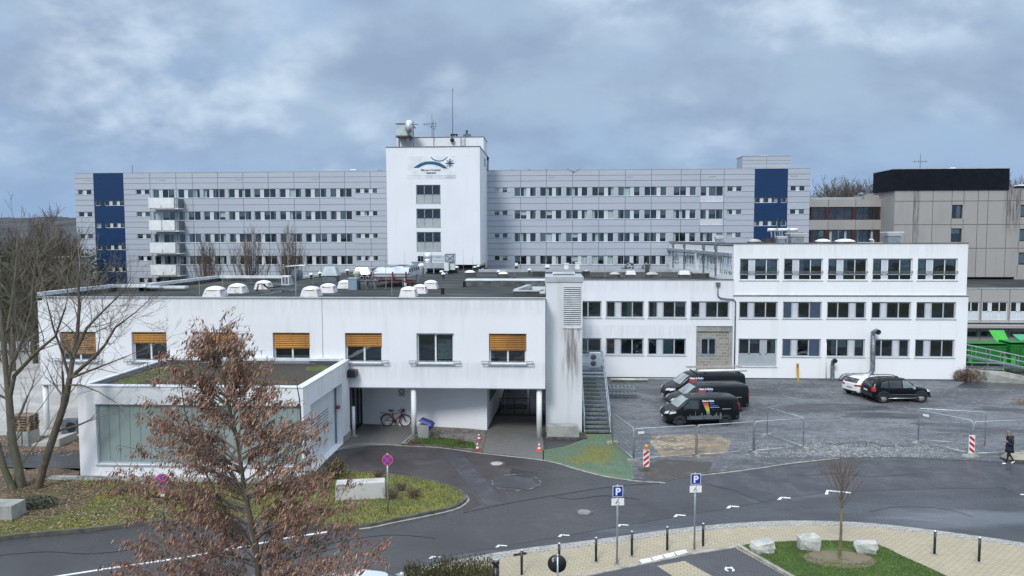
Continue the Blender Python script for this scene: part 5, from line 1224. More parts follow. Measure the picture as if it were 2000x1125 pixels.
# patches in the lot
def blob(name,c,rx,ry,m,z,n=18,seed=1,rot=0):
    r=random.Random(seed); pts=[]
    for k in range(n):
        t=2*pi*k/n; s=r.uniform(.75,1.2); x,y=math.cos(t)*rx*s,math.sin(t)*ry*s
        pts.append((c.x+x*math.cos(rot)-y*math.sin(rot),c.y+x*math.sin(rot)+y*math.cos(rot)))
    return wsheet(name,smoothpts(pts,3),m,z)
sheet('sandy_patch',[(1272,852),(1330,849),(1400,850),(1428,862),(1420,885),(1380,896),(1330,892),(1292,897),(1284,880),(1270,868)],M_dirt,.012)
sheet('damp_patch',[(1262,905),(1300,898),(1350,900),(1392,903),(1385,920),(1340,930),(1290,940),(1258,936)],M_dirtd,.013)
for i,(u,v,rx,ry) in enumerate(((1625,795,3.4,1.2),(1730,812,3.0,.9),(1690,868,2.4,.55),(1770,880,1.3,.5),(1850,830,2.2,.6),(1920,842,2.6,.7),(1560,800,2.2,.8),(1290,765,2.5,1.2),(1480,765,3,1.5),(1960,800,2,.6))):
    blob('damp_patch',G(u,v),rx,ry,M_lotd,.010+i*.0003,seed=i)
M_pgrav=layered('pale_gravel',(.14,.145,.15),[((.24,.245,.25),5,.48,.68,(.6,1.4,1),.8),((.06,.06,.065),8,.5,.65,(1,1,1),.7)],rough=.9,bump=1,bscale=16)
for i,(u,v,rx,ry) in enumerate(((1530,880,2.6,.7),(1730,880,2.6,.6),(1600,885,2.2,.5))):
    blob('gravel_patch',G(u,v),rx,ry,M_pgrav,.0135+i*.0003,seed=20+i)
wsheet('asphalt_ramp',[(31.5,58.5),(60,57.5),(60,73),(36,66.5),(33.6,61.0)],M_asphd,.016)
# mossy paving before the stairs
sheet('mossy_paving',[(1060,899),(1060,880),(1100,873),(1142,858),(1142,848),(1192,848),(1207,872),(1229,893),(1240,936),(1225,939),(1180,930),(1125,916)],M_pavem,.012)
# undercroft paving
sheet('passage_paving',[(941,884),(950,842),(968,813),(1054,813),(1060,850),(1062,880),(1062,899),(1000,890)],M_paveg,.012)
sheet('bay_paving',[(650,882),(693,828),(706,826),(830,826),(812,845),(783,870),(720,871)],M_paveg,.012)
bed=[(x,y) for x,y,_ in gp([(783,870),(812,846),(828,829),(951,842),(941,884),(860,873)])]
slab('planting_bed',bed,layered('gravelly_bed',(.17,.155,.14),[((.10,.09,.08),1.2,.4,.6,(1,1,1),.8),((.30,.29,.27),5,.5,.65,(1,1,1),.7)],rough=.95,bump=1,bscale=18),.05)
sheet('grass_patch',[(795,869),(815,853),(870,857),(925,866),(932,879),(860,873)],M_grassg,.056)
strip('bed_kerb',[(x,y) for x,y,_ in gp([(783,870),(860,874),(941,885)])],.10,0,.10,M_kerbd,1)
strip('bed_kerb',[(x,y) for x,y,_ in gp([(783,870),(812,845),(826,830)])],.08,0,.09,M_kerb,-1)
# thin joint line along the building side of the road
strip('edge_stones',smoothpts([(x,y) for x,y,_ in gp([(648,884),(700,868),(783,871),(860,875),(941,886),(1062,900),(1125,917),(1180,931),(1240,940),(1300,944)])],3,False),.10,0,.014,M_kerb,1)
strip('edge_stones',smoothpts([(x,y) for x,y,_ in gp([(1352,931),(1450,920),(1550,905.5),(1640,896)])],3,False),.09,0,.02,M_kerb,1)
# grass island with kerb
isl=[(-140,1085),(0,1052),(170,1036),(300,1022),(450,1018),(600,1030),(700,1030),(770,1017),(840,1003),(885,992),(904,980),(905,972),(890,960),(850,946),(790,935),(730,928),(690,925),(640,925)]
iw=smoothpts([(x,y) for x,y,_ in gp(isl)],4,False)
iw2=iw+[(-12.6,34.1),(-25,34.1),(-26.5,35.4),(-31,35.5),(-45,34.5),(-60,30)]
slab('grass_island',iw2,M_grass,.11)
strip('island_kerb',iw,.14,0,.13,M_kerbd,-1); strip('island_gutter',[(x,y) for x,y in iw[24:60]],.24,0,.012,M_kerb,-1)
# soil, path and gravel edge
b=MB(); b.box(-24.3,33.75,.10,-11.9,34.38,.15); struct(b.build('gravel_edge',M_oldconc))
sheet('leafy_soil',[(-120,1010),(0,1010),(60,1022),(150,1000),(200,965),(150,945),(155,925),(100,915),(40,925),(-120,930)],M_soil,.125)
# driveway and yard at left
wsheet('driveway',[(-70,35.5),(-23.2,35.5),(-23.2,38.6),(-30,38.2),(-70,37.3)],M_asphd,.14)
wsheet('leafy_bank',[(-70,37.3),(-30,38.2),(-22.9,38.6),(-22.9,41.5),(-70,41)],M_soil,.145)
wsheet('concrete_yard',[(-75,41),(-22.9,41.5),(-22.9,46),(-30,46),(-30,72),(-75,74)],M_yard,.15)
wsheet('lawn',[(-90,74),(-31,72),(-34,92),(-95,95)],M_grassg,.16)
# trench patch and markings on the road
sheet('asphalt_patch',[(862,881),(901,886),(987,984),(952,992)],M_patch,.006)
sheet('asphalt_patch',[(735,872),(862,880),(940,985),(905,1000),(905,972),(850,946),(730,926),(660,920),(640,895)],M_asphw,.003)
sheet('asphalt_patch',[(903,886),(1062,901),(1050,925),(1000,915),(985,950),(990,983)],M_asphw,.0035)
sheet('asphalt_patch',[(1350,931),(1450,921),(1640,897),(1850,900),(2100,905),(2100,960),(1850,955),(1620,961),(1470,984),(1420,960),(1385,945)],M_patch,.0045)
# wet parking lane along the pavement
lane=[(700,1123),(848,1091),(978,1069),(1100,1048),(1215,1028),(1326,1009),(1430,992),(1530,975),(1620,962),(1700,959),(1850,955),(1962,953),(1985,966),(2100,968),(2300,1000)]
kerb=[(2300,1130),(2120,1088),(2000,1067),(1900,1052),(1800,1039),(1700,1028),(1600,1023.5),(1490,1025),(1350,1036),(1170,1060),(1000,1082),(860,1108),(790,1125),(700,1150)]
sheet('parking_lane',lane+kerb,M_asphd,.0055)
seam=[(x,y) for x,y,_ in gp(lane[1:13])]
strip('tar_seam',seam,.05,0,.0075,M_blackp,1)
def crack(pts,w,m=None): strip('road_crack',smoothpts([(x,y) for x,y,_ in gp(pts)],3,False),w,0,.0125,m or M_blackp,1)
crack([(1385,945),(1400,951),(1430,957),(1452,967),(1478,976),(1500,985)],.035); crack([(905,1002),(960,990),(1040,975),(1120,962),(1200,950),(1290,944)],.03); crack([(660,925),(740,921),(800,928)],.02)
crack([(1250,975),(1180,968),(1120,975),(1080,970)],.018); crack([(1560,930),(1640,925),(1700,932),(1790,926)],.02); crack([(560,1080),(640,1062),(760,1045),(850,1052)],.02)
crack([(0,1085),(90,1078),(180,1082),(290,1070)],.025); crack([(1700,1000),(1760,990),(1850,995),(1900,1010)],.018)
# chalked circle and manholes
def ring(name,c,r0,r1,z,m,n=40,gap=()):
    b=MB()
    for k in range(n):
        if k in gap: continue
        a,e=2*pi*k/n,2*pi*(k+1)/n
        b.quad(*[c+Vector((math.cos(t)*r,math.sin(t)*r,z)) for t,r in ((a,r0),(e,r0),(e,r1),(a,r1))])
    return struct(b.build(name,m))
c=G(1008,942); ring('painted_circle',c,1.12,1.20,.010,M_worn); blob('painted_circle',c,1.08,1.05,M_patch,.009,seed=4)
for i,(u,v,r) in enumerate(((970,905.5,.42),(1141,1000,.40))):
    c=G(u,v); t=thing('manhole_cover',c,('round pale manhole cover near the passage in the road' if i==0 else 'round manhole cover in the road left of the first parking sign'),'manhole')
    b=MB(); b.lathe(c+Vector((0,0,.0)),[(r,.0),(r,.010),(r*.72,.012)],28,cap=False); b.build('ring',M_kerbd,t)
    b=MB(); b.lathe(c,[(r*.72,.008),(r*.70,.014),(.01,.015)],28,cap=False); b.build('lid',mat('worn_lid',(.24,.23,.22),.7,var=.2,scale=6) if i else mat('pale_lid',(.42,.39,.35),.8,var=.15),t)
b=MB()
def pq(pts,z=.011): b.poly([Vector((x,y,z)) for x,y,_ in gp(pts)])
for (u,v,s) in ((712,1115,1.1),(848,1088.5,1.0),(978,1066.5,1.),(1100,1046,1.),(1215,1026,1.),(1326,1007,1.05),(1430,990,1.1),(1530,973,1.15)):
    pq([(u-11*s,v+3.2*s),(u-6*s,v-1.5*s),(u-.5*s,v-2.2*s),(u-4*s,v+2.8*s)]); pq([(u+.5*s,v-1.8*s),(u+13*s,v-.6*s),(u+12*s,v+.9*s),(u-1.5*s,v+.4*s)])
pq([(1611,966),(1614,957.5),(1619,957.5),(1617,966)]); pq([(1619,957.5),(1662,961.5),(1661,964),(1618,959.8)])
pq([(1993,965),(2040,967),(2040,969),(1993,967)])
struct(b.build('bay_marks',M_mark))
wp=[(x,y) for x,y,_ in gp([(-60,1150),(100,1129),(223,1110),(362,1090),(480,1068),(560,1052),(640,1040)])]
strip('road_line',wp,.12,0,.009,M_mark,1)
# ------------------------------------------------------------------ pavement (tan), bays, grass corner
kw=[(x,y) for x,y,_ in gp(kerb)]; kws=smoothpts(kw,4,False)
pav=kws+[(-6,14),(40,14)]
slab('pavement',pav,M_paveb,.09,M_kerb)
strip('sett_border',kws[::1],.34,0.05,.10,M_sett,1)
strip('kerb_face',kws,.12,0,.095,M_kerb,-1)
b=MB(); b.poly([Vector((x,y,.10)) for x,y,_ in gp([(1003,1092),(1003,1087.5),(1027,1083.5),(1030,1087.5)])]); o=b.build('gully_grate',M_rust,tri=True); tag(o,'rusty gully grate at the pavement edge behind a bollard','grate')
def P9(u,v): q=G(u,v,.09); return (q.x,q.y)
bays=[P9(*p) for p in ((1010,1160),(1140,1127),(1250,1105),(1342,1086),(1435,1070),(1475,1092),(1560,1140),(1620,1180))]+[(3,17)]
wsheet('parking_bays',bays,M_paved,.098)
wsheet('bay_divider',[P9(*p) for p in ((1283,1106),(1337,1096),(1395,1128),(1470,1170),(1400,1185),(1320,1130))],M_paveb,.104)
strip('bay_kerb',[P9(*p) for p in ((1010,1158),(1140,1124),(1250,1101),(1342,1082),(1437,1067),(1452,1072))],.14,.09,.13,M_kerb,-1)
b=MB()
for k in range(4):
    u0=1250+k*23; v0=1104-k*5.4
    b.poly([Vector((*P9(*p),.135)) for p in ((u0-2,v0-8),(u0+20,v0-12.6),(u0+24,v0-6.2),(u0+4,v0-1))])
struct(b.build('tactile_slabs',M_mark,tri=True))
gcorner=[P9(*p) for p in ((1441,1069),(1490,1063),(1560,1058),(1640,1058),(1716,1066),(1760,1087),(1850,1128),(1930,1180),(1640,1190),(1560,1138),(1475,1088))]
slab('grass_corner',smoothpts(gcorner,2),M_grassg,.14,M_kerb,.09)
strip('corner_kerb',[P9(*p) for p in ((1437,1067),(1475,1090),(1560,1139),(1600,1165))],.16,.09,.17,M_kerb,1)
wsheet('mulch_ring',[ (G(1640,1092,.14).x+math.cos(2*pi*k/20)*1.25, G(1640,1092,.14).y+math.sin(2*pi*k/20)*.75) for k in range(20)],layered('mulch',(.20,.155,.11),[((.12,.14,.05),3,.5,.6,(1,1,1),.8)],rough=.95,bump=1,bscale=20),.146)
# wheelchair sign in the bay
b=MB()
def wq(pts): b.poly([Vector((*P9(*p),.103)) for p in pts])
c=P9(1425,1113)
for k in range(15):
    a,e=2*pi*(k-3)/18,2*pi*(k-2)/18
    b.quad(*[Vector((c[0]+math.cos(t)*r,c[1]+math.sin(t)*r*1.05,.104)) for t,r in ((a,.10),(e,.10),(e,.17),(a,.17))])
wq([(1415,1108.5),(1418,1107.5),(1424,1110),(1422,1111)]); wq([(1427,1107.5),(1432,1108.5),(1431,1110),(1426,1109)])
struct(b.build('wheelchair_mark',M_mark))
# small traffic island at the right edge
c=[(x,y) for x,y,_ in gp([(1953,896),(1965,889),(2000,884),(2080,880),(2080,905),(2000,904),(1965,902)])]
slab('kerb_island',c,layered('sandy_island',(.34,.31,.24),[((.22,.2,.16),2,.4,.6,(1,1,1),.7)],rough=.9),.14)
# ------------------------------------------------------------------ far hill, wood
b=MB().use(layered('wooded_hill',(.072,.072,.078),[((.045,.052,.055),.02,.45,.6,(1,1,4),.9),((.10,.095,.095),.12,.5,.7,(1,1,1),.7)],rough=1,bump=1,bscale=.6))
rr=random.Random(2); pr=None; N=300
for row in range(7):
    yy=480+row*55; hh=[0,12,20,26,30,33.5,35][row]
    cur=[]
    for i in range(N+1):
        x=-900+1800*i/N; hx=hh*(1.0 if x<100 else .85)+ (rr.uniform(-1.5,1.5) if row else -1)*(.5+row*.2)
        cur.append((x,yy+rr.uniform(-8,8),hx))
    if pr:
        for i in range(N): b.quad(pr[i],pr[i+1],cur[i+1],cur[i])
    pr=cur
hl=struct(b.build('hill'))
def farwood(name,x0,x1,y0,y1,zb,ztop,n,seed,m,dens=1.,label=None):
    """bare crowns that read as one mass: many thin twig strips"""
    r=random.Random(seed); b=MB()
    for i in range(n):
        x=r.uniform(x0,x1); y=r.uniform(y0,y1); h=zb+(ztop-zb)*r.uniform(.88,1.0)
        b.tube([(x,y,0),(x+r.uniform(-.4,.4),y,h*.5),(x+r.uniform(-.8,.8),y,h*.85)],[.16,.11,.04],4,cap=False)
        for k in range(int(34*dens)):
            z=r.uniform(h*.35,h*.85); a=r.uniform(0,2*pi); l=r.uniform(1.2,3.4)*(1.1-z/h*.5); up=r.uniform(.4,1.3)
            p=Vector((x,y,z)); d=Vector((math.cos(a),math.sin(a)*.6,up)).normalized(); q=p+d*l; e=q+Vector((d.x*.4+r.uniform(-.3,.3),d.y*.4,1.)).normalized()*l*.6
            b.tube([p,q,e],[.07,.05,.02],3,cap=False)
            for s in range(3):
                f=p.lerp(e,r.uniform(.3,.9)); g=f+Vector((r.uniform(-1,1),r.uniform(-.5,.5),r.uniform(.3,1.2))).normalized()*l*.45
                b.tube([f,g],[.04,.016],3,cap=False)
    o=b.build(name,m); o['kind']='stuff'; o['label']=label or 'bare winter wood'; return o
farwood('bare_wood',52,92,140,160,0,25.2,170,4,M_twigf,1.2,'bare wood rising behind the concrete building at the right')
farwood('bare_wood',92,125,140,160,0,24.6,70,6,M_twigf,1.0,'bare wood at the far right edge beyond the concrete roof')
# ================================================================== trees
def grow(b,p,d,L,r,depth,R,spread=.5,up=.25,nseg=4,kids=(2,3),shrink=.72,minr=.006,side=4,tips=None,wob=.16,rs=.62):
    pts=[p.copy()]; rs_=[r]; q=p.copy(); dd=d.normalized()
    for i in range(nseg):
        dd=(dd+Vector((R.uniform(-wob,wob),R.uniform(-wob,wob),R.uniform(-wob,wob)+up*.12))).normalized()
        q=q+dd*L/nseg; pts.append(q.copy()); rs_.append(max(minr,r*(1-(i+1)/nseg*(1-rs))))
    n=max(3,min(10,int(side*1.0)+(4 if r>.06 else 0)))
    b.tube(pts,rs_,n,cap=False)
    if depth<=0:
        if tips is not None: tips.append((q,dd))
        return
    k=R.randint(*kids)
    for i in range(k):
        t=R.uniform(.35,1.0) if i else 1.0
        j=min(nseg-1,int(t*nseg)); base=pts[j].lerp(pts[j+1],t*nseg-j) if t<1 else pts[-1]
        ax=dd.orthogonal().normalized(); ax.rotate(Matrix.Rotation(R.uniform(0,2*pi),3,dd))
        nd=(dd+ax*(spread*R.uniform(.6,1.3) if i else spread*.35)+Vector((0,0,up*.5))).normalized()
        grow(b,base,nd,L*shrink*R.uniform(.8,1.15),max(minr,rs_[min(j+1,nseg)]*(.8 if i==0 else .6)),depth-1,R,spread,up,max(2,nseg-(1 if depth<3 else 0)),kids,shrink,minr,side,tips,wob,rs)
def crown_of(name,label,base,stems,seed,m=M_bark,mt=M_twig,group=None,scale=1,cat='tree',tr=None,**kw):
    """stems: list of (points, radius0, radius1, [branch specs]) ; trunk part plus crown part"""
    R=random.Random(seed); t=thing(name,base,label,cat,group)
    tb=MB(); tb.smooth=True; cb=MB(); cb.smooth=False
    for pts,r0,r1,nb,blen,dep in stems:
        P=[Vector(p) for p in pts]; n=len(P); rads=[r0+(r1-r0)*i/(n-1) for i in range(n)]
        tb.tube(P,rads,10,cap=False)
        for k in range(nb):
            t_=.30+.70*(k+.5)/nb; f=t_*(n-1); j=min(n-2,int(f)); q=P[j].lerp(P[j+1],f-j); dd=(P[j+1]-P[j]).normalized()
            a=k*2.4+R.uniform(-.4,.4); ax=dd.orthogonal().normalized(); ax.rotate(Matrix.Rotation(a,3,dd))
            nd=(dd*kw.get('fwd',.55)+ax*kw.get('out',.8)+Vector((0,0,.15))).normalized()
            rr_=(rads[j]+(rads[j+1]-rads[j])*(f-j))*.42
            grow(cb,q,nd,blen*(1.15-.55*t_)*R.uniform(.8,1.2),rr_,dep,R,kw.get('spread',.55),kw.get('up',.25),4,kw.get('kids',(2,3)),kw.get('shrink',.7),kw.get('minr',.006),3)
        grow(cb,P[-1],(P[-1]-P[-2]).normalized(),blen*.8,r1*.9,dep,R,kw.get('spread',.5),kw.get('up',.25),4,kw.get('kids',(2,3)),kw.get('shrink',.7),kw.get('minr',.006),3)
    tb.build('trunk',m,t); cb.build('crown',mt,t); return t
def at(u,v,Y): return PY(u,v,Y)
# left multi-stemmed tree (base cluster at the left edge)
Y=32.6
def stem(pts,r0,r1,nb,bl,dep,dy0=0,dy1=0): n=len(pts); return ([at(u,v,Y+dy0+(dy1-dy0)*i/(n-1)) for i,(u,v) in enumerate(pts)],r0,r1,nb,bl,dep)
b0=G(38,962,.1)
stA=[stem([(40,962),(36,912),(24,862),(18,782),(14,740),(8,683),(2,620),(-6,560)],.22,.07,8,1.5,3),
     stem([(50,960),(40,920),(31,885),(26,830)],.15,.06,3,1.8,3,.3,.6),
     stem([(28,962),(8,915),(-6,860),(-22,780)],.17,.08,3,2.0,3,-.3,-.6),
     stem([(18,782),(28,734),(71,688),(108,657),(128,600)],.11,.035,8,1.7,3,0,-.4),
     stem([(14,740),(24,710),(48,654),(62,600),(66,540),(72,500)],.11,.03,9,1.35,3,0,.5),
     stem([(8,683),(22,600),(30,540),(34,480)],.09,.03,8,1.35,3,0,.9)]
crown_of('bare_tree','large bare multi-stemmed tree at the left edge beside the driveway',b0,stA,3,M_barkm,M_twig,spread=.6,up=.3,shrink=.7,kids=(2,3),minr=.006)
b1=G(74,957,.1)
stB=[stem([(74,958),(84,915),(102,860),(116,818),(128,782),(136,739)],.19,.13,2,1.2,3),
     stem([(110,830),(120,800),(124,760),(122,725)],.09,.05,2,1.4,3,.4,.5),
     stem([(136,739),(142,699),(151,654),(155,597),(153,560),(156,530)],.12,.035,11,1.35,4,0,.6),
     stem([(136,739),(182,699),(205,674),(225,640),(262,612)],.09,.025,8,1.35,4,0,-.5),
     stem([(142,699),(170,640),(199,610),(236,574)],.08,.025,8,1.3,4,0,.5),
     stem([(136,739),(165,728),(199,715),(247,696)],.07,.022,7,1.5,4,0,-.9),
     stem([(136,739),(122,690),(104,640),(92,590)],.07,.025,7,1.4,3,0,-.4),
     stem([(134,752),(159,752),(192,765),(227,787)],.045,.015,4,1.0,3,0,-1.)]
crown_of('bare_tree','bare leaning tree with forked grey trunk in front of the white garage corner',b1,stB,8,M_bark,M_twig,spread=.55,up=.18,shrink=.7,kids=(2,3),minr=.0045,out=.95)
# far trees left
def far_tree(u,Y,vtop,seed,label,spread=.6,m=M_twigf,w=1.,nb=9,dep=4,minr=.02):
    base=Vector((PY(u,500,Y).x,Y,0)); top=PY(u,vtop,Y); h=top.z; R=random.Random(seed)
    pts=[base,base+Vector((R.uniform(-.3,.3),0,h*.25)),base+Vector((R.uniform(-.5,.5),0,h*.45)),base+Vector((R.uniform(-.8,.8),0,h*.62))]
    return crown_of('bare_tree',label,base,[(pts,h*.022,h*.011,nb,h*.24*w,dep)],seed,M_bark,m,spread=spread,up=.4,shrink=.7,kids=(3,3),minr=minr,fwd=.8,out=.65)
far_tree(88,84,432,21,'tall round bare tree on the skyline left of the ward building',.6,nb=12,w=1.05)
far_tree(126,88,440,22,'bare tree touching the left end of the ward building',.55,nb=11)
far_tree(46,92,440,23,'loose bare tree on the skyline near the left edge',.6,nb=10)
far_tree(8,86,452,24,'bare tree cut by the left edge of the picture',.6,nb=10)
far_tree(60,66,470,25,'olive twigged bare tree in the left thicket, front one',.7,M_twigo,1.1,nb=12,minr=.022)
far_tree(118,70,480,26,'greyish bare tree in the thicket right beside the ward building',.7,M_twigo,1.1,nb=12,minr=.022)
far_tree(15,62,490,27,'low olive bare tree in the thicket at the left edge',.7,M_twigo,1.1,nb=12,minr=.022)
# dark thicket as a mass
def leafcloud(b,c,r,n,s,R,flat=1.):
    for i in range(n):
        while True:
            v=Vector((R.uniform(-1,1),R.uniform(-1,1),R.uniform(-1,1)))
            if .25<v.length<1: break
        p=Vector(c)+Vector((v.x*r[0],v.y*r[1],v.z*r[2])); a=Vector((R.uniform(-1,1),R.uniform(-1,1),R.uniform(-1,1))).normalized(); e=a.orthogonal().normalized()
        l=s*R.uniform(.6,1.4); w_=l*.45
        b.quad(p-a*l,p-e*w_,p+a*l,p+e*w_)
R=random.Random(9); b=MB()
for i in range(260):
    x=R.uniform(-80,-58.) if R.random()<.6 else R.uniform(-64,-34); y=R.uniform(74,105) if x<-58 else R.uniform(70,88); 
    if x>-56: y=R.uniform(68,86)
    leafcloud(b,(x,y,R.uniform(1,9.5 if x<-50 else 4.5)),(2.6,2.6,1.9),120,.20,R)
o=b.build('thicket',M_ever); o['kind']='stuff'; o['label']='dark evergreen thicket filling the left background'
R=random.Random(10); b=MB()
for i in range(1500):
    x=R.uniform(-82,-33); y=R.uniform(64,90); z=R.uniform(0,2.); h=R.uniform(2,7.5 if x<-52 else 4.2)
    p=Vector((x,y,z)); q=p+Vector((R.uniform(-1.2,1.2),R.uniform(-.6,.6),h)); b.tube([p,p.lerp(q,.5)+Vector((R.uniform(-.3,.3),0,0)),q],[.05,.035,.012],3,cap=False)
    for k in range(3):
        f=p.lerp(q,R.uniform(.4,1)); b.tube([f,f+Vector((R.uniform(-1,1),R.uniform(-.4,.4),R.uniform(.3,1.1)))],[.022,.01],3,cap=False)
o=b.build('undergrowth',M_twigo); o['kind']='stuff'; o['label']='olive brown bare undergrowth before the thicket at left'
# house glimpsed in the trees
p=PY(125,520,76); t=thing('garden_house',(p.x,76,0),'small pale house glimpsed among the trees at left','house')
b=MB(); b.box(p.x-1.2,76,0,p.x+.8,79,p.z+.9); b.build('wall',M_yard,t); b=MB(); b.box(p.x-1.4,75.6,p.z+.9,p.x+1.,79.4,p.z+1.0); b.build('roof',M_yard,t); b=MB(); b.box(p.x-.7,75.97,p.z-.9,p.x-.1,75.99,p.z+.4); b.build('window',M_signk,t)
# three fastigiate trees in front of the ward
for u,vt,w_,l in ((404,474,44,'smallest upright bare tree in front of the ward, left of three'),(489,455,62,'widest upright bare tree in front of the ward, middle of three'),(567,455,52,'upright bare tree in front of the ward, right of three')):
    Yt=84.; base=Vector((PY(u,500,Yt).x,Yt,0)); h=PY(u,vt,Yt).z*1.06; R=random.Random(u); t=thing('upright_tree',base,l,'tree','upright trees before the ward')
    tb=MB(); tb.smooth=True; tb.tube([base,base+Vector((0,0,h*.3)),base+Vector((.1,0,h*.5))],[.24,.2,.12],8,cap=False); tb.build('trunk',M_bark,t)
    cb=MB(); W=w_/2/F*Yt*1.45
    for k in range(64):
        a=R.uniform(0,2*pi); z=h*R.uniform(.2,.48); p=base+Vector((0,0,z)); s=R.uniform(.15,1.); hh=h*(1.0-.28*s*s)*R.uniform(.88,1.02)
        q=base+Vector((math.cos(a)*W*s*.45,math.sin(a)*W*s*.45,z+h*.12)); m_=base+Vector((math.cos(a)*W*s*.8,math.sin(a)*W*s*.8,(z+h*.12+hh)/2)); e=base+Vector((math.cos(a)*W*s*1.08,math.sin(a)*W*s,hh))
        cb.tube([p,q,m_,e],[.035,.03,.02,.009],4,cap=False)
        for j in range(9):
            t_=R.uniform(.1,.95); f=(q.lerp(m_,t_*2) if t_<.5 else m_.lerp(e,t_*2-1)); g=f+Vector((R.uniform(-.7,.7),R.uniform(-.5,.5),R.uniform(.7,1.7))); cb.tube([f,g],[.013,.007],3,cap=False)
    cb.build('crown',M_twigd,t)
# young tree on the grass corner
base=G(1640,1092,.14); hh=PY(1638,885,base.y).z; t=thing('young_tree',base,'slender young bare tree on the green corner between the pale boulders','tree')
R=random.Random(31); tb=MB(); tb.smooth=True
zc=PY(1640,988,base.y).z
tb.tube([base,base+Vector((.02,0,1.0)),(base.x+.01,base.y,zc),(base.x-.02,base.y,(zc+hh)/2),(base.x-.06,base.y,hh)],[.062,.05,.035,.022,.006],8,cap=False)
tb.build('trunk',mat('young_bark',(.20,.175,.085),.9,var=.2,scale=3),t)
cb=MB()
for k in range(34):
    z=zc-.15+(hh-zc)*.72*(k/34); a=k*2.4; L=.28+.42*(1-k/34); p=Vector((base.x,base.y,z)); d=Vector((math.cos(a),math.sin(a),1.35)).normalized()
    grow(cb,p,d,L*1.15,.013,2,R,.34,.55,3,(2,3),.75,.0035,3,None,.12)
cb.build('crown',mat('young_twigs',(.15,.11,.085),.9,var=.15),t)
# foreground hornbeam with dry brown leaves and catkins
YH=15.5
def hp(u,v,dy=0): return PY(u,v,YH+dy)
base=Vector((hp(505,1100).x+.1,YH,0)); t=thing('brown_leaved_tree',base,'large foreground tree full of hanging dry brown leaves and catkins','tree')
R=random.Random(77); tb=MB(); tb.smooth=True
lead=[hp(505,1125),hp(500,1060),hp(478,960),hp(464,861),hp(446,790),hp(438,740),hp(424,680),hp(416,632)]
lead=[base,base+Vector((.02,0,1.8))]+lead; rads=[.13,.11,.065,.055,.045,.038,.03,.024,.015,.005]
rads=rads[:len(lead)]
tb.tube(lead,rads,12,cap=False)
second=[hp(500,1060),hp(560,960,.3),hp(590,860,.5),hp(585,780,.6),hp(575,725,.6)]; tb.tube(second,[.035,.025,.02,.014,.005],8,cap=False)
third=[hp(500,1075),hp(440,1000,-.4),hp(390,900,-.6),hp(360,800,-.6),hp(350,720,-.5)]; tb.tube(third,[.035,.025,.018,.013,.005],8,cap=False)
tb.build('trunk',M_bark,t)
env=[(632,400,432),(660,372,470),(690,335,490),(712,322,512),(735,312,520),(760,300,560),(800,292,590),(850,262,615),(900,215,640),(950,205,700),(1000,200,735),(1050,185,745),(1100,185,830),(1180,170,860),(1260,190,830)]
def ext(v):
    if v<=env[0][0]: return env[0][1:]
    for (a,l0,r0),(c,l1,r1) in zip(env,env[1:]):
        if v<=c: f=(v-a)/(c-a); return (l0+(l1-l0)*f,r0+(r1-r0)*f)
    return env[-1][1:]
def leadat(v):
    P=[(632,416),(680,424),(740,438),(790,446),(861,464),(960,478),(1060,500),(1125,505),(1300,505)]
    for (a,x0),(c,x1) in zip(P,P[1:]):
        if v<=c: return x0+(x1-x0)*(v-a)/(c-a)
    return 505
cb=MB(); lv=MB(); twigs=[]
def leaf(p,s,R):
    # thin folded leaf or catkin hanging and blown to the lower left
    hang=Vector((-.38+R.uniform(-.35,.35),R.uniform(-.4,.4),-1+R.uniform(-.15,.5))).normalized(); w=hang.cross(Vector((R.uniform(-1,1),R.uniform(-1,1),.2))).normalized()*s*R.uniform(.09,.16)
    q=p+hang*s; m=p.lerp(q,.5)+Vector((R.uniform(-.1,.1),R.uniform(-.1,.1),0))*s
    n=hang.cross(w).normalized()*s*.07
    lv.add([p,m-w+n,q,m+w+n,m-n],[(0,1,4),(1,2,4),(4,2,3),(0,4,3)])
NB=172
for k in range(NB):
    v=640+ (1290-640)*((k+R.random())/NB)**.95; l,r=ext(v); s=-1 if k%2 else 1
    tgt=(l if s<0 else r); tgt=leadat(v)+(tgt-leadat(v))*R.uniform(.12,1.04)
    v0=v+R.uniform(25,105); p=hp(leadat(v0),v0); dy=R.uniform(-1.6,1.6)*min(1,abs(tgt-leadat(v))/200+.15)
    q=hp(tgt,v+R.uniform(-22,14),dy); mid=p.lerp(q,.5)+Vector((0,0,R.uniform(-.05,.18)))
    L=(q-p).length; cb.tube([p,p.lerp(mid,.5)+Vector((0,0,.04)),mid,mid.lerp(q,.5),q],[.014+.005*L,.014,.010,.007,.003],5,cap=False)
    nt=int(6+L*7)
    for j in range(nt):
        t_=R.uniform(.15,1.0); f=(p.lerp(mid,t_*2) if t_<.5 else mid.lerp(q,t_*2-1)); l2=R.uniform(.22,.75)*(1.1-.3*t_)
        d=Vector((s*R.uniform(0,.9)+R.uniform(-.3,.3),R.uniform(-.8,.8),R.uniform(-.15,.7))).normalized(); g=f+d*l2
        cb.tube([f,f.lerp(g,.5)+Vector((0,0,.02)),g],[.007,.005,.003],3,cap=False)
        u_,v_=PIX(g); 
        for i in range(R.randint(8,13)):
            h=f.lerp(g,R.uniform(.15,1.05))+Vector((R.uniform(-.05,.05),R.uniform(-.05,.05),R.uniform(-.04,.03)))
            leaf(h,R.uniform(.05,.155),R)
cb.build('branches',mat('hornbeam_twig',(.19,.155,.135),.9,var=.3,scale=2),t); lv.build('foliage',M_leaf,t)
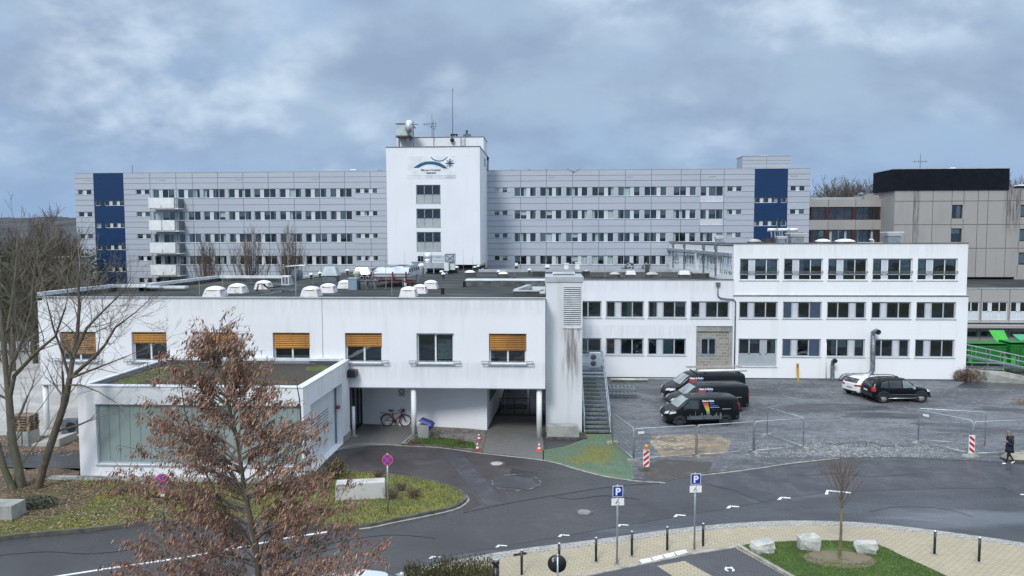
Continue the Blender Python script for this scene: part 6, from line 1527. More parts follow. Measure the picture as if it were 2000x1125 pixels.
# right-hand low branch group of the same tree reaching towards the hedge (few leaves, bare twig)
# ------------------------------------------------------------------ small plants
def bush(name,c,r,label,m,n=500,s=.06,stemc=M_twigd,cat='shrub',seed=1,stems=30,group=None,kind=None):
    R=random.Random(seed); c=Vector(c); t=thing(name,c,label,cat,group)
    b=MB()
    for i in range(stems):
        a=R.uniform(0,2*pi); q=c+Vector((math.cos(a)*r[0]*R.uniform(.2,1),math.sin(a)*r[1]*R.uniform(.2,1),r[2]*R.uniform(.6,1.15))); p=c+Vector((math.cos(a)*r[0]*.2,math.sin(a)*r[1]*.2,0))
        b.tube([p,p.lerp(q,.55)+Vector((R.uniform(-.05,.05),0,.03)),q],[.012,.008,.004],3,cap=False)
    b.build('stems',stemc,t)
    if n:
        b=MB()
        for i in range(n):
            a=R.uniform(0,2*pi); k=R.uniform(0,1)**.5; p=c+Vector((math.cos(a)*r[0]*k,math.sin(a)*r[1]*k,r[2]*R.uniform(.1,1.)*(1.05-.3*k)))
            d=Vector((R.uniform(-1,1),R.uniform(-1,1),R.uniform(-.4,1))).normalized(); e=d.orthogonal().normalized(); l=s*R.uniform(.6,1.4); b.quad(p-d*l,p-e*l*.4,p+d*l,p+e*l*.4)
        b.build('foliage',m,t)
    return t
bush('dry_shrub',G(1900,744),(1.6,.7,1.15),'brown dry shrub at the corner of the three storey wing',M_shrub,2600,.07,seed=2,stems=140)
bush('dry_shrub',G(1872,744),(.7,.5,.75),'pale twiggy shrub just left of the brown corner shrub',M_shrub,150,.05,M_twig,seed=3,stems=70)
bush('dry_shrub',G(1995,790),(.7,.4,.5),'pale dry tuft in the lot at the right edge',M_leafd,300,.05,M_twig,seed=4)
bush('dry_shrub',G(808,868,.05),(.45,.25,.32),'brown shrublet at the foot of the middle white column',M_shrub,260,.04,seed=5)
bush('dry_shrub',G(900,868,.05),(.28,.2,.36),'small reddish shrub on the green bed by the cones',M_shrub,240,.035,seed=6)
bush('dry_shrub',G(855,856,.05),(.3,.2,.5),'thin dry stalks in the gravelly bed',M_leafd,60,.03,M_twig,seed=7,stems=20)
for i,(u,v,s,l) in enumerate(((783,958,.35,'reddish twiggy shrub left of centre on the grass island'),(808,972,.42,'reddish twiggy shrub nearest the island tip'),(765,975,.45,'reddish twiggy shrub at the foot of the no stopping sign'),(740,935,.4,'brown shrub at the back edge of the grass island'))):
    bush('dry_shrub',G(u,v,.11),(s,s*.7,s*1.1),l,M_shrub,160,.035,M_twigd,seed=40+i,stems=60)
bush('dry_shrub',G(655,935,.11),(.7,.5,1.0),'tall olive brown grassy shrub at the garage corner',M_hedge,500,.05,M_twigo,seed=47,stems=260)
bush('dry_shrub',G(590,960,.11),(1.3,.7,1.0),'wide reddish shrub before the garage front, beneath the brown tree',M_shrub,1800,.05,M_twigd,seed=48,stems=160)
bush('evergreen_shrub',G(72,990,.12),(.9,.5,.45),'low dark evergreen shrub at the foot of the left trees',M_ever,700,.06,M_twigd,seed=49)
# hedge at the bottom
R=random.Random(50); t=thing('hedge',G(900,1140,.09),'low brown green hedge at the bottom beside the black post','hedge'); b=MB(); b2=MB()
for i in range(6500):
    u=R.uniform(790,962); v=R.uniform(1122,1185); p=G(u,v,.09); top=.75+R.uniform(-.12,.1)-(.25 if u<850 else 0); p.z=.09+R.uniform(.15,1)*top
    d=Vector((R.uniform(-.5,.5),R.uniform(-.5,.5),1)).normalized(); e=d.orthogonal().normalized(); l=R.uniform(.03,.07); b.quad(p-d*l,p-e*l*.35,p+d*l,p+e*l*.35)
    if i%8==0: b2.tube([(p.x,p.y,.09),(p.x+R.uniform(-.1,.1),p.y,p.z+.12)],[.008,.003],3,cap=False)
b.build('foliage',M_hedge,t); b2.build('stems',M_twigo,t)
# grass blades (stuff)
def inpoly(x,y,P):
    c=False; j=len(P)-1
    for i in range(len(P)):
        if (P[i][1]>y)!=(P[j][1]>y) and x<(P[j][0]-P[i][0])*(y-P[i][1])/(P[j][1]-P[i][1])+P[i][0]: c=not c
        j=i
    return c
def blades(name,P,z,n,m,h,label,seed,w=.012,avoid=None):
    R=random.Random(seed); b=MB(); xs_=[p[0] for p in P]; ys_=[p[1] for p in P]; k=0; tries=0
    while k<n and tries<n*12:
        tries+=1; x=R.uniform(min(xs_),max(xs_)); y=R.uniform(min(ys_),max(ys_))
        if not inpoly(x,y,P) or (avoid and avoid(x,y)): continue
        hh=h*R.uniform(.4,1.2); a=R.uniform(0,2*pi); dx,dy=math.cos(a)*w,math.sin(a)*w; lx,ly=R.uniform(-.5,.5)*hh,R.uniform(-.5,.5)*hh
        b.add([(x-dx,y-dy,z),(x+dx,y+dy,z),(x+lx,y+ly,z+hh)],[(0,1,2)]); k+=1
    o=b.build(name,m); o['kind']='stuff'; o['label']=label; return o
blades('grass',[p for p in iw2 if p[0]>-26],.11,26000,M_blade,.10,'yellowish winter grass on the long island',61,.016)
blades('grass',gcorner,.14,16000,M_bladeg,.055,'short green grass on the corner with boulders',62,.010,avoid=lambda x,y: (x-10.6)**2/1.2+(y-26.8)**2/.45<1)
blades('grass',[(x,y) for x,y,_ in gp([(795,869),(815,853),(870,857),(925,866),(932,879),(860,873)])],.055,3500,M_bladeg,.10,'bright green grass strip on the bed before the undercroft',63,.014)
blades('moss_tufts',[(x,y) for x,y,_ in gp([(1062,897),(1062,882),(1100,875),(1142,860),(1142,850),(1192,850),(1207,874),(1226,893),(1237,932),(1180,925),(1125,912)])],.012,7000,M_blade,.035,'tiny tufts growing in the joints of the mossy paving',68,.010)
R=random.Random(64); b=MB()
for i in range(5200):
    if i<3600: u,v=R.uniform(-20,420),R.uniform(935,1045); 
    else: u,v=R.uniform(-20,150),R.uniform(845,890)
    if v>1040-(u*.08) : continue
    p=G(u,v,.15); a=R.uniform(0,2*pi); s=R.uniform(.025,.075); d=Vector((math.cos(a),math.sin(a),R.uniform(-.3,.3)))*s; e=Vector((-math.sin(a),math.cos(a),R.uniform(-.3,.5)))*s*.6
    b.quad(p-d,p-e,p+d,p+e)
o=b.build('leaf_litter',M_leafd); o['kind']='stuff'; o['label']='fallen pale brown leaves around the left trees'
R=random.Random(65); b=MB()
for i in range(5200):
    u=R.gauss(1650,130); v=R.gauss(880,11)
    if v<858 or v>893 or u>1900 or u<1440: continue
    p=G(u,v,.02); s=R.uniform(.015,.045); b.obox(p,(s*1.4,s,s*.8),rz=R.uniform(0,3),taper=.7)
o=b.build('loose_stones',mat('loose_stone',(.36,.37,.37),.85,var=.35,scale=3)); o['kind']='stuff'; o['label']='pale loose stones along the front edge of the gravel lot'
# ================================================================== street furniture
def post(name,u,v,vt,r,label,cat,group=None,z0=.09,m=None,cap=True):
    p=G(u,v,z0); h=PY(u,vt,p.y).z-z0; t=thing(name,p,label,cat,group)
    b=MB(); b.smooth=True; b.tube([p,p+Vector((0,0,h-.03))],r,14); b.build('post',m or M_blackp,t)
    if cap: b=MB(); b.lathe(p+Vector((0,0,h-.03)),[(r,0),(r*1.02,.015),(r*.8,.03)],14); b.build('cap',M_alu,t)
    b=MB(); b.box(p.x-r*2.4,p.y-r*2.4,p.z-.005,p.x+r*2.4,p.y+r*2.4,p.z+.015); b.build('footing',M_kerb,t)
    return t,p,h
for u,v,vt,l in ((1019,1123,1073,'slim black bollard by the gully grate'),(1092,1112,1060,'slim black bollard half hidden by the round black sign'),(1164,1097,1049,'slim black bollard left of the nearer parking sign'),(1234,1085,1037,'slim black bollard right of the nearer parking sign'),
  (1303,1075,1028,'slim black bollard left of the farther parking sign'),(1373,1067,1021.5,'slim black bollard right of the farther parking sign'),(1825,1082,1036,'slim black bollard at the road curve right of the boulders'),(1912,1097,1048.5,'slim black bollard farthest right on the pavement')):
    post('bollard',u,v,vt,.045,l,'bollard','slim black bollards along the pavement')
# thick black post with grey cap
p=G(969,1163,.09); h=PY(969,1090,p.y).z-.09; t=thing('lamp_bollard',p,'thick black post with flat grey cap beside the hedge','bollard')
b=MB(); b.smooth=True; b.tube([p,p+Vector((0,0,h-.28))],.105,18); b.tube([p+Vector((0,0,h-.2)),p+Vector((0,0,h-.06))],.115,18); b.build('post',M_blackp,t)
b=MB(); b.smooth=True; b.tube([p+Vector((0,0,h-.28)),p+Vector((0,0,h-.2))],.085,14); b.build('lens',M_plastic,t)
b=MB(); b.lathe(p+Vector((0,0,h-.06)),[(.12,0),(.125,.05),(.11,.06)],18); b.build('cap',M_galv,t)
def disc(mb,c,r,m,d,n=28,axis=None,right=None,up=None,r0=0):
    right=right or Vector((1,0,0)); up=up or Vector((0,0,1)); nn=up.cross(right).normalized()
    mb.use(m); N=[c-nn*d+(right*math.cos(2*pi*k/n)+up*math.sin(2*pi*k/n))*r for k in range(n)]
    if r0:
        I=[c+nn*d+(right*math.cos(2*pi*k/n)+up*math.sin(2*pi*k/n))*r0 for k in range(n)]
        for k in range(n): mb.quad(N[k],N[(k+1)%n],I[(k+1)%n],I[k])
    else: mb.poly(N)
# back of a round sign
p=G(1089,1178,.09); c=PY(1088,1104,p.y-.06); t=thing('round_sign',p,'black back of a round road sign with small white sticker at the bottom','road sign')
b=MB(); b.smooth=True; b.tube([p,Vector((p.x,p.y,PY(1088,1083,p.y).z))],.032,10); b.cyl((p.x,p.y,PY(1088,1086,p.y).z),.042,.05,10); b.build('pole',M_galv,t)
b=MB(); b.smooth=True; b.lathe((c.x,p.y+.05,c.z),[(.30,0),(.30,.012)],36,axis='Y'); b.build('disc',M_signk,t)
b=MB(); r_=Vector((c.x-.13,p.y+.045,c.z+.10)); b.box(r_.x-.03,r_.y-.001,r_.z,r_.x+.035,r_.y+.003,r_.z+.02); b.box(r_.x-.03,r_.y-.001,r_.z,r_.x-.01,r_.y+.003,r_.z+.09); b.box(r_.x-.03,r_.y-.001,r_.z+.06,r_.x+.035,r_.y+.003,r_.z+.09); b.box(r_.x-.02,r_.y-.001,r_.z-.04,r_.x+.01,r_.y+.003,r_.z-.02); b.build('sticker',M_whitep,t)
# parking signs
def psign(u,v,vt,l,rz):
    p=G(u,v,.09); Y=p.y; k=F/Y; t=thing('parking_sign',p,l,'road sign','parking signs on tall poles'); top=PY(u,vt,Y).z
    b=MB(); b.smooth=True; b.tube([p,(p.x,p.y,top)],.036,12); b.build('pole',M_galv,t); b=MB(); b.box(p.x-.1,p.y-.1,p.z,p.x+.1,p.y+.1,p.z+.02); b.build('footing',M_kerb,t)
    right=Vector((math.cos(rz),math.sin(rz),0)); up=Vector((0,0,1)); nn=up.cross(right)*-1  # towards camera
    nn=Vector((right.y,-right.x,0))
    def fr(a,d,z): return Vector((p.x,p.y,0))+right*a+nn*(d+.05)+Vector((0,0,z))
    W=.37; c=top-.03-W/2
    b=MB().use(M_whitep); fbox(b,fr,-W/2,W/2,c-W/2*1.08,c+W/2*1.08,0,.012); b.use(M_signb); fbox(b,fr,-W/2+.018,W/2-.018,c-W/2*1.08+.018,c+W/2*1.08-.018,.013,.016); b.build('panel',parent=t)
    b=MB(); wordmesh(b,'P',lambda x,y:fr(x*1.05,.019,c-.125+y),.25,.012); b.build('letter',M_whitep,t)
    c=c-W/2-.19; 
    b=MB().use(M_signk); fbox(b,fr,-.24,.24,c-.145,c+.145,0,.010); b.use(M_whitep); fbox(b,fr,-.228,.228,c-.133,c+.133,.011,.014); b.build('lower_plate',parent=t)
    b=MB()   # wheelchair pictogram
    def pl(a,z): return fr(a,.017,c+z)
    for k in range(15):
        a0,a1=2*pi*(k-5)/18,2*pi*(k-4)/18
        b.quad(*[pl(math.cos(q)*r-.0,math.sin(q)*r*.95-.05) for q,r in ((a0,.042),(a1,.042),(a1,.058),(a0,.058))])
    def st_(a,z,a2,z2,w): d=Vector((a2-a,z2-z)).normalized(); n=Vector((-d.y,d.x))*w; b.poly([pl(a+n.x,z+n.y),pl(a2+n.x,z2+n.y),pl(a2-n.x,z2-n.y),pl(a-n.x,z-n.y)])
    st_(.012,.075,0,-.01,.011); st_(0,-.012,-.055,-.015,.010); st_(-.055,-.01,-.075,-.085,.009); st_(.0,.035,-.045,.03,.007)
    b.poly([pl(.016+math.cos(2*pi*k/10)*.018,.10+math.sin(2*pi*k/10)*.018) for k in range(10)])
    b.build('pictogram',M_signk,t)
psign(1205,1101,947,'blue parking sign with wheelchair plate, the nearer left one of two',.12)
psign(1356,1074,923.5,'blue parking sign with wheelchair plate, the farther right one of two',.12)
# no stopping signs
def nostop(u,v,vc,r,l,zz0=.11,extra=False):
    p=G(u,v,zz0); c=PY(u+1,vc,p.y); t=thing('no_stopping_sign',p,l,'road sign'); b=MB(); b.smooth=True; b.tube([p,(p.x,p.y,c.z+r+.03)],.035,12); b.build('pole',M_galv,t)
    cc=Vector((p.x+.02,p.y-.06,c.z)); b=MB(); b.use(M_galv); b.lathe(cc+Vector((0,.012,0)),[(r,0),(r,.01)],30,axis='Y'); disc(b,cc,r,M_signr,.0); disc(b,cc,r*.82,M_signp,.004)
    b.use(M_signr)
    for s in (-1,1):
        d=Vector((s,0,1)).normalized(); n=Vector((1,0,-s)).normalized()*r*.085; b.quad(*[cc+Vector((0,-.008 if s<0 else -.009,0))+x for x in (d*r*.84+n,d*r*.84-n,-d*r*.84-n,-d*r*.84+n)])
    b.build('disc',parent=t)
    if extra:
        b=MB(); b.box(cc.x-.13,cc.y-.01,cc.z-r-.22,cc.x+.17,cc.y,cc.z-r-.03); b.build('lower_plate',M_whitep,t)
nostop(758,1004,897.5,.235,'faded violet no stopping sign on a pole standing on the grass island')
nostop(321,1020,941,.36,'large no stopping sign half hidden behind the brown leaved tree',.11,True)
# delineators
def beacon(u,v,vt,l,lamp,z0=.012,flip=1):
    p=G(u,v,z0); Y=p.y; H_=PY(u,vt,Y).z-z0; t=thing('warning_beacon',p,l,'traffic beacon','striped warning beacons')
    b=MB(); b.obox(p+Vector((0,.05,.05)),(.75,.42,.10),rz=.15,taper=.86); b.obox(p+Vector((0,.02,.14)),(.34,.25,.10),rz=.15,taper=.8); b.build('foot',M_kerbd if lamp else M_oldconc,t)
    w=.155; h0=.17; h1=H_-(.27 if lamp else 0); y=p.y-.02; b=MB().use(M_whitep); b.box(p.x-w,y,z0+h0,p.x+w,y+.04,z0+h1)
    b.use(M_redp); n=3; Hh=h1-h0-.06; per=Hh/3
    def clipq(zc):   # diagonal bar, clipped to the board
        pts=[]; s=w-.02; sl=.85*flip
        lo,hi=zc-per*.27,zc+per*.27
        poly=[(-s,lo-s*sl),(s,lo+s*sl),(s,hi+s*sl),(-s,hi-s*sl)]
        zmin,zmax=h0+.03,h1-.03
        for lim,sg in ((zmin,1),(zmax,-1)):
            out=[]
            for i in range(len(poly)):
                a,c=poly[i],poly[(i+1)%len(poly)]; ia=(a[1]-lim)*sg>=0; ic=(c[1]-lim)*sg>=0
                if ia: out.append(a)
                if ia!=ic: f=(lim-a[1])/(c[1]-a[1]); out.append((a[0]+(c[0]-a[0])*f,lim))
            poly=out
            if len(poly)<3: return
        b.poly([(p.x+x,y-.004,z0+z) for x,z in poly])
    for k in range(-1,4): clipq(h0+.03+per*(k+.5))
    b.build('board',parent=t)
    if lamp:
        b=MB().use(M_yellow); q=Vector((p.x,y,z0+h1)); b.box(q.x-.07,q.y-.04,q.z,q.x+.07,q.y+.06,q.z+.12); b.use(M_amber); b.smooth=True; b.lathe(q+Vector((0,-.02,.18)),[(.02,-.05),(.085,-.04),(.095,0),(.085,.04),(.02,.05)],16,axis='Y'); b.build('lamp',parent=t)
beacon(1262,919,868,'red and white striped beacon with yellow lamp at the corner of the fenced lot',True)
beacon(1897,892,850,'red and white striped beacon without lamp near the walking person',False,flip=-1)
# cones
for u,v,s,m,l in ((935.5,860,.72,M_coned,'dull red and white traffic cone farther back on the bed corner'),(932.5,879,.76,M_coned,'dull red and white traffic cone at the kerb before the passage'),(1053,880,.76,M_cone,'bright orange traffic cone leaning at the foot of the right column')):
    p=G(u,v,.06 if u<1000 else .015); t=thing('traffic_cone',p,l,'traffic cone','traffic cones by the passage'); b=MB().use(m); b.obox(p+Vector((0,0,.02)),(.40*s,.40*s,.04),taper=.95)
    b.smooth=True
    prof=[(.14,.04),(.12,.15),(.095,.28),(.07,.40),(.045,.53),(.03,.60)]; 
    for i in range(5):
        b.use(M_whitep if i in (1,3) else m); (r0,z0_),(r1,z1_)=prof[i],prof[i+1]; b.lathe(p,[(r0*s,z0_*s),(r1*s,z1_*s)],14,cap=(i==4))
    b.build('cone_body',parent=t)
# white tall post at the entrance
post('white_post',691,851,793,.10,'tall white square based post beside the dark entrance glazing','post',z0=.012,m=M_whitep,cap=False)
# yellow marker
p=G(1557,744); t=thing('yellow_marker',p,'slim yellow marker post before the white wing wall','marker post'); h=PY(1556,710,p.y-.1).z; b=MB(); b.obox(p+Vector((0,-.1,h/2)),(.14,.05,h),ry=-.05,taper=1.5); b.build('post',M_yellow,t); b=MB(); b.box(p.x-.13,p.y-.14,h*.75,p.x+.05,p.y-.125,h*.97); b.build('plate',mat('dirty_yellow_plate',(.34,.22,.07),.6),t)
M_duct=mat('spiral_duct_steel',(.24,.27,.29),.45,metal=.5,var=.2,scale=4)
# big ventilation pipes on the white wing
vp=thing('vent_duct',G(1700,745),'thick grey spiral duct rising on the white wing and bending along its foot','vent duct')
Yd=YW-.42
def vd(u,v,dy=0): return PY(u,v,Yd+dy)
b=MB(); b.smooth=True
b.tube([vd(1705.5,655),vd(1705,690),vd(1704,722),vd(1701.5,728),vd(1697,731.5),vd(1690,732.5)],.175,16); b.tube([vd(1690,732.5),vd(1652,733),vd(1647,734.5),vd(1643,739),vd(1641,743)],[.17]*5,14); b.tube([vd(1705.5,656),vd(1705,650),vd(1708,646,-.1)+Vector((.1,-.12,0)),vd(1710,647,-.3)+Vector((.1,-.3,-.05))],[.175,.185,.20,.22],16,cap=False)
b.build('pipe',M_duct,vp)
b=MB()
for k in range(24): z=vd(1705,660+k*2.8); b.lathe(z,[(.182,-.012),(.187,0),(.182,.012)],16,cap=False)
b.build('seam_rings',M_galvd,vp); b=MB(); q=vd(1710,647,-.3)+Vector((.1,-.305,-.05)); b.lathe(q+Vector((0,.06,0)),[(.19,0),(.01,.02)],16,axis='Y',cap=False); b.build('inlet_mesh',M_signk,vp)
vp=thing('vent_duct',G(1626,745),'short grey duct with hooded inlet at the foot of the white wing','vent duct')
b=MB(); b.smooth=True; b.tube([vd(1626,742),vd(1626,712),vd(1627,706,-.05),vd(1630,704,-.25),vd(1631,705.5,-.4)],[.155,.155,.165,.18,.20],16,cap=False); b.build('pipe',M_duct,vp); b=MB()
for k in range(10): b.lathe(vd(1626,715+k*2.8),[(.162,-.01),(.167,0),(.162,.01)],16,cap=False)
b.build('seam_rings',M_galvd,vp); b=MB(); b.lathe(vd(1631,705.5,-.36),[(.18,0),(.01,.02)],16,axis='Y',cap=False); b.build('inlet_mesh',M_signk,vp)
b=MB(); b.smooth=True; b.tube([vd(1613.5,670,.38),vd(1613.5,741,.38)],.04,8); o=b.build('thin_pipe',M_whitep); tag(o,'thin white pipe on the wall left of the short duct','pipe')
# materials lying by the wall
p=G(1192,744); b=MB(); b.smooth=True
for k in range(4): b.tube([(p.x,p.y-.1-k*.12,.09+(k%2)*.12),(p.x+3.0,p.y-.15-k*.12,.09+(k%2)*.12)],.06,8)
o=b.build('plastic_pipes',mat('cream_pipe',(.55,.53,.45),.6)); tag(o,'bundle of cream pipes lying along the foot of the link building','pipes')
t=thing('scaffold_stack',G(1222,775),'stack of grey scaffold frames lying beside the steel stairs','scaffold parts')
q=G(1190,779); e=G(1252,779)
for k in range(4):
    b=MB(); z=.12+k*.20; b.box(q.x,q.y+.1,z,e.x-.15*k,q.y+.16,z+.07); b.box(q.x,q.y+1.2,z,e.x-.15*k,q.y+1.26,z+.07)
    for j in range(7): x=q.x+.1+j*(e.x-q.x-.6)/6; b.box(x,q.y+.16,z+.01,x+.05,q.y+1.2,z+.06)
    b.build('frame',M_galv if k%2 else M_galvd,t)
b=MB(); b.obox((G(1300,745).x,YW-.5,.06),(4,.25,.06),rz=-.03); o=b.build('board_strip',M_oldconc); tag(o,'long pale board on the ground at the foot of the link building','board')
# concrete trough and blocks
def block(u,v,size,rz,l,z0=0.):
    p=G(u,v,z0); b=MB(); b.obox(p+Vector((0,0,size[2]/2)),size,rz=rz,taper=.97); o=b.build('concrete_block',M_oldconc,loc=p); tag(o,l,'concrete block')
p=G(697,975,.11); t=thing('concrete_trough',p,'long pale concrete block standing on the grass island behind the tree','concrete block')
b=MB(); b.obox(p+Vector((.1,.3,.36)),(2.2,.7,.72),rz=.2,taper=.97); b.build('block_body',layered('whitish_concrete',(.50,.50,.47),[((.33,.33,.31),1.5,.45,.65,(1,1,1),.7)],rough=.9,bump=.4,bscale=15),t)
block(8,1010,(1.3,.9,.62),.03,'grey concrete block at the left picture edge on the leafy ground',.1)
# boulders
def boulder(u,v,size,seed,l,rz=0):
    p=G(u,v,.14); R=random.Random(seed); bm=bmesh.new(); bmesh.ops.create_cube(bm,size=1)
    bmesh.ops.subdivide_edges(bm,edges=bm.edges,cuts=3,use_grid_fill=True)
    import mathutils
    for q in bm.verts:
        c=q.co.copy(); n=c.normalized()*.5*1.25; m=max(abs(c.x),abs(c.y),abs(c.z)); c=c.lerp(n,.5)
        nz=mathutils.noise.noise_vector(c*2.2+Vector((seed,0,0)))*.10+mathutils.noise.noise_vector(c*6+Vector((0,seed,0)))*.035
        q.co=Vector(((c.x+nz.x)*size[0],(c.y+nz.y)*size[1],(c.z+nz.z+.42)*size[2]))
        if q.co.z>size[2]*.72: q.co.z=size[2]*(.72+(q.co.z/size[2]-.72)*.35)+q.co.x*.14
    me=bpy.data.meshes.new('boulder'); bm.to_mesh(me); bm.free(); me.materials.append(M_stone)
    o=bpy.data.objects.new('boulder',me); COL.objects.link(o); o.location=p; o.rotation_euler=(0,0,rz); tag(o,l,'boulder','boulders on the green corner'); return o
boulder(1489,1076,(.78,.58,.46),3,'flat topped pale boulder with rusty side, leftmost on the green corner',.2)
boulder(1579,1070,(.76,.6,.60),5,'tallest pale grey boulder on the green corner, left of the young tree',-.1)
boulder(1690,1077,(.74,.52,.46),8,'cream topped boulder right of the young tree on the green corner',-.25)
# pallets
p=G(48,868,.15); t0=p.copy()
for k in range(6):
    t=thing('pallet',(p.x,p.y,.15+.85+k*.145),'weathered wooden pallet, %s of the stack on the grey crate at left'%('lowest','second from below','third from below','fourth from below','fifth from below','topmost')[k],'pallet','stacked wooden pallets'); z=.15+.85+k*.145; j=RND.uniform(-.05,.05)
    b=MB()
    for i in range(5): b.box(p.x-.6+j,p.y-.4+i*.19,z+.12,p.x+.6+j,p.y-.28+i*.19,z+.142)
    b.build('top_boards',M_pallet,t); b=MB()
    for y in (-.4,-.05,.3):
        for x in (-.6,-.07,.46): b.box(p.x+x+j,p.y+y,z+.022,p.x+x+.14+j,p.y+y+.1,z+.118)
        b.box(p.x-.6+j,p.y+y,z,p.x+.6+j,p.y+y+.1,z+.02)
    b.build('blocks',M_pallet,t)
t=thing('grey_crate',(p.x,p.y,.15),'grey crate under the pallets at left','crate'); b=MB(); b.box(p.x-.62,p.y-.45,.17,p.x+.62,p.y+.4,.98); 
b.build('crate_body',M_oldconc,t); b=MB()
for x in (-.62,-.2,.2,.6): b.box(p.x+x-.03,p.y-.48,.15,p.x+x+.03,p.y-.45,.99)
b.build('battens',M_galvd,t)
p=G(136,848,.15); t=thing('outdoor_unit',p,'grey outdoor fan unit standing in the yard left of the garage','air conditioner'); b=MB(); b.box(p.x-.5,p.y,p.z,p.x+.45,p.y+.5,p.z+.85); b.build('casing',M_galvd,t); b=MB(); b.lathe((p.x+.1,p.y-.01,p.z+.43),[(.3,0),(.3,-.02),(.02,-.01)],18,axis='Y'); b.build('fan',M_signk,t)
b=MB(); q=G(75,872,.15); b.add([q+Vector((-.6,0,0)),q+Vector((1.2,0,.0)),q+Vector((1.2,1.6,.0)),q+Vector((-.6,1.6,0)),q+Vector((-.55,.05,.1)),q+Vector((1.2,.05,.42)),q+Vector((1.2,1.6,.42)),q+Vector((-.55,1.6,.1))],[(4,5,6,7),(0,1,5,4),(1,2,6,5),(2,3,7,6),(3,0,4,7)]); o=b.build('concrete_ramp',M_yard,loc=q); tag(o,'small sloped concrete slab by the left white column','ramp')
b=MB(); b.box(-60,73.2,.1,-31.5,73.5,1.1); o=b.build('low_wall',M_capw); tag(o,'long low pale wall beyond the yard at left','wall')
# blue grit bin
p=G(827,857,.05); t=thing('grit_bin',p,'grey street bin with a blue lid tipped open beside the middle column','bin')
b=MB(); b.obox(p+Vector((0,.35,.38)),(.62,.55,.76),rz=-.1,taper=1.12); b.build('bin_body',mat('grey_plastic_bin',(.30,.31,.30),.6,var=.1),t)
b=MB(); b.obox(p+Vector((.12,.45,.92)),(.86,.72,.14),rz=-.1,ry=.35,taper=.75); b.obox(p+Vector((.25,.5,.72)),(.5,.66,.3),rz=-.1,ry=.5); b.build('lid',mat('blue_plastic_lid',(.03,.035,.20),.5,var=.1),t)
# ------------------------------------------------------------------ bicycle
def bicycle(u,v,span):
    a=G(u-span/2,v,.015); c=G(u+span/2,v,.015); p=(a+c)/2; L=(c-a).length; s=L/1.75; t=thing('bicycle',p,'dark red bicycle leaning at the undercroft wall','bicycle')
    d=(c-a).normalized(); n=Vector((-d.y,d.x,0))
    def B(x,z,y=0): return p+d*x*s+n*y*s+Vector((0,0,z*s))
    R_=.35; xr,xf=-.53,.53
    for nm,x in (('rear_wheel',xr),('front_wheel',xf)):
        b=MB(); b.smooth=True; pts=[B(x+math.cos(2*pi*k/32)*R_,R_+math.sin(2*pi*k/32)*R_) for k in range(33)]; b.tube(pts,.026*s,6,cap=False); w=b.build(nm,M_rubber,t)
        b=MB(); pts=[B(x+math.cos(2*pi*k/24)*(R_-.03),R_+math.sin(2*pi*k/24)*(R_-.03)) for k in range(25)]; b.tube(pts,.012*s,4,cap=False)
        for k in range(14): b.tube([B(x,R_),B(x+math.cos(2*pi*k/14)*(R_-.03),R_+math.sin(2*pi*k/14)*(R_-.03))],.0035,3,cap=False)
        b.tube([B(x,R_,-.05),B(x,R_,.05)],.035*s,8); b.build('rim',M_rimd,w)
    hd=(.36,.86); bb=(-.08,.30); st_=(-.22,.72)
    b=MB(); b.smooth=True; b.tube([B(*bb),B(hd[0]-.01,hd[1]-.13)],.042*s,8); b.tube([B(*st_),B(.0,.74),B(hd[0],hd[1]-.02)],.024*s,8); b.tube([B(*bb),B(*st_)],.026*s,8)
    for y in (-.04,.04): b.tube([B(*bb,y),B(xr,R_,y)],.015*s,6); b.tube([B(st_[0],st_[1]-.1,y),B(xr,R_,y)],.013*s,6)
    b.tube([B(hd[0]-.02,hd[1]-.15),B(hd[0]-.05,hd[1]+.04)],.03*s,8); b.build('frame',M_redbike,t)
    b=MB(); b.smooth=True
    for y in (-.06,.06): b.tube([B(hd[0]-.015,hd[1]-.14,y),B(xf,R_,y)],.020*s,6)
    b.build('fork',M_blackp,t)
    b=MB(); b.smooth=True; b.tube([B(hd[0]-.05,hd[1]+.02),B(hd[0]-.06,hd[1]+.16)],.022*s,6); b.tube([B(hd[0]-.12,1.02,-.32),B(hd[0]-.05,1.0,0),B(hd[0]-.12,1.02,.32)],.016*s,6); b.tube([B(hd[0]-.12,1.02,-.32),B(hd[0]-.20,1.02,-.36)],.022*s,6); b.tube([B(hd[0]+.06,.86),B(hd[0]+.08,1.03)],.07*s,8); b.build('handlebar',M_blackp,t)
    b=MB(); b.smooth=True; b.tube([B(*st_),B(-.26,.90)],.018*s,6); b.tube([B(-.42,.95),B(-.30,.94),B(-.12,.92)],[.06*s,.045*s,.02*s],8); b.build('saddle',M_blackp,t)
    b=MB(); b.smooth=True; b.tube([B(-.08,.30,-.07),B(-.08,.30,.07)],.10*s,12); b.tube([B(-.08,.30,-.1),B(.02,.18,-.1)],.012*s,5); b.tube([B(-.08,.30,.1),B(-.18,.42,.1)],.012*s,5); b.build('crank_drive',M_blackp,t)
    b=MB(); b.smooth=True; b.tube([B(xr+math.cos(q)*(R_+.06),R_+math.sin(q)*(R_+.06)) for q in [rad(x) for x in range(40,190,15)]],.02*s,5); b.tube([B(xr-.1,.78),B(xr-.42,.82)],.02*s,5); b.build('mudguard',M_blackp,t)
bicycle(774,832.5,58)
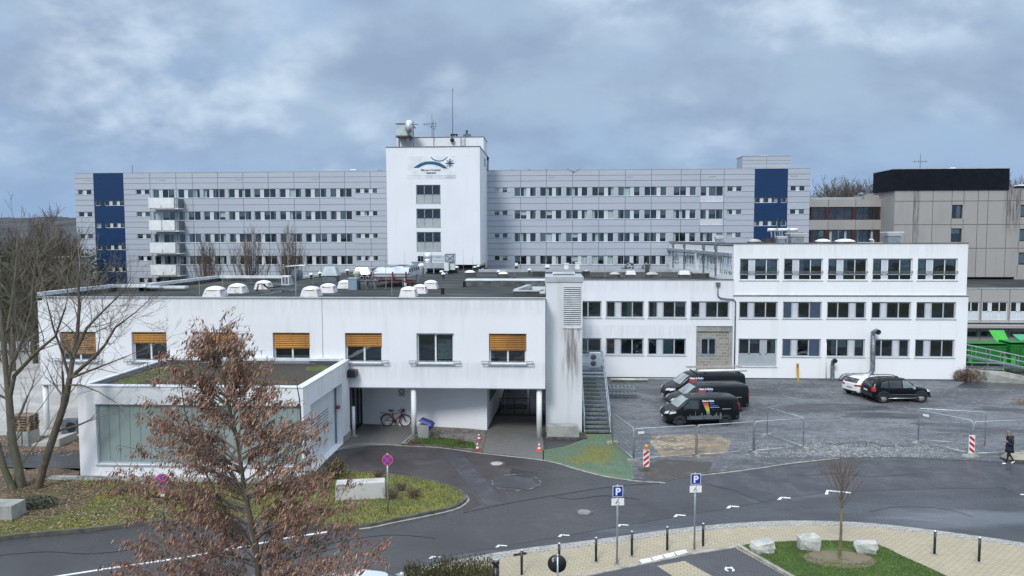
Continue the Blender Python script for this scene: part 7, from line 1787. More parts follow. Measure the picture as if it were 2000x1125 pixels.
# ------------------------------------------------------------------ construction fences
def panel(a,c,h,label,feet=(1,1),plate=False,z0=.01):
    a=Vector(a); c=Vector(c); a.z=c.z=z0; d=(c-a); L=d.length; d.normalize(); t=thing('fence_panel',(a+c)/2,label,'fence panel','mobile site fence panels')
    b=MB(); b.smooth=True; zb=.14; up=Vector((0,0,1)); A=a+d*.04; C=c-d*.04
    b.tube([A+up*.05,A+up*(h-.10),A+d*.08+up*h,C-d*.08+up*h,C+up*(h-.10),C+up*.05],.030,6); b.tube([A+up*zb,C+up*zb],.026,6); b.build('frame',M_galv,t)
    b=MB(); n=int(L/.115)
    for k in range(1,n): q=A+d*(L-.08)*k/n; b.tube([q+up*zb,q+up*h],.0036,3,cap=False)
    for k in range(1,7): z=zb+(h-zb)*k/7; b.tube([A+up*z,C+up*z],.003,3,cap=False)
    b.build('mesh_infill',M_galv,t)
    n_=Vector((-d.y,d.x,0)); rz=math.atan2(n_.y,n_.x)
    for f,q in zip(feet,(a,c)):
        if f: b=MB(); b.obox(q+up*.06,(.66,.23,.12),rz=rz,taper=.93); b.build('foot',M_oldconc if f==1 else M_whitep,t)
    if plate: b=MB(); q=A+d*.38+up*(h-.22)-n_*.0; b.obox(q,(.34,.015,.12),rz=math.atan2(d.y,d.x)); b.build('name_plate',M_whitep,t)
    return t
fA=G(1237,901); fB=G(1360,893); fC=G(1472,885); fD=G(1570,877); hF=PY(1237,838,fA.y).z
fE=G(1196,866)
panel(fE,fA,hF+.05,'fence panel running back along the mossy paving towards the stairs',(1,1))
panel(fA,fB,hF,'fence panel with white plate, first from the yellow lamp beacon',(0,1),True)
panel(fB,fC,hF,'fence panel in front of the vans, second from the lamp beacon',(0,1))
panel(fC,fD,hF,'fence panel before the open lot, third from the lamp beacon',(0,1))
panel(fD,G(1497,852),hF,'fence panel running back into the lot from the third one',(0,1))
gA=G(1792,866); gB=G(1899,891); hG=PY(1792,800,gA.y).z
panel(gA,gB,hG*.98,'fence panel with white plate slanting towards the lampless beacon',(1,0),True)
panel(gA+Vector((.1,.25,0)),G(1925,873),hG,'fence panel standing behind the slanting one at right',(0,0))
panel(gB,G(2012,886),hG*.95,'fence panel running right from the lampless beacon',(0,1))
# ------------------------------------------------------------------ dumpsters and ramp at the far right
def dumpster(u0,u1,v,vt,Y,label,m,lid=None,ul=None):
    x0,x1=ux(u0,Y,v),ux(u1,Y,v); z0=.05; zt=PY(u0,vt,Y).z; t=thing('dumpster',((x0+x1)/2,Y,z0),label,'dumpster')
    b=MB().use(m); b.add([(x0+.15,Y+.1,z0+.15),(x1-.15,Y+.1,z0+.15),(x1-.15,Y+1.9,z0+.15),(x0+.15,Y+1.9,z0+.15),(x0,Y,zt-.1),(x1,Y,zt-.1),(x1,Y+2.0,zt+.1),(x0,Y+2.0,zt+.1)],[(3,2,1,0),(0,1,5,4),(1,2,6,5),(2,3,7,6),(3,0,4,7),(4,5,6,7)])
    nr=4
    for k in range(1,nr): x=x0+(x1-x0)*k/nr; b.beam((x,Y+.08,z0+.2),(x,Y-.03,zt-.15),.09,.06)
    b.box(x0-.03,Y-.05,zt-.16,x1+.03,Y+.02,zt-.06); b.build('container',parent=t)
    b=MB(); b.box(x0,Y+.05,zt+.1,x1,Y+1.95,zt+.16); b.build('cover',m,t)
    if lid: 
        a,c=ux(ul[0],Y+1.7,640),ux(ul[1],Y+1.7,640); zh=PY(ul[0],ul[2],Y+1.9).z; b=MB(); b.add([(a,Y+1.2,zt+.17),(c,Y+1.2,zt+.17),(c-.1,Y+1.9,zh),(a-.25,Y+1.9,zh),(a,Y+1.28,zt+.17),(c,Y+1.28,zt+.17),(c-.1,Y+1.98,zh),(a-.25,Y+1.98,zh)],[(0,1,2,3),(7,6,5,4),(0,4,5,1),(1,5,6,2),(2,6,7,3),(3,7,4,0)]); b.build('raised_lid',lid,t)
    b=MB()
    for s in (x0+.1,x1-.45): b.box(s,Y-.03,z0+.3,s+.35,Y-.02,z0+.95)
    b.build('side_plates',M_greenl if m is M_green else M_green,t)
    b=MB(); b.box(x1-.55,Y-.06,zt-.75,x1-.25,Y-.04,zt-.62); b.build('yellow_label',M_yellow,t)
    return t
dumpster(1889,1969,700,674,68.5,'green covered dumpster next to the white wing with bright green lid raised behind',M_green,M_greenl,(1940,1966,645))
dumpster(1972,2060,704,672,68.,'dark green dumpster at the right edge with teal lid raised behind',M_green,M_greent,(1986,2030,653))
t=thing('ramp_railing',(36,65,0),'grey galvanised ramp with double handrails before the green dumpsters','ramp')
def rq(u,v,Y): return PY(u,v,Y)
b=MB()
A=Vector((33.95,65.2,1.85)); C=Vector((42.5,65.2,.05))
for dy in (0,1.5):
    for dz in (0,.45,.9): b.tube([A+Vector((0,dy,dz+.1)),C+Vector((0,dy,dz+.1))],.03,5)
    for k in range(8): q=A.lerp(C,k/7)+Vector((0,dy,0)); b.tube([q+Vector((0,0,-.1)),q+Vector((0,0,1.0))],.025,5)
b.build('handrails',M_galv,t); b=MB(); b.add([A,C,C+Vector((0,1.5,0)),A+Vector((0,1.5,0)),A-Vector((0,0,.15)),C-Vector((0,0,.06)),C+Vector((0,1.5,-.06)),A+Vector((0,1.5,-.15))],[(0,1,2,3),(7,6,5,4),(0,4,5,1),(1,5,6,2),(2,6,7,3),(3,7,4,0)]); b.build('deck',M_galvd,t)
t=thing('yard_railing',(36,62.8,0),'lower grey railing with mesh at the corner of the white wing','railing'); b=MB(); A=Vector((33.95,63.0,.25)); C=Vector((37.8,63.0,.15))
for dz in (0.1,.55,1.05): b.tube([A+Vector((0,0,dz)),C+Vector((0,0,dz))],.028,5)
for k in range(4): q=A.lerp(C,k/3); b.tube([q,q+Vector((0,0,1.05))],.028,5)
b.build('rails',M_galv,t); b=MB()
for k in range(1,40): q=A.lerp(C,k/40); b.tube([q+Vector((0,0,.1)),q+Vector((0,0,1.0))],.006,3,cap=False)
b.build('mesh_infill',M_galvd,t)
p=G(1930,745); b=MB(); b.add([(34.0,61.3,.0),(39.2,59.8,.0),(39.5,60.2,.0),(34,61.8,.0),(34.0,61.3,1.0),(36.6,60.7,.85),(39.2,59.8,.25),(39.5,60.2,.25),(36.8,61.1,.85),(34,61.8,1.0)],[(0,1,6,5,4),(1,2,7,6),(2,3,9,8,7),(3,0,4,9),(4,5,8,9),(5,6,7,8)]); o=b.build('retaining_wall',M_oldconc); tag(o,'low stained retaining wall sloping down behind the brown shrub','wall')
# ================================================================== vehicles
def P2(pts,n):   # resample a polyline to n points
    P=[Vector(p) for p in pts]; L=[0]
    for a,b in zip(P,P[1:]): L.append(L[-1]+(b-a).length)
    out=[]
    for i in range(n):
        t=L[-1]*i/(n-1); j=0
        while j<len(P)-2 and L[j+1]<t: j+=1
        f=(t-L[j])/max(1e-6,L[j+1]-L[j]); out.append(P[j].lerp(P[j+1],min(1,max(0,f))))
    return out
class Car:
    def __init__(s,t,st,paint):
        """st: stations (x, zbot, zbelt, ztop, hw_low, hw_belt, hw_top) from rear to front, x forward"""
        s.t=t; b=MB(); b.smooth=True; rings=[]
        for (x,zb,zl,zt,hl,hb,ht) in st:
            h=[(0,zb),(hl*.86,zb),(hl,zb+.10),(hl*.5+hb*.5+.015,(zb+zl)/2),(hb,zl),(hb*.35+ht*.65,zl+(zt-zl)*.72),(ht*.93,zt-.035),(ht*.72,zt),(0,zt+.012)]
            ring=h+[(-y,z) for y,z in h[-2:0:-1]]; rings.append([(x,y,z) for y,z in ring])
        n=len(rings[0]); b.v=[Vector(p) for r in rings for p in r]
        for i in range(len(rings)-1):
            for j in range(n): b.face((i*n+j,i*n+(j+1)%n,(i+1)*n+(j+1)%n,(i+1)*n+j))
        for o in (0,(len(rings)-1)*n):
            h=n//2
            for j in range(h-1+0): 
                q=(o+j,o+j+1,o+n-j-1,o+(n-j)%n) if j else (o,o+1,o+n-1)
                b.face(q)
            b.face((o+h-1,o+h,o+h+1))
        ob=b.build('body',paint,t,local=True); md=ob.modifiers.new('s','SUBSURF'); md.levels=md.render_levels=2
        dg=bpy.context.evaluated_depsgraph_get(); me=bpy.data.meshes.new_from_object(ob.evaluated_get(dg)); ob.modifiers.clear(); ob.data=me
        for p in me.polygons: p.use_smooth=True
        bm=bmesh.new(); bm.from_mesh(me); s.bvh=BVHTree.FromBMesh(bm); bm.free(); s.body=ob
    def cast(s,o,d):
        h=s.bvh.ray_cast(Vector(o),Vector(d),20)
        return h[0],h[1]
    def patch(s,lo,hi,view,m,name,nu=10,nv=5,off=.012,parent=None,both=True,mb=None):
        """surface patch between two 2D polylines, projected on the body. view side: (x,z); front/rear: (y,z); top: (x,y)"""
        if view=='side' and both is True and mb is None:
            for sg in (1,-1): ob=s.patch(lo,hi,view,m,name,nu,nv,off,parent,sg,None)
            return ob
        b=mb or MB(); b.use(m) if mb else None
        for sg in (((1,-1) if both is True else (both,)) if view=='side' else (1,)):
            A=P2(lo,nu+1); B=P2(hi,nu+1); o=len(b.v); last=None
            for i in range(nu+1):
                for j in range(nv+1):
                    q=A[i].lerp(B[i],j/nv)
                    if view=='side': O=(q.x,sg*5,q.y); D=Vector((0,-sg,0))
                    elif view=='front': O=(8,q.x,q.y); D=Vector((-1,0,0))
                    elif view=='rear': O=(-8,q.x,q.y); D=Vector((1,0,0))
                    else: O=(q.x,q.y,5); D=Vector((0,0,-1))
                    h,nn=s.cast(O,D)
                    if h is None: h=last if last is not None else Vector(O)+D*4; nn=-D
                    if nn.dot(D)>0: nn=-nn
                    last=h; b.v.append(h-D*off*.6+nn*off*.6)
            for i in range(nu):
                for j in range(nv): a=o+i*(nv+1)+j; b.smooth=True; b.face((a,a+1,a+nv+2,a+nv+1))
        if mb: return b
        ob=b.build(name,m,parent or s.t,local=True); return ob
    def disc(s,x,z,r0,r1,m,name,off=.014,a0=0,a1=360):
        b=MB()
        for sg in (1,-1):
            n=26; o=len(b.v)
            for i in range(n+1):
                a=rad(a0+(a1-a0)*i/n)
                for r in (r0,r1):
                    zz_=max(.2,z+math.sin(a)*r); h,nn=s.cast((x+math.cos(a)*r,sg*5,zz_),(0,-sg,0))
                    if h is None: h=Vector((x+math.cos(a)*r,sg*s.hw,zz_))
                    b.v.append(Vector((h.x,h.y+sg*off,h.z)))
            for i in range(n): b.face((o+2*i,o+2*i+1,o+2*i+3,o+2*i+2))
        return b.build(name,m,s.t,local=True)
    def wheels(s,xs,r,hw,rimm,w=.21,spokes=5):
        for x in xs:
            for sg in (1,-1):
                c=Vector((x,sg*(hw-w),r)); b=MB(); b.smooth=True
                b.lathe(c,[(r*.60,0),(r*.94,0),(r,sg*.03),(r,sg*(w-.03)),(r*.94,sg*w),(r*.62,sg*w)],26,axis='Y',cap=False); wh=b.build('wheel',M_rubber,s.t,local=True)
                b=MB(); f=sg*(w-.015); b.lathe(c,[(r*.64,f+sg*.008),(r*.62,f-sg*.03),(r*.56,f-sg*.05)],26,axis='Y',cap=False)
                for k in range(spokes):
                    a=2*pi*k/spokes+.3; d=Vector((math.cos(a),0,math.sin(a))); q=c+Vector((0,f-sg*.02,0)); n=Vector((-d.z,0,d.x))
                    b.add([q+n*.06*r/.33+Vector((0,sg*.02,0)),q-n*.06*r/.33+Vector((0,sg*.02,0)),q+d*r*.62-n*.035,q+d*r*.62+n*.035],[(0,1,2,3)])
                b.lathe(c+Vector((0,f-sg*.0,0)),[(.05,0),(.01,sg*.012)],10,axis='Y'); b.build('rim',rimm,wh,local=True)
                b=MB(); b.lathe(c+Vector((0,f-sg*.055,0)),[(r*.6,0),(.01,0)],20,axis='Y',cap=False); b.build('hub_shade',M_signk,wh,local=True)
def poly_side(c,lo,hi,m,name,**k): return c.patch(lo,hi,'side',m,name,**k)
def van(label,L,Hh,W,kind,loc,rz,text,big=False):
    t=thing('van',(0,0,0),label,'van','black vans of one firm parked side by side')
    h=L/2; hw=W/2; f=Hh/1.85
    if kind=='small':
        st=[(-h,.42,.95,1.45*f,hw*.86,hw*.88,hw*.74),(-h+.05,.28,1.0,1.74*f,hw*.97,hw*.97,hw*.82),(-h+.35,.25,1.03,1.83*f,hw,hw,hw*.86),(-.6,.24,1.03,1.86*f,hw,hw,hw*.86),(.45,.24,1.03,1.85*f,hw,hw,hw*.85),(.95,.24,1.03,1.77*f,hw,hw,hw*.82),(1.35,.24,1.05,1.45*f,hw,hw,hw*.83),(1.62,.25,1.04,1.17*f,hw,hw*.98,hw*.88),(h-.35,.26,.92,1.05*f,hw*.98,hw*.94,hw*.85),(h-.1,.26,.75,.92*f,hw*.9,hw*.85,hw*.75),(h,.38,.66,.76*f,hw*.72,hw*.70,hw*.62)]
    else:
        s=Hh/1.95
        st=[(-h,.5,1.05,1.7*s,hw*.9,hw*.92,hw*.80),(-h+.04,.3,1.1,1.86*s,hw*.98,hw*.98,hw*.86),(-h+.3,.27,1.12,1.93*s,hw,hw,hw*.88),(-.4,.26,1.12,1.95*s,hw,hw,hw*.88),(h-2.1,.26,1.12,1.94*s,hw,hw,hw*.87),(h-1.65,.26,1.13,1.85*s,hw,hw,hw*.84),(h-1.2,.26,1.17,1.5*s,hw,hw,hw*.84),(h-.9,.26,1.15,1.24*s,hw,hw*.98,hw*.88),(h-.35,.27,1.0,1.08*s,hw*.98,hw*.95,hw*.84),(h-.08,.28,.8,.92*s,hw*.9,hw*.86,hw*.74),(h,.4,.68,.76*s,hw*.74,hw*.70,hw*.62)]
    c=Car(t,st,M_pblue); c.hw=hw
    # glass
    if kind=='small':
        zb,zt=1.10,1.62*f; wx0,wx1=1.58,.98; wz0,wz1=1.20*f,1.72*f; fx=1.33
    else:
        s=Hh/1.95; zb,zt=1.18,1.72*s; wx0,wx1=h-.93,h-1.62; wz0,wz1=1.28*s,1.80*s; fx=h-1.25
    c.patch([(-hw*.84,wz0),(hw*.84,wz0)],[(-hw*.70,wz1),(hw*.70,wz1)],'front',M_wscreen,'windscreen',12,6)
    c.patch([(fx+.02,zb),(fx-1.02,zb-.02)],[(fx-.52,zt),(fx-1.02,zt+.02)],'side',M_cglass,'side_window',10,5)
    if kind=='small':
        c.patch([(.15,zb),(-h+.45,zb)],[(.15,zt),(-h+.62,zt)],'side',M_pblack,'blanked_window',12,5,off=.008)
    c.patch([(-hw*.7,1.15),(hw*.7,1.15)],[(-hw*.62,zt-.02),(hw*.62,zt-.02)],'rear',M_cglass,'rear_window',8,4)
    # lamps, grille, bumper, plate
    hz=.80*f if kind=='small' else .86*Hh/1.95
    b=MB()
    for sg in (1,-1): c.patch([(sg*hw*.48,hz-.06),(sg*hw*.86,hz+.02)],[(sg*hw*.52,hz+.09),(sg*hw*.80,hz+.17)],'front',M_lamp,'',8,4,mb=b,off=.02)
    b.build('headlight',M_lamp,t,local=True)
    b=MB(); c.patch([(h-.62,hz+.06),(h-.22,hz-.02)],[(h-.62,hz+.16),(h-.26,hz+.12)],'side',M_lamp,'',6,3,mb=b); b.build('headlight',M_lamp,t,local=True)
    c.patch([(-hw*.5,hz-.14),(hw*.5,hz-.14)],[(-hw*.5,hz+.04),(hw*.5,hz+.04)],'front',M_plastic,'grille',8,3)
    c.patch([(-hw*.82,.40),(hw*.82,.40)],[(-hw*.86,.60),(hw*.86,.60)],'front',M_plastic,'bumper',12,3)
    c.patch([(-.26,.46),(.26,.46)],[(-.26,.57),(.26,.57)],'front',M_whitep,'number_plate',4,2,off=.03)
    c.patch([(-h+.28,.45),(-h+.04,.45)],[(-h+.28,.62),(-h+.04,.62)],'side',M_plastic,'rear_bumper',4,2)
    b=MB(); c.patch([(-h+.10,1.0),(-h+.03,1.0)],[(-h+.10,1.34),(-h+.05,1.34)],'side',M_red,'',3,5,mb=b); b.build('tail_light',M_red,t,local=True)
    b=MB()
    for sg in (1,-1): c.patch([(sg*hw*.80,.95),(sg*hw*.93,.95)],[(sg*hw*.78,1.42),(sg*hw*.90,1.42)],'rear',M_red,'',3,5,mb=b)
    b.build('tail_light',M_red,t,local=True)
    # door seams
    b=MB()
    for x in ((fx-1.08),(fx-1.08-1.15)): c.patch([(x,.36),(x+.018,.36)],[(x,zt+.08),(x+.018,zt+.08)],'side',M_signk,'',1,10,mb=b,off=.008)
    b.build('door_seam',M_signk,t,local=True)
    b=MB()
    for x in (fx-.92,fx-2.05): c.patch([(x,1.0),(x+.18,1.0)],[(x,1.04),(x+.18,1.04)],'side',M_plastic,'',2,1,mb=b,off=.03)
    b.build('door_handle',M_plastic,t,local=True)
    b=MB()
    for sg in (1,-1): b.obox((fx-.08,sg*(hw+.12),zb+.06),(.10,.20,.22),taper=.9)
    b.build('wing_mirror',M_plastic,t,local=True)
    wb=h-.85; wr=-h+.95; r=.33 if kind=='small' else .35
    for x in (wb,wr): c.disc(x,r,0,r+.075,M_signk,'wheel_arch')
    c.wheels((wb,wr),r,hw+.015,M_rimd if kind=='small' else M_rim)
    # lettering on both sides; u along vehicle
    def word(s_,x,z,hh,m,bold=.004,sq=1.,left=True):
        b=MB()
        for sg in (-1,1):
            def fr(px,py,sg=sg):
                X=x-(-sg)*0+ (px if sg<0 else -px)*-1*-1
                X=x+(px if sg<0 else -px) if False else (x-px if sg>0 else x+px)
                q,nn=c.cast((X,sg*5,z+py),(0,-sg,0)); y=(q.y if q is not None else sg*hw)+sg*.016
                return Vector((X,y,z+py))
            wordmesh(b,s_,fr,hh,bold,True,sq)
        return b.build('lettering',m,t,local=True)
    if kind=='small':
        tx=-.18; word('Ideen in Farbe',tx-.12,1.55*f,.10,M_whitep,.006,.9)
        cols=[(.42,.04,.05),(.46,.13,.05),(.50,.25,.06),(.48,.36,.09),(.40,.46,.10),(.20,.36,.09),(.07,.22,.06)]
        b=MB(); n=7
        for i,cc in enumerate(cols):
            b.use(mat('stripe_colour%d'%i,cc,.4,var=.03))
            za=1.50*f-i*.105; zb2=za-.105; 
            for sg in (1,-1):
                def e(z): k=(1.50*f-z)/.735; return (tx+.26*(1-k)-.02-.06*k, tx-.12-.10*k)
                (xa,xb),(xc,xd)=e(za),e(zb2)
                vs=[]
                for X,Z in ((xa,za),(xb,za),(xd,zb2),(xc,zb2)):
                    q,nn=c.cast((X,sg*5,Z),(0,-sg,0)); vs.append(Vector((X,q.y+sg*.022,Z)))
                b.add(vs,[(0,1,2,3)])
        b.build('rainbow_wedge',parent=t,local=True)
        word('Dirk',tx-.36,1.40*f,.10,M_signb2,.005); word('Dietrich',tx-.50,1.25*f,.10,M_signb2,.005)
        b=MB(); c.patch([(tx-.22,1.18*f),(tx-.82,1.18*f)],[(tx-.22,1.195*f),(tx-.82,1.195*f)],'side',M_whitep,'',3,1,mb=b,off=.02); b.build('underline',M_whitep,t,local=True)
        word('www.dirk-dietrich.de',-1.45,1.06*f,.055,M_alu,.003,.85)
        # skyline silhouette in grey
        R=random.Random(4); b=MB(); x=1.05
        while x>-1.05:
            w=R.uniform(.04,.14); hh=R.choice((.10,.13,.18,.12,.24,.34,.16))*(1 if R.random()<.8 else 1.3)
            c.patch([(x,.42),(x-w,.42)],[(x,.42+.12+hh*.8),(x-w*.8,.42+.12+hh*.8)],'side',M_galvd,'',1,3,mb=b,off=.018); x-=w+.006
        b.build('skyline_print',mat('print_grey',(.11,.11,.125),.5),t,local=True)
    else:
        tx=.35 if not big else .72
        word('Ideen in Farbe',tx,1.60*Hh/1.95,.13,M_whitep,.007,.9)
        b=MB(); c.patch([(tx+.52,1.44*Hh/1.95),(tx-.0,1.44*Hh/1.95)],[(tx+.52,1.56*Hh/1.95),(tx+.0,1.56*Hh/1.95)],'side',M_redp,'',4,2,mb=b,off=.02); b.build('red_block',M_redp,t,local=True)
        word('Dirk',tx-.28,1.44*Hh/1.95,.13,M_signb2,.006)
        word('www.dirk-dietrich.de',-1.75,1.02,.06,M_alu,.003,.85)
    if big:
        z=Hh+.10
        b=MB(); b.smooth=True; b.tube([(h-2.3,hw*.72,z+.06),(-h-.1,hw*.72,z+.06)],.09,10); b.build('carrier_tube',M_whitep,t,local=True)
        b=MB()
        for x in (h-2.2,0,-h+.4): b.box(x-.03,-hw*.8,z-.12,x+.03,hw*.8,z-.06)
        b.build('roof_rack',M_blackp,t,local=True)
        b=MB()
        for y in (-.05,-.45): b.box(-h-.05,y-.02,z+.14,h-1.75,y+.02,z+.21)
        for k in range(14): x=-h+.05+k*(L-1.85)/13.5; b.box(x-.02,-.45,z+.16,x+.02,-.05,z+.19)
        b.build('ladder',mat('pale_ladder',(.46,.41,.38),.6,var=.1),t,local=True)
    t.location=loc; t.rotation_euler=(0,0,rz); return t
M_signb2=mat('lettering_blue',(.03,.11,.42),.5,var=.04)
hd=math.atan2(-.37,-2.92)      # heading of the row of vans
fwd=Vector((math.cos(hd),math.sin(hd),0)); nrm=Vector((-fwd.y,fwd.x,0))   # nrm points to the vehicle's left = towards the camera
def vput(px,L,W,wr,near_u,near_v,wheel='rear'):
    q=G(near_u,near_v); q.z=0   # ground point of a near-side wheel
    off=(-L/2+.95) if wheel=='rear' else (L/2-.85)
    return q-fwd*off-nrm*(W/2)
v1=van('small black van with rainbow wedge and city skyline print, nearest of the three',4.72,1.80,1.84,'small',vput(0,4.72,1.84,0,1417,831),hd,None)
v2=van('black mid size van with white lettering parked in the middle of the three',5.3,1.90,1.92,'mid',vput(0,5.3,1.92,0,1437,806),hd,None)
v3=van('largest black van with white tube and ladder on its roof, farthest of the three',5.75,2.12,2.0,'mid',vput(0,5.75,2.0,0,1432,787),hd,None,big=True)
def suv():
    t=thing('suv',(0,0,0),'black suv with silver wheels parked before the white wing','car'); L=4.4; h=L/2; hw=.90
    st=[(-h,.50,.85,1.0,hw*.84,hw*.84,hw*.7),(-h+.07,.36,.95,1.22,hw*.95,hw*.93,hw*.74),(-h+.22,.34,1.0,1.50,hw*.98,hw*.97,hw*.74),(-h+.50,.33,1.02,1.66,hw,hw,hw*.76),(-.7,.32,1.02,1.72,hw,hw,hw*.77),(.1,.32,1.0,1.71,hw,hw,hw*.77),(.45,.32,1.0,1.62,hw,hw,hw*.76),(.85,.32,1.0,1.33,hw,hw,hw*.78),(1.12,.32,.99,1.12,hw,hw*.98,hw*.84),(h-.45,.33,.92,1.04,hw,hw*.95,hw*.82),(h-.14,.34,.78,.92,hw*.94,hw*.86,hw*.74),(h,.44,.68,.76,hw*.76,hw*.72,hw*.62)]
    c=Car(t,st,M_pblack); c.hw=hw
    c.patch([(-hw*.78,1.16),(hw*.78,1.16)],[(-hw*.66,1.58),(hw*.66,1.58)],'front',M_wscreen,'windscreen',10,5)
    c.patch([(.92,1.08),(.02,1.07)],[(.42,1.54),(.02,1.58)],'side',mat('clear_side_glass',(.17,.21,.21),.08,spec=.9,coord='Object'),'front_side_window',8,4)
    c.patch([(-.06,1.07),(-.95,1.07)],[(-.06,1.58),(-.95,1.57)],'side',M_cglass,'rear_side_window',8,4)
    c.patch([(-1.02,1.08),(-1.62,1.14)],[(-1.02,1.57),(-1.48,1.48)],'side',M_cglass,'quarter_window',6,4)
    c.patch([(-hw*.68,1.12),(hw*.68,1.12)],[(-hw*.62,1.52),(hw*.62,1.52)],'rear',M_cglass,'rear_window',8,4)
    b=MB(); c.patch([(-h+.24,.84),(-h+.06,.86)],[(-h+.26,1.16),(-h+.12,1.14)],'side',M_red,'',3,5,mb=b); b.build('tail_light',M_red,t,local=True)
    b=MB()
    for sg in (1,-1): c.patch([(sg*hw*.74,.84),(sg*hw*.92,.84)],[(sg*hw*.72,1.14),(sg*hw*.88,1.14)],'rear',M_red,'',3,4,mb=b)
    b.build('tail_light',M_red,t,local=True)
    c.patch([(h-.40,.80),(h-.10,.76)],[(h-.42,.96),(h-.16,.90)],'side',M_lamp,'headlight',4,3)
    b=MB()
    for sg in (1,-1): c.patch([(sg*hw*.45,.76),(sg*hw*.84,.78)],[(sg*hw*.45,.88),(sg*hw*.76,.92)],'front',M_lamp,'',5,3,mb=b,off=.02)
    b.build('headlight',M_lamp,t,local=True)
    c.patch([(h-.04,.36),(-h+.04,.36)],[(h-.04,.55),(-h+.04,.55)],'side',M_plastic,'lower_cladding',26,2,off=.010)
    c.patch([(-hw*.85,.4),(hw*.85,.4)],[(-hw*.88,.62),(hw*.88,.62)],'front',M_plastic,'bumper',10,3)
    c.patch([(-hw*.85,.5),(hw*.85,.5)],[(-hw*.88,.72),(hw*.88,.72)],'rear',M_plastic,'rear_bumper',10,3)
    c.patch([(-.26,.80),(.26,.80)],[(-.26,.91),(.26,.91)],'rear',M_whitep,'number_plate',3,2,off=.03)
    c.patch([(.95,.60),(-.95,.60)],[(.95,.64),(-.95,.64)],'side',M_galvd,'side_strip',10,1,off=.02)
    r=.36; xf,xr=h-.86,-h+.80
    for x in (xf,xr): c.disc(x,r,r+.06,r+.17,M_plastic,'arch_trim',.02,-8,188); c.disc(x,r,0,r+.065,M_signk,'wheel_arch',.014)
    c.wheels((xf,xr),r,hw+.02,M_rim)
    b=MB(); b.smooth=True
    for sg in (1,-1): b.tube([(-1.05,sg*(hw+.03),.36),(1.0,sg*(hw+.03),.36)],.028,6)
    b.build('side_step',M_alu,t,local=True)
    b=MB(); b.smooth=True
    for sg in (1,-1): b.tube([(-1.7,sg*.62,1.62),(-1.5,sg*.63,1.76),(-.3,sg*.63,1.79),(.25,sg*.62,1.70)],.028,6)
    b.build('roof_rail',M_blackp,t,local=True)
    b=MB(); b.box(-.15,-.2,1.74,.0,-.05,1.80); b.tube([(-1.2,0,1.72),(-1.45,0,2.0)],.01,4); b.build('aerial',M_blackp,t,local=True)
    b=MB()
    for sg in (1,-1): b.obox((.72,sg*(hw+.11),1.12),(.12,.22,.17),taper=.85)
    b.build('wing_mirror',M_alu,t,local=True)
    b=MB()
    for x in (.0,-.98,.98): c.patch([(x-.035,.56),(x-.02,.56)],[(x-.035,1.6 if x<.5 else 1.02),(x-.02,1.6 if x<.5 else 1.02)],'side',M_signk,'',1,8,mb=b,off=.012)
    b.build('door_seam',M_signk,t,local=True)
    q=(G(1726,788)+G(1798,787))/2; d=(G(1798,787)-G(1726,788)).normalized(); a=math.atan2(d.y,d.x)
    t.location=(q.x-d.x*(xf+xr)/2-(-d.y)*-0+ -d.y*hw*1.0, q.y+d.x*hw-d.y*(xf+xr)/2,0.); t.rotation_euler=(0,0,a); return t
sv_=suv()
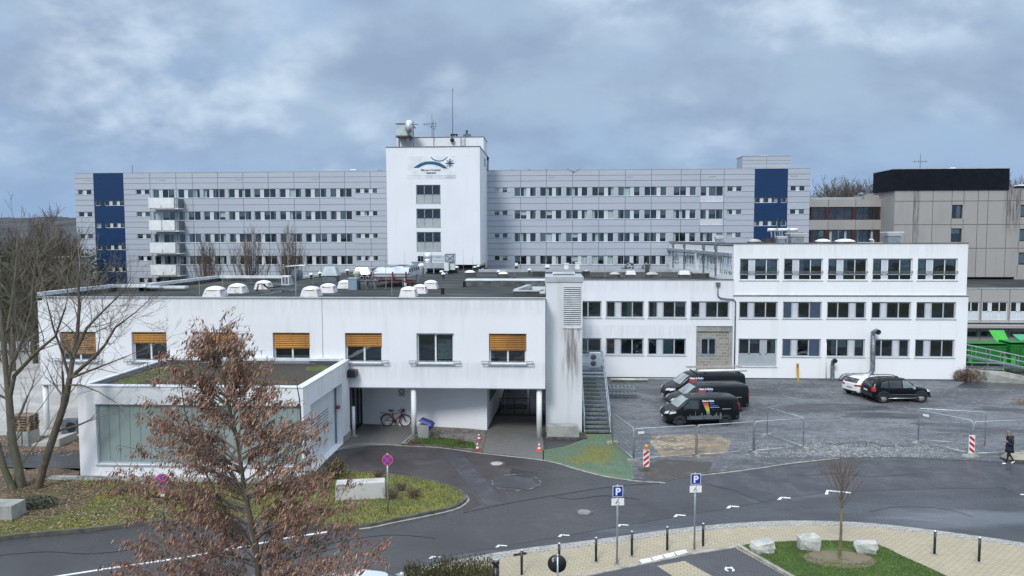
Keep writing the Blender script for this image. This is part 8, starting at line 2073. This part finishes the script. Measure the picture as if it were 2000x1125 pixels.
def hatch(label,paint,loc,rz,L=4.2,name='car'):
    t=thing(name,(0,0,0),label,'car'); h=L/2; hw=.88
    st=[(-h,.45,.78,.95,hw*.82,hw*.82,hw*.7),(-h+.08,.30,.88,1.08,hw*.95,hw*.92,hw*.76),(-h+.28,.28,.94,1.28,hw*.98,hw*.96,hw*.72),(-h+.62,.27,.95,1.42,hw,hw,hw*.74),(-.5,.26,.95,1.46,hw,hw,hw*.74),(.1,.26,.94,1.44,hw,hw,hw*.74),(.5,.26,.93,1.32,hw,hw,hw*.74),(.9,.26,.92,1.10,hw,hw*.98,hw*.78),(1.2,.26,.9,.97,hw,hw*.97,hw*.82),(h-.4,.27,.80,.88,hw*.98,hw*.93,hw*.8),(h-.12,.28,.66,.76,hw*.9,hw*.84,hw*.72),(h,.38,.56,.64,hw*.72,hw*.68,hw*.6)]
    c=Car(t,st,paint); c.hw=hw
    c.patch([(-hw*.80,1.02),(hw*.80,1.02)],[(-hw*.66,1.34),(hw*.66,1.34)],'front',M_cglass,'windscreen',10,5)
    c.patch([(.98,.98),(.0,.98)],[(.48,1.30),(.0,1.35)],'side',M_cglass,'front_side_window',8,4); c.patch([(-.05,.98),(-1.35,1.05)],[(-.05,1.35),(-1.12,1.30)],'side',M_cglass,'rear_side_window',8,4)
    c.patch([(-hw*.70,1.03),(hw*.70,1.03)],[(-hw*.62,1.32),(hw*.62,1.32)],'rear',M_cglass,'rear_window',8,4)
    b=MB()
    for sg in (1,-1): c.patch([(sg*hw*.50,.80),(sg*hw*.92,.82)],[(sg*hw*.52,.92),(sg*hw*.88,.95)],'rear',M_red,'',5,3,mb=b,off=.018)
    c.patch([(-h+.26,.82),(-h+.06,.80)],[(-h+.20,.94),(-h+.08,.92)],'side',M_red,'',3,3,mb=b); b.build('tail_light',M_red,t,local=True)
    c.patch([(-.24,.62),(.24,.62)],[(-.24,.72),(.24,.72)],'rear',M_frameg,'number_plate',3,2,off=.02); c.patch([(-hw*.7,.32),(hw*.7,.32)],[(-hw*.74,.46),(hw*.74,.46)],'rear',M_plastic,'rear_bumper',8,2)
    c.patch([(h-.42,.70),(h-.12,.64)],[(h-.45,.82),(h-.2,.76)],'side',M_lamp,'headlight',4,3)
    r=.32
    for x in (h-.8,-h+.78): c.disc(x,r,0,r+.06,M_signk,'wheel_arch',.014)
    c.wheels((h-.8,-h+.78),r,hw+.015,M_rim)
    b=MB()
    for sg in (1,-1): b.obox((.78,sg*(hw+.1),1.02),(.10,.2,.14),taper=.85)
    b.build('wing_mirror',paint,t,local=True)
    b=MB()
    for x in (-.02,-.98+.0,.95): c.patch([(x-.012,.40),(x,.40)],[(x-.012,.97),(x,.97)],'side',M_galvd,'',1,6,mb=b,off=.006)
    b.build('door_seam',M_galvd,t,local=True)
    t.location=loc; t.rotation_euler=(0,0,rz); return t
a=rad(24); q=G(1693,776); d=Vector((math.cos(a),math.sin(a),0)); nn=Vector((-d.y,d.x,0))
hatch('white hatchback parked behind the black suv, rear lights visible',M_pwhite,q+d*(4.2/2-.78)+nn*.88,a)
q=G(738,1111,1.44); hatch('white car roof peeping under the brown leaved tree at the bottom',M_pwhite,(q.x,q.y-.6,0),rad(8))
# ambulance inside the garage, seen blurred through the frosted front
t=thing('ambulance',(-18.2,37.2,0.05),'red striped vehicle blurred behind the frosted garage front','ambulance'); b=MB().use(M_whitep); b.box(-20.6,36.2,.5,-16.9,38.2,2.6); b.box(-16.9,36.2,.5,-15.6,38.2,1.6); b.use(M_redp); b.box(-20.62,36.17,1.0,-15.6,36.195,1.9); b.box(-20.62,36.17,2.2,-16.9,36.195,2.5); b.build('body_shell',parent=t)
b=MB().use(M_rubber)
for x in (-19.8,-16.4): b.lathe((x,36.16,.42),[(.37,0),(.37,.25)],18,axis='Y')
b.build('wheel',parent=t); b=MB(); b.box(-16.85,36.17,1.7,-16.2,36.19,2.2); b.build('side_window',M_signk,t)
# ================================================================== person
def skinned(name,chains,m,parent,root=0,sub=2):
    """chains: list of lists of (point, radius); points that coincide are shared"""
    vs=[];rs=[];es=[]
    def idx(p,r):
        for i,q in enumerate(vs):
            if (q-p).length<1e-4: return i
        vs.append(p); rs.append(r); return len(vs)-1
    for ch in chains:
        pr=None
        for p,r in ch:
            i=idx(Vector(p),r)
            if pr is not None and (pr,i) not in es: es.append((pr,i))
            pr=i
    me=bpy.data.meshes.new(name); me.from_pydata(vs,es,[]); o=bpy.data.objects.new(name,me); COL.objects.link(o); me.materials.append(m)
    md=o.modifiers.new('k','SKIN'); sk=me.skin_vertices[0].data if me.skin_vertices else None
    if sk is None:
        bm=bmesh.new(); bm.from_mesh(me); bm.verts.layers.skin.verify(); bm.to_mesh(me); bm.free(); sk=me.skin_vertices[0].data
    for i,r in enumerate(rs): sk[i].radius=r if isinstance(r,tuple) else (r,r)
    for s_ in sk: s_.use_root=False
    sk[root].use_root=True
    s2=o.modifiers.new('s','SUBSURF'); s2.levels=s2.render_levels=sub
    dg=bpy.context.evaluated_depsgraph_get(); m2=bpy.data.meshes.new_from_object(o.evaluated_get(dg)); o.modifiers.clear(); o.data=m2
    for p in m2.polygons: p.use_smooth=True
    if not m2.materials: m2.materials.append(m)
    o.parent=parent; return o
pg=G(1971,906); P=thing('person',(pg.x,pg.y,0),'person in long dark hooded coat and white shoes walking left past the fence','person')
skin=mat('skin',(.48,.27,.20),.6,var=.05,coord='Object'); coat=mat('dark_coat',(.010,.012,.028),.75,var=.15,scale=3,coord='Object'); trou=mat('dark_trousers',(.012,.012,.016),.8,coord='Object'); hairm=mat('short_grey_hair',(.20,.17,.13),.8,var=.2,scale=20,coord='Object')
pel=(0,0,.92)
body=[[(pel,(.12,.10)),((-.01,0,1.10),(.12,.10)),((-.02,0,1.30),(.15,.11)),((-.045,0,1.43),(.07,.07)),((-.075,0,1.50),(.05,.05)),((-.11,0,1.56),(.075,.07)),((-.12,0,1.635),(.085,.075)),((-.105,0,1.69),(.06,.055))],
 [(pel,.1),((-.03,-.09,.86),.09),((-.14,-.09,.49),.06),((-.13,-.09,.40),.052),((-.23,-.10,.10),.037),((-.245,-.10,.055),.035),((-.34,-.10,.055),.028)],
 [(pel,.1),((.03,.09,.86),.09),((.05,.10,.50),.06),((.09,.10,.41),.052),((.27,.10,.17),.037),((.285,.10,.12),.035),((.235,.10,.045),.028)],
 [((-.02,0,1.30),.13),((-.02,-.17,1.37),.055),((-.0,-.22,1.10),.043),((-.10,-.20,1.05),.038),((-.20,-.10,1.20),.028),((-.235,-.07,1.235),.026)],
 [((-.02,0,1.30),.13),((-.02,.17,1.37),.055),((.03,.22,1.08),.043),((.0,.21,.98),.036),((-.08,.20,.82),.027),((-.10,.20,.76),.025)]]
bo=skinned('body',body,trou,P)
bo.data.materials.append(skin)
for f in bo.data.polygons:
    c=f.center
    if c.z>1.475 or (c.x<-.185 and 1.1<c.z<1.4 and c.y<-.02) or (abs(c.y)>.17 and c.z<.81 and c.z>.7): f.material_index=1
# face: nose, eyes, ears
b=MB(); b.smooth=True; b.lathe((-.205,0,1.60),[(.004,-.02),(.016,-.012),(.017,0),(.008,.03)],8); 
for s in (-1,1): b.lathe((-.11,s*.083,1.60),[(.01,-.03),(.022,-.01),(.022,.015),(.008,.03)],8)
b.build('nose_and_ears',skin,P,local=True)
b=MB()
for s in (-1,1): b.lathe((-.198,s*.032,1.632),[(.009,-.005),(.009,.005)],8)
b.box(-.198,-.022,1.555,-.19,.022,1.563); b.build('eyes_and_mouth',M_signk,P,local=True)
b=MB(); b.smooth=True
n=16; rings=[(.0,1.742),(.05,1.736),(.083,1.71),(.098,1.67),(.10,1.63)]; o=len(b.v)
for k,(r,z) in enumerate(rings):
    for j in range(n):
        a=2*pi*j/n; x,y=math.cos(a)*r*1.05,math.sin(a)*r*.92
        zz_=z-(0 if k<3 else (.0 if x<0 else .06*x/.1*(k-2)/2)); b.v.append(Vector((-.112+x,y,zz_)))
for k in range(len(rings)-1):
    for j in range(n): b.face((o+k*n+j,o+k*n+(j+1)%n,o+(k+1)*n+(j+1)%n,o+(k+1)*n+j))
b.build('hair',hairm,P,local=True)
# coat: torso tube with flared hem and sleeves, following the body
ct=MB(); ct.smooth=True
prof=[(.63,.205,.20,.0),(.75,.19,.19,.0),(.90,.172,.175,0),(1.05,.15,.175,-.005),(1.2,.155,.20,-.015),(1.32,.15,.215,-.02),(1.40,.125,.185,-.03),(1.455,.085,.10,-.055),(1.49,.07,.075,-.07)]
n=20; o=len(ct.v)
for z,rx,ry,cx in prof:
    for j in range(n): a=2*pi*j/n; ct.v.append(Vector((cx+math.cos(a)*rx,math.sin(a)*ry,z+(.015*math.cos(3*a) if z<.8 else 0))))
for k in range(len(prof)-1):
    for j in range(n): ct.face((o+k*n+j,o+k*n+(j+1)%n,o+(k+1)*n+(j+1)%n,o+(k+1)*n+j))
ct.face([o+j for j in range(n)][::-1])
ct.build('coat',coat,P,local=True)
b=MB(); b.smooth=True
b.tube([(-.02,-.15,1.385),(-.015,-.205,1.33),(.005,-.235,1.12),(-.03,-.225,1.06),(-.10,-.205,1.06),(-.185,-.125,1.175)],[.07,.072,.062,.06,.056,.045],12)
b.tube([(-.02,.15,1.385),(-.015,.205,1.33),(.03,.235,1.10),(.01,.225,1.0),(-.07,.20,.85)],[.07,.072,.062,.058,.045],12); b.build('sleeves',coat,P,local=True)
b=MB(); b.smooth=True; b.lathe((.075,0,1.40),[(.02,-.11),(.09,-.08),(.115,-.0),(.10,.06),(.05,.09)],14); b.build('hood',coat,P,local=True)
# hands with five fingers each
def hand(w,d,side,up):
    w=Vector(w); d=Vector(d).normalized(); up=Vector(up).normalized(); s=d.cross(up).normalized()*side; ch=[]
    palm=w+d*.045
    ch.append([(w,(.020,.016)),(palm,(.026,.014)),(palm+d*.035,(.026,.012))])
    for k,(o_,l) in enumerate(((-.024,.066),(-.008,.075),(.009,.070),(.024,.055))):
        b0=palm+d*.035+s*o_; ch.append([(palm+d*.035,(.026,.012)),(b0+d*.008,.009),(b0+d*l*.5-up*.008,.0085),(b0+d*l*.85-up*.028,.0075)])
    th=palm-s*.022; ch.append([(palm,(.026,.014)),(th-s*.012+d*.01,.010),(th-s*.028+d*.036-up*.01,.009)])
    return ch
skinned('hand',hand((-.215,-.085,1.215),(-.6,.35,.6),1,(-.5,-.3,.6)),skin,P,sub=1); skinned('hand',hand((-.095,.20,.775),(-.35,0,-.9),-1,(-.9,0,.3)),skin,P,sub=1)
b=MB(); b.smooth=True
for (x,y,z,rx) in ((-.285,-.10,.05,0),(.262,.10,.075,.55)):
    M=Matrix.Rotation(-rx,3,'Y')
    for k,(dx,r,h_) in enumerate(((.07,.045,.05),(.0,.048,.055),(-.07,.05,.04),(-.13,.038,.03))): pass
    pts=[Vector((x,y,z))+M@Vector((dx,0,dz)) for dx,dz in ((.075,.0),(.03,.005),(-.04,-.005),(-.10,-.012),(-.135,-.018))]
    b.tube(pts,[.030,.038,.038,.036,.018],10)
b.build('shoes',M_whitep,P,local=True)
P.rotation_euler=(0,0,0); P.location=(pg.x,pg.y,.0)
# ================================================================== sky, light, camera
w=bpy.data.worlds.new('World'); SC.world=w; w.use_nodes=True; nt=w.node_tree; N=nt.nodes; L=nt.links
bg=N['Background']; sky=N.new('ShaderNodeTexSky'); sky.sky_type='NISHITA'; sky.sun_disc=False; SEL,SAZ=rad(42),rad(200)
sky.sun_elevation=SEL; sky.sun_rotation=SAZ; sky.air_density=1.2; sky.dust_density=.6
tc=N.new('ShaderNodeTexCoord'); sx=N.new('ShaderNodeSeparateXYZ'); L.new(tc.outputs['Generated'],sx.inputs[0])
def math_(op,a,b=None,c=None):
    m=N.new('ShaderNodeMath'); m.operation=op
    for i,x in enumerate((a,b,c)):
        if x is None: continue
        if isinstance(x,(int,float)): m.inputs[i].default_value=x
        else: L.new(x,m.inputs[i])
    return m.outputs[0]
zc=math_('MAXIMUM',sx.outputs['Z'],0.0); den=math_('ADD',zc,.55)
px=math_('DIVIDE',sx.outputs['X'],den); py=math_('DIVIDE',sx.outputs['Y'],den)
cx=N.new('ShaderNodeCombineXYZ'); L.new(px,cx.inputs[0]); L.new(py,cx.inputs[1])
def cloud(scale,lo,hi,st,off,det=7,ro=.55,dist=.6):
    mp=N.new('ShaderNodeMapping'); mp.inputs['Scale'].default_value=st; mp.inputs['Location'].default_value=off; L.new(cx.outputs[0],mp.inputs[0])
    n=N.new('ShaderNodeTexNoise'); n.inputs['Scale'].default_value=scale; n.inputs['Detail'].default_value=det; n.inputs['Roughness'].default_value=ro; n.inputs['Distortion'].default_value=dist; L.new(mp.outputs[0],n.inputs[0])
    mr=N.new('ShaderNodeMapRange'); mr.interpolation_type='SMOOTHSTEP'; mr.inputs['From Min'].default_value=lo; mr.inputs['From Max'].default_value=hi; L.new(n.outputs['Fac'],mr.inputs[0]); return mr.outputs[0]
def mixc(f,a,b):
    mx=N.new('ShaderNodeMix'); mx.data_type='RGBA'
    if isinstance(f,(int,float)): mx.inputs[0].default_value=f
    else: L.new(f,mx.inputs[0])
    for s,x in ((6,a),(7,b)):
        if isinstance(x,tuple): mx.inputs[s].default_value=(*x,1)
        else: L.new(x,mx.inputs[s])
    return mx.outputs[2]
K=1.09/.10     # background strength is .10; cloud colours below are given as seen
def C(*c): return tuple(x*K for x in c)
skyc=mixc(.86,sky.outputs[0],C(.18,.30,.50))
c1=mixc(cloud(2.4,.18,.50,(1,1.,1),(3.1,0.4,0),5,.5,.15),skyc,C(.245,.325,.43))           # broad grey-blue veil
c2=mixc(cloud(3.4,.38,.66,(1,1.3,1),(7.7,2.3,0),6,.55,.1),c1,C(.19,.255,.36))             # darker bellies
c3=mixc(math_('MULTIPLY',math_('MULTIPLY',cloud(6.0,.40,.72,(1,1.1,1),(1.3,5.2,0),8,.55,.1),cloud(2.0,.44,.62,(1,1,1),(9.3,1.2,0),3)),.9),c2,C(.42,.50,.59))            # lit upper clouds
hz=N.new('ShaderNodeMapRange'); hz.inputs['From Min'].default_value=.0; hz.inputs['From Max'].default_value=.17; hz.inputs['To Min'].default_value=1; hz.inputs['To Max'].default_value=0; L.new(sx.outputs['Z'],hz.inputs[0])
c4=mixc(math_('MULTIPLY',hz.outputs[0],.70),c3,C(.175,.275,.44))                  # bluer band near the horizon
up=N.new('ShaderNodeMapRange'); up.inputs['From Min'].default_value=.38; up.inputs['From Max'].default_value=.9; up.inputs['To Min'].default_value=0; up.inputs['To Max'].default_value=1; L.new(sx.outputs['Z'],up.inputs[0])
c5=mixc(up.outputs[0],c4,C(.90,1.03,1.20))                                       # bright overcast overhead
L.new(c5,bg.inputs[0]); bg.inputs[1].default_value=.10
sd=bpy.data.lights.new('sun','SUN'); sd.energy=1.5; sd.angle=rad(14); sd.color=(1,.98,.95); so=bpy.data.objects.new('sun',sd); COL.objects.link(so)
# light comes from behind the camera, a little from the left
dirv=Vector((math.sin(SAZ)*math.cos(SEL),math.cos(SAZ)*math.cos(SEL),math.sin(SEL)))
so.rotation_euler=dirv.to_track_quat('Z','Y').to_euler()
cam=bpy.data.cameras.new('camera'); co=bpy.data.objects.new('camera',cam); COL.objects.link(co); SC.camera=co
co.matrix_world=Matrix.Translation(CP)@CAMROT.to_4x4(); cam.sensor_width=36; cam.lens=36*F/2000; cam.clip_start=.1; cam.clip_end=6000
SC.view_settings.view_transform='Standard'; SC.view_settings.look='None'; SC.view_settings.exposure=.56; SC.view_settings.gamma=1
SC.cycles.max_bounces=6; SC.cycles.diffuse_bounces=3; SC.cycles.glossy_bounces=3; SC.cycles.transparent_max_bounces=12
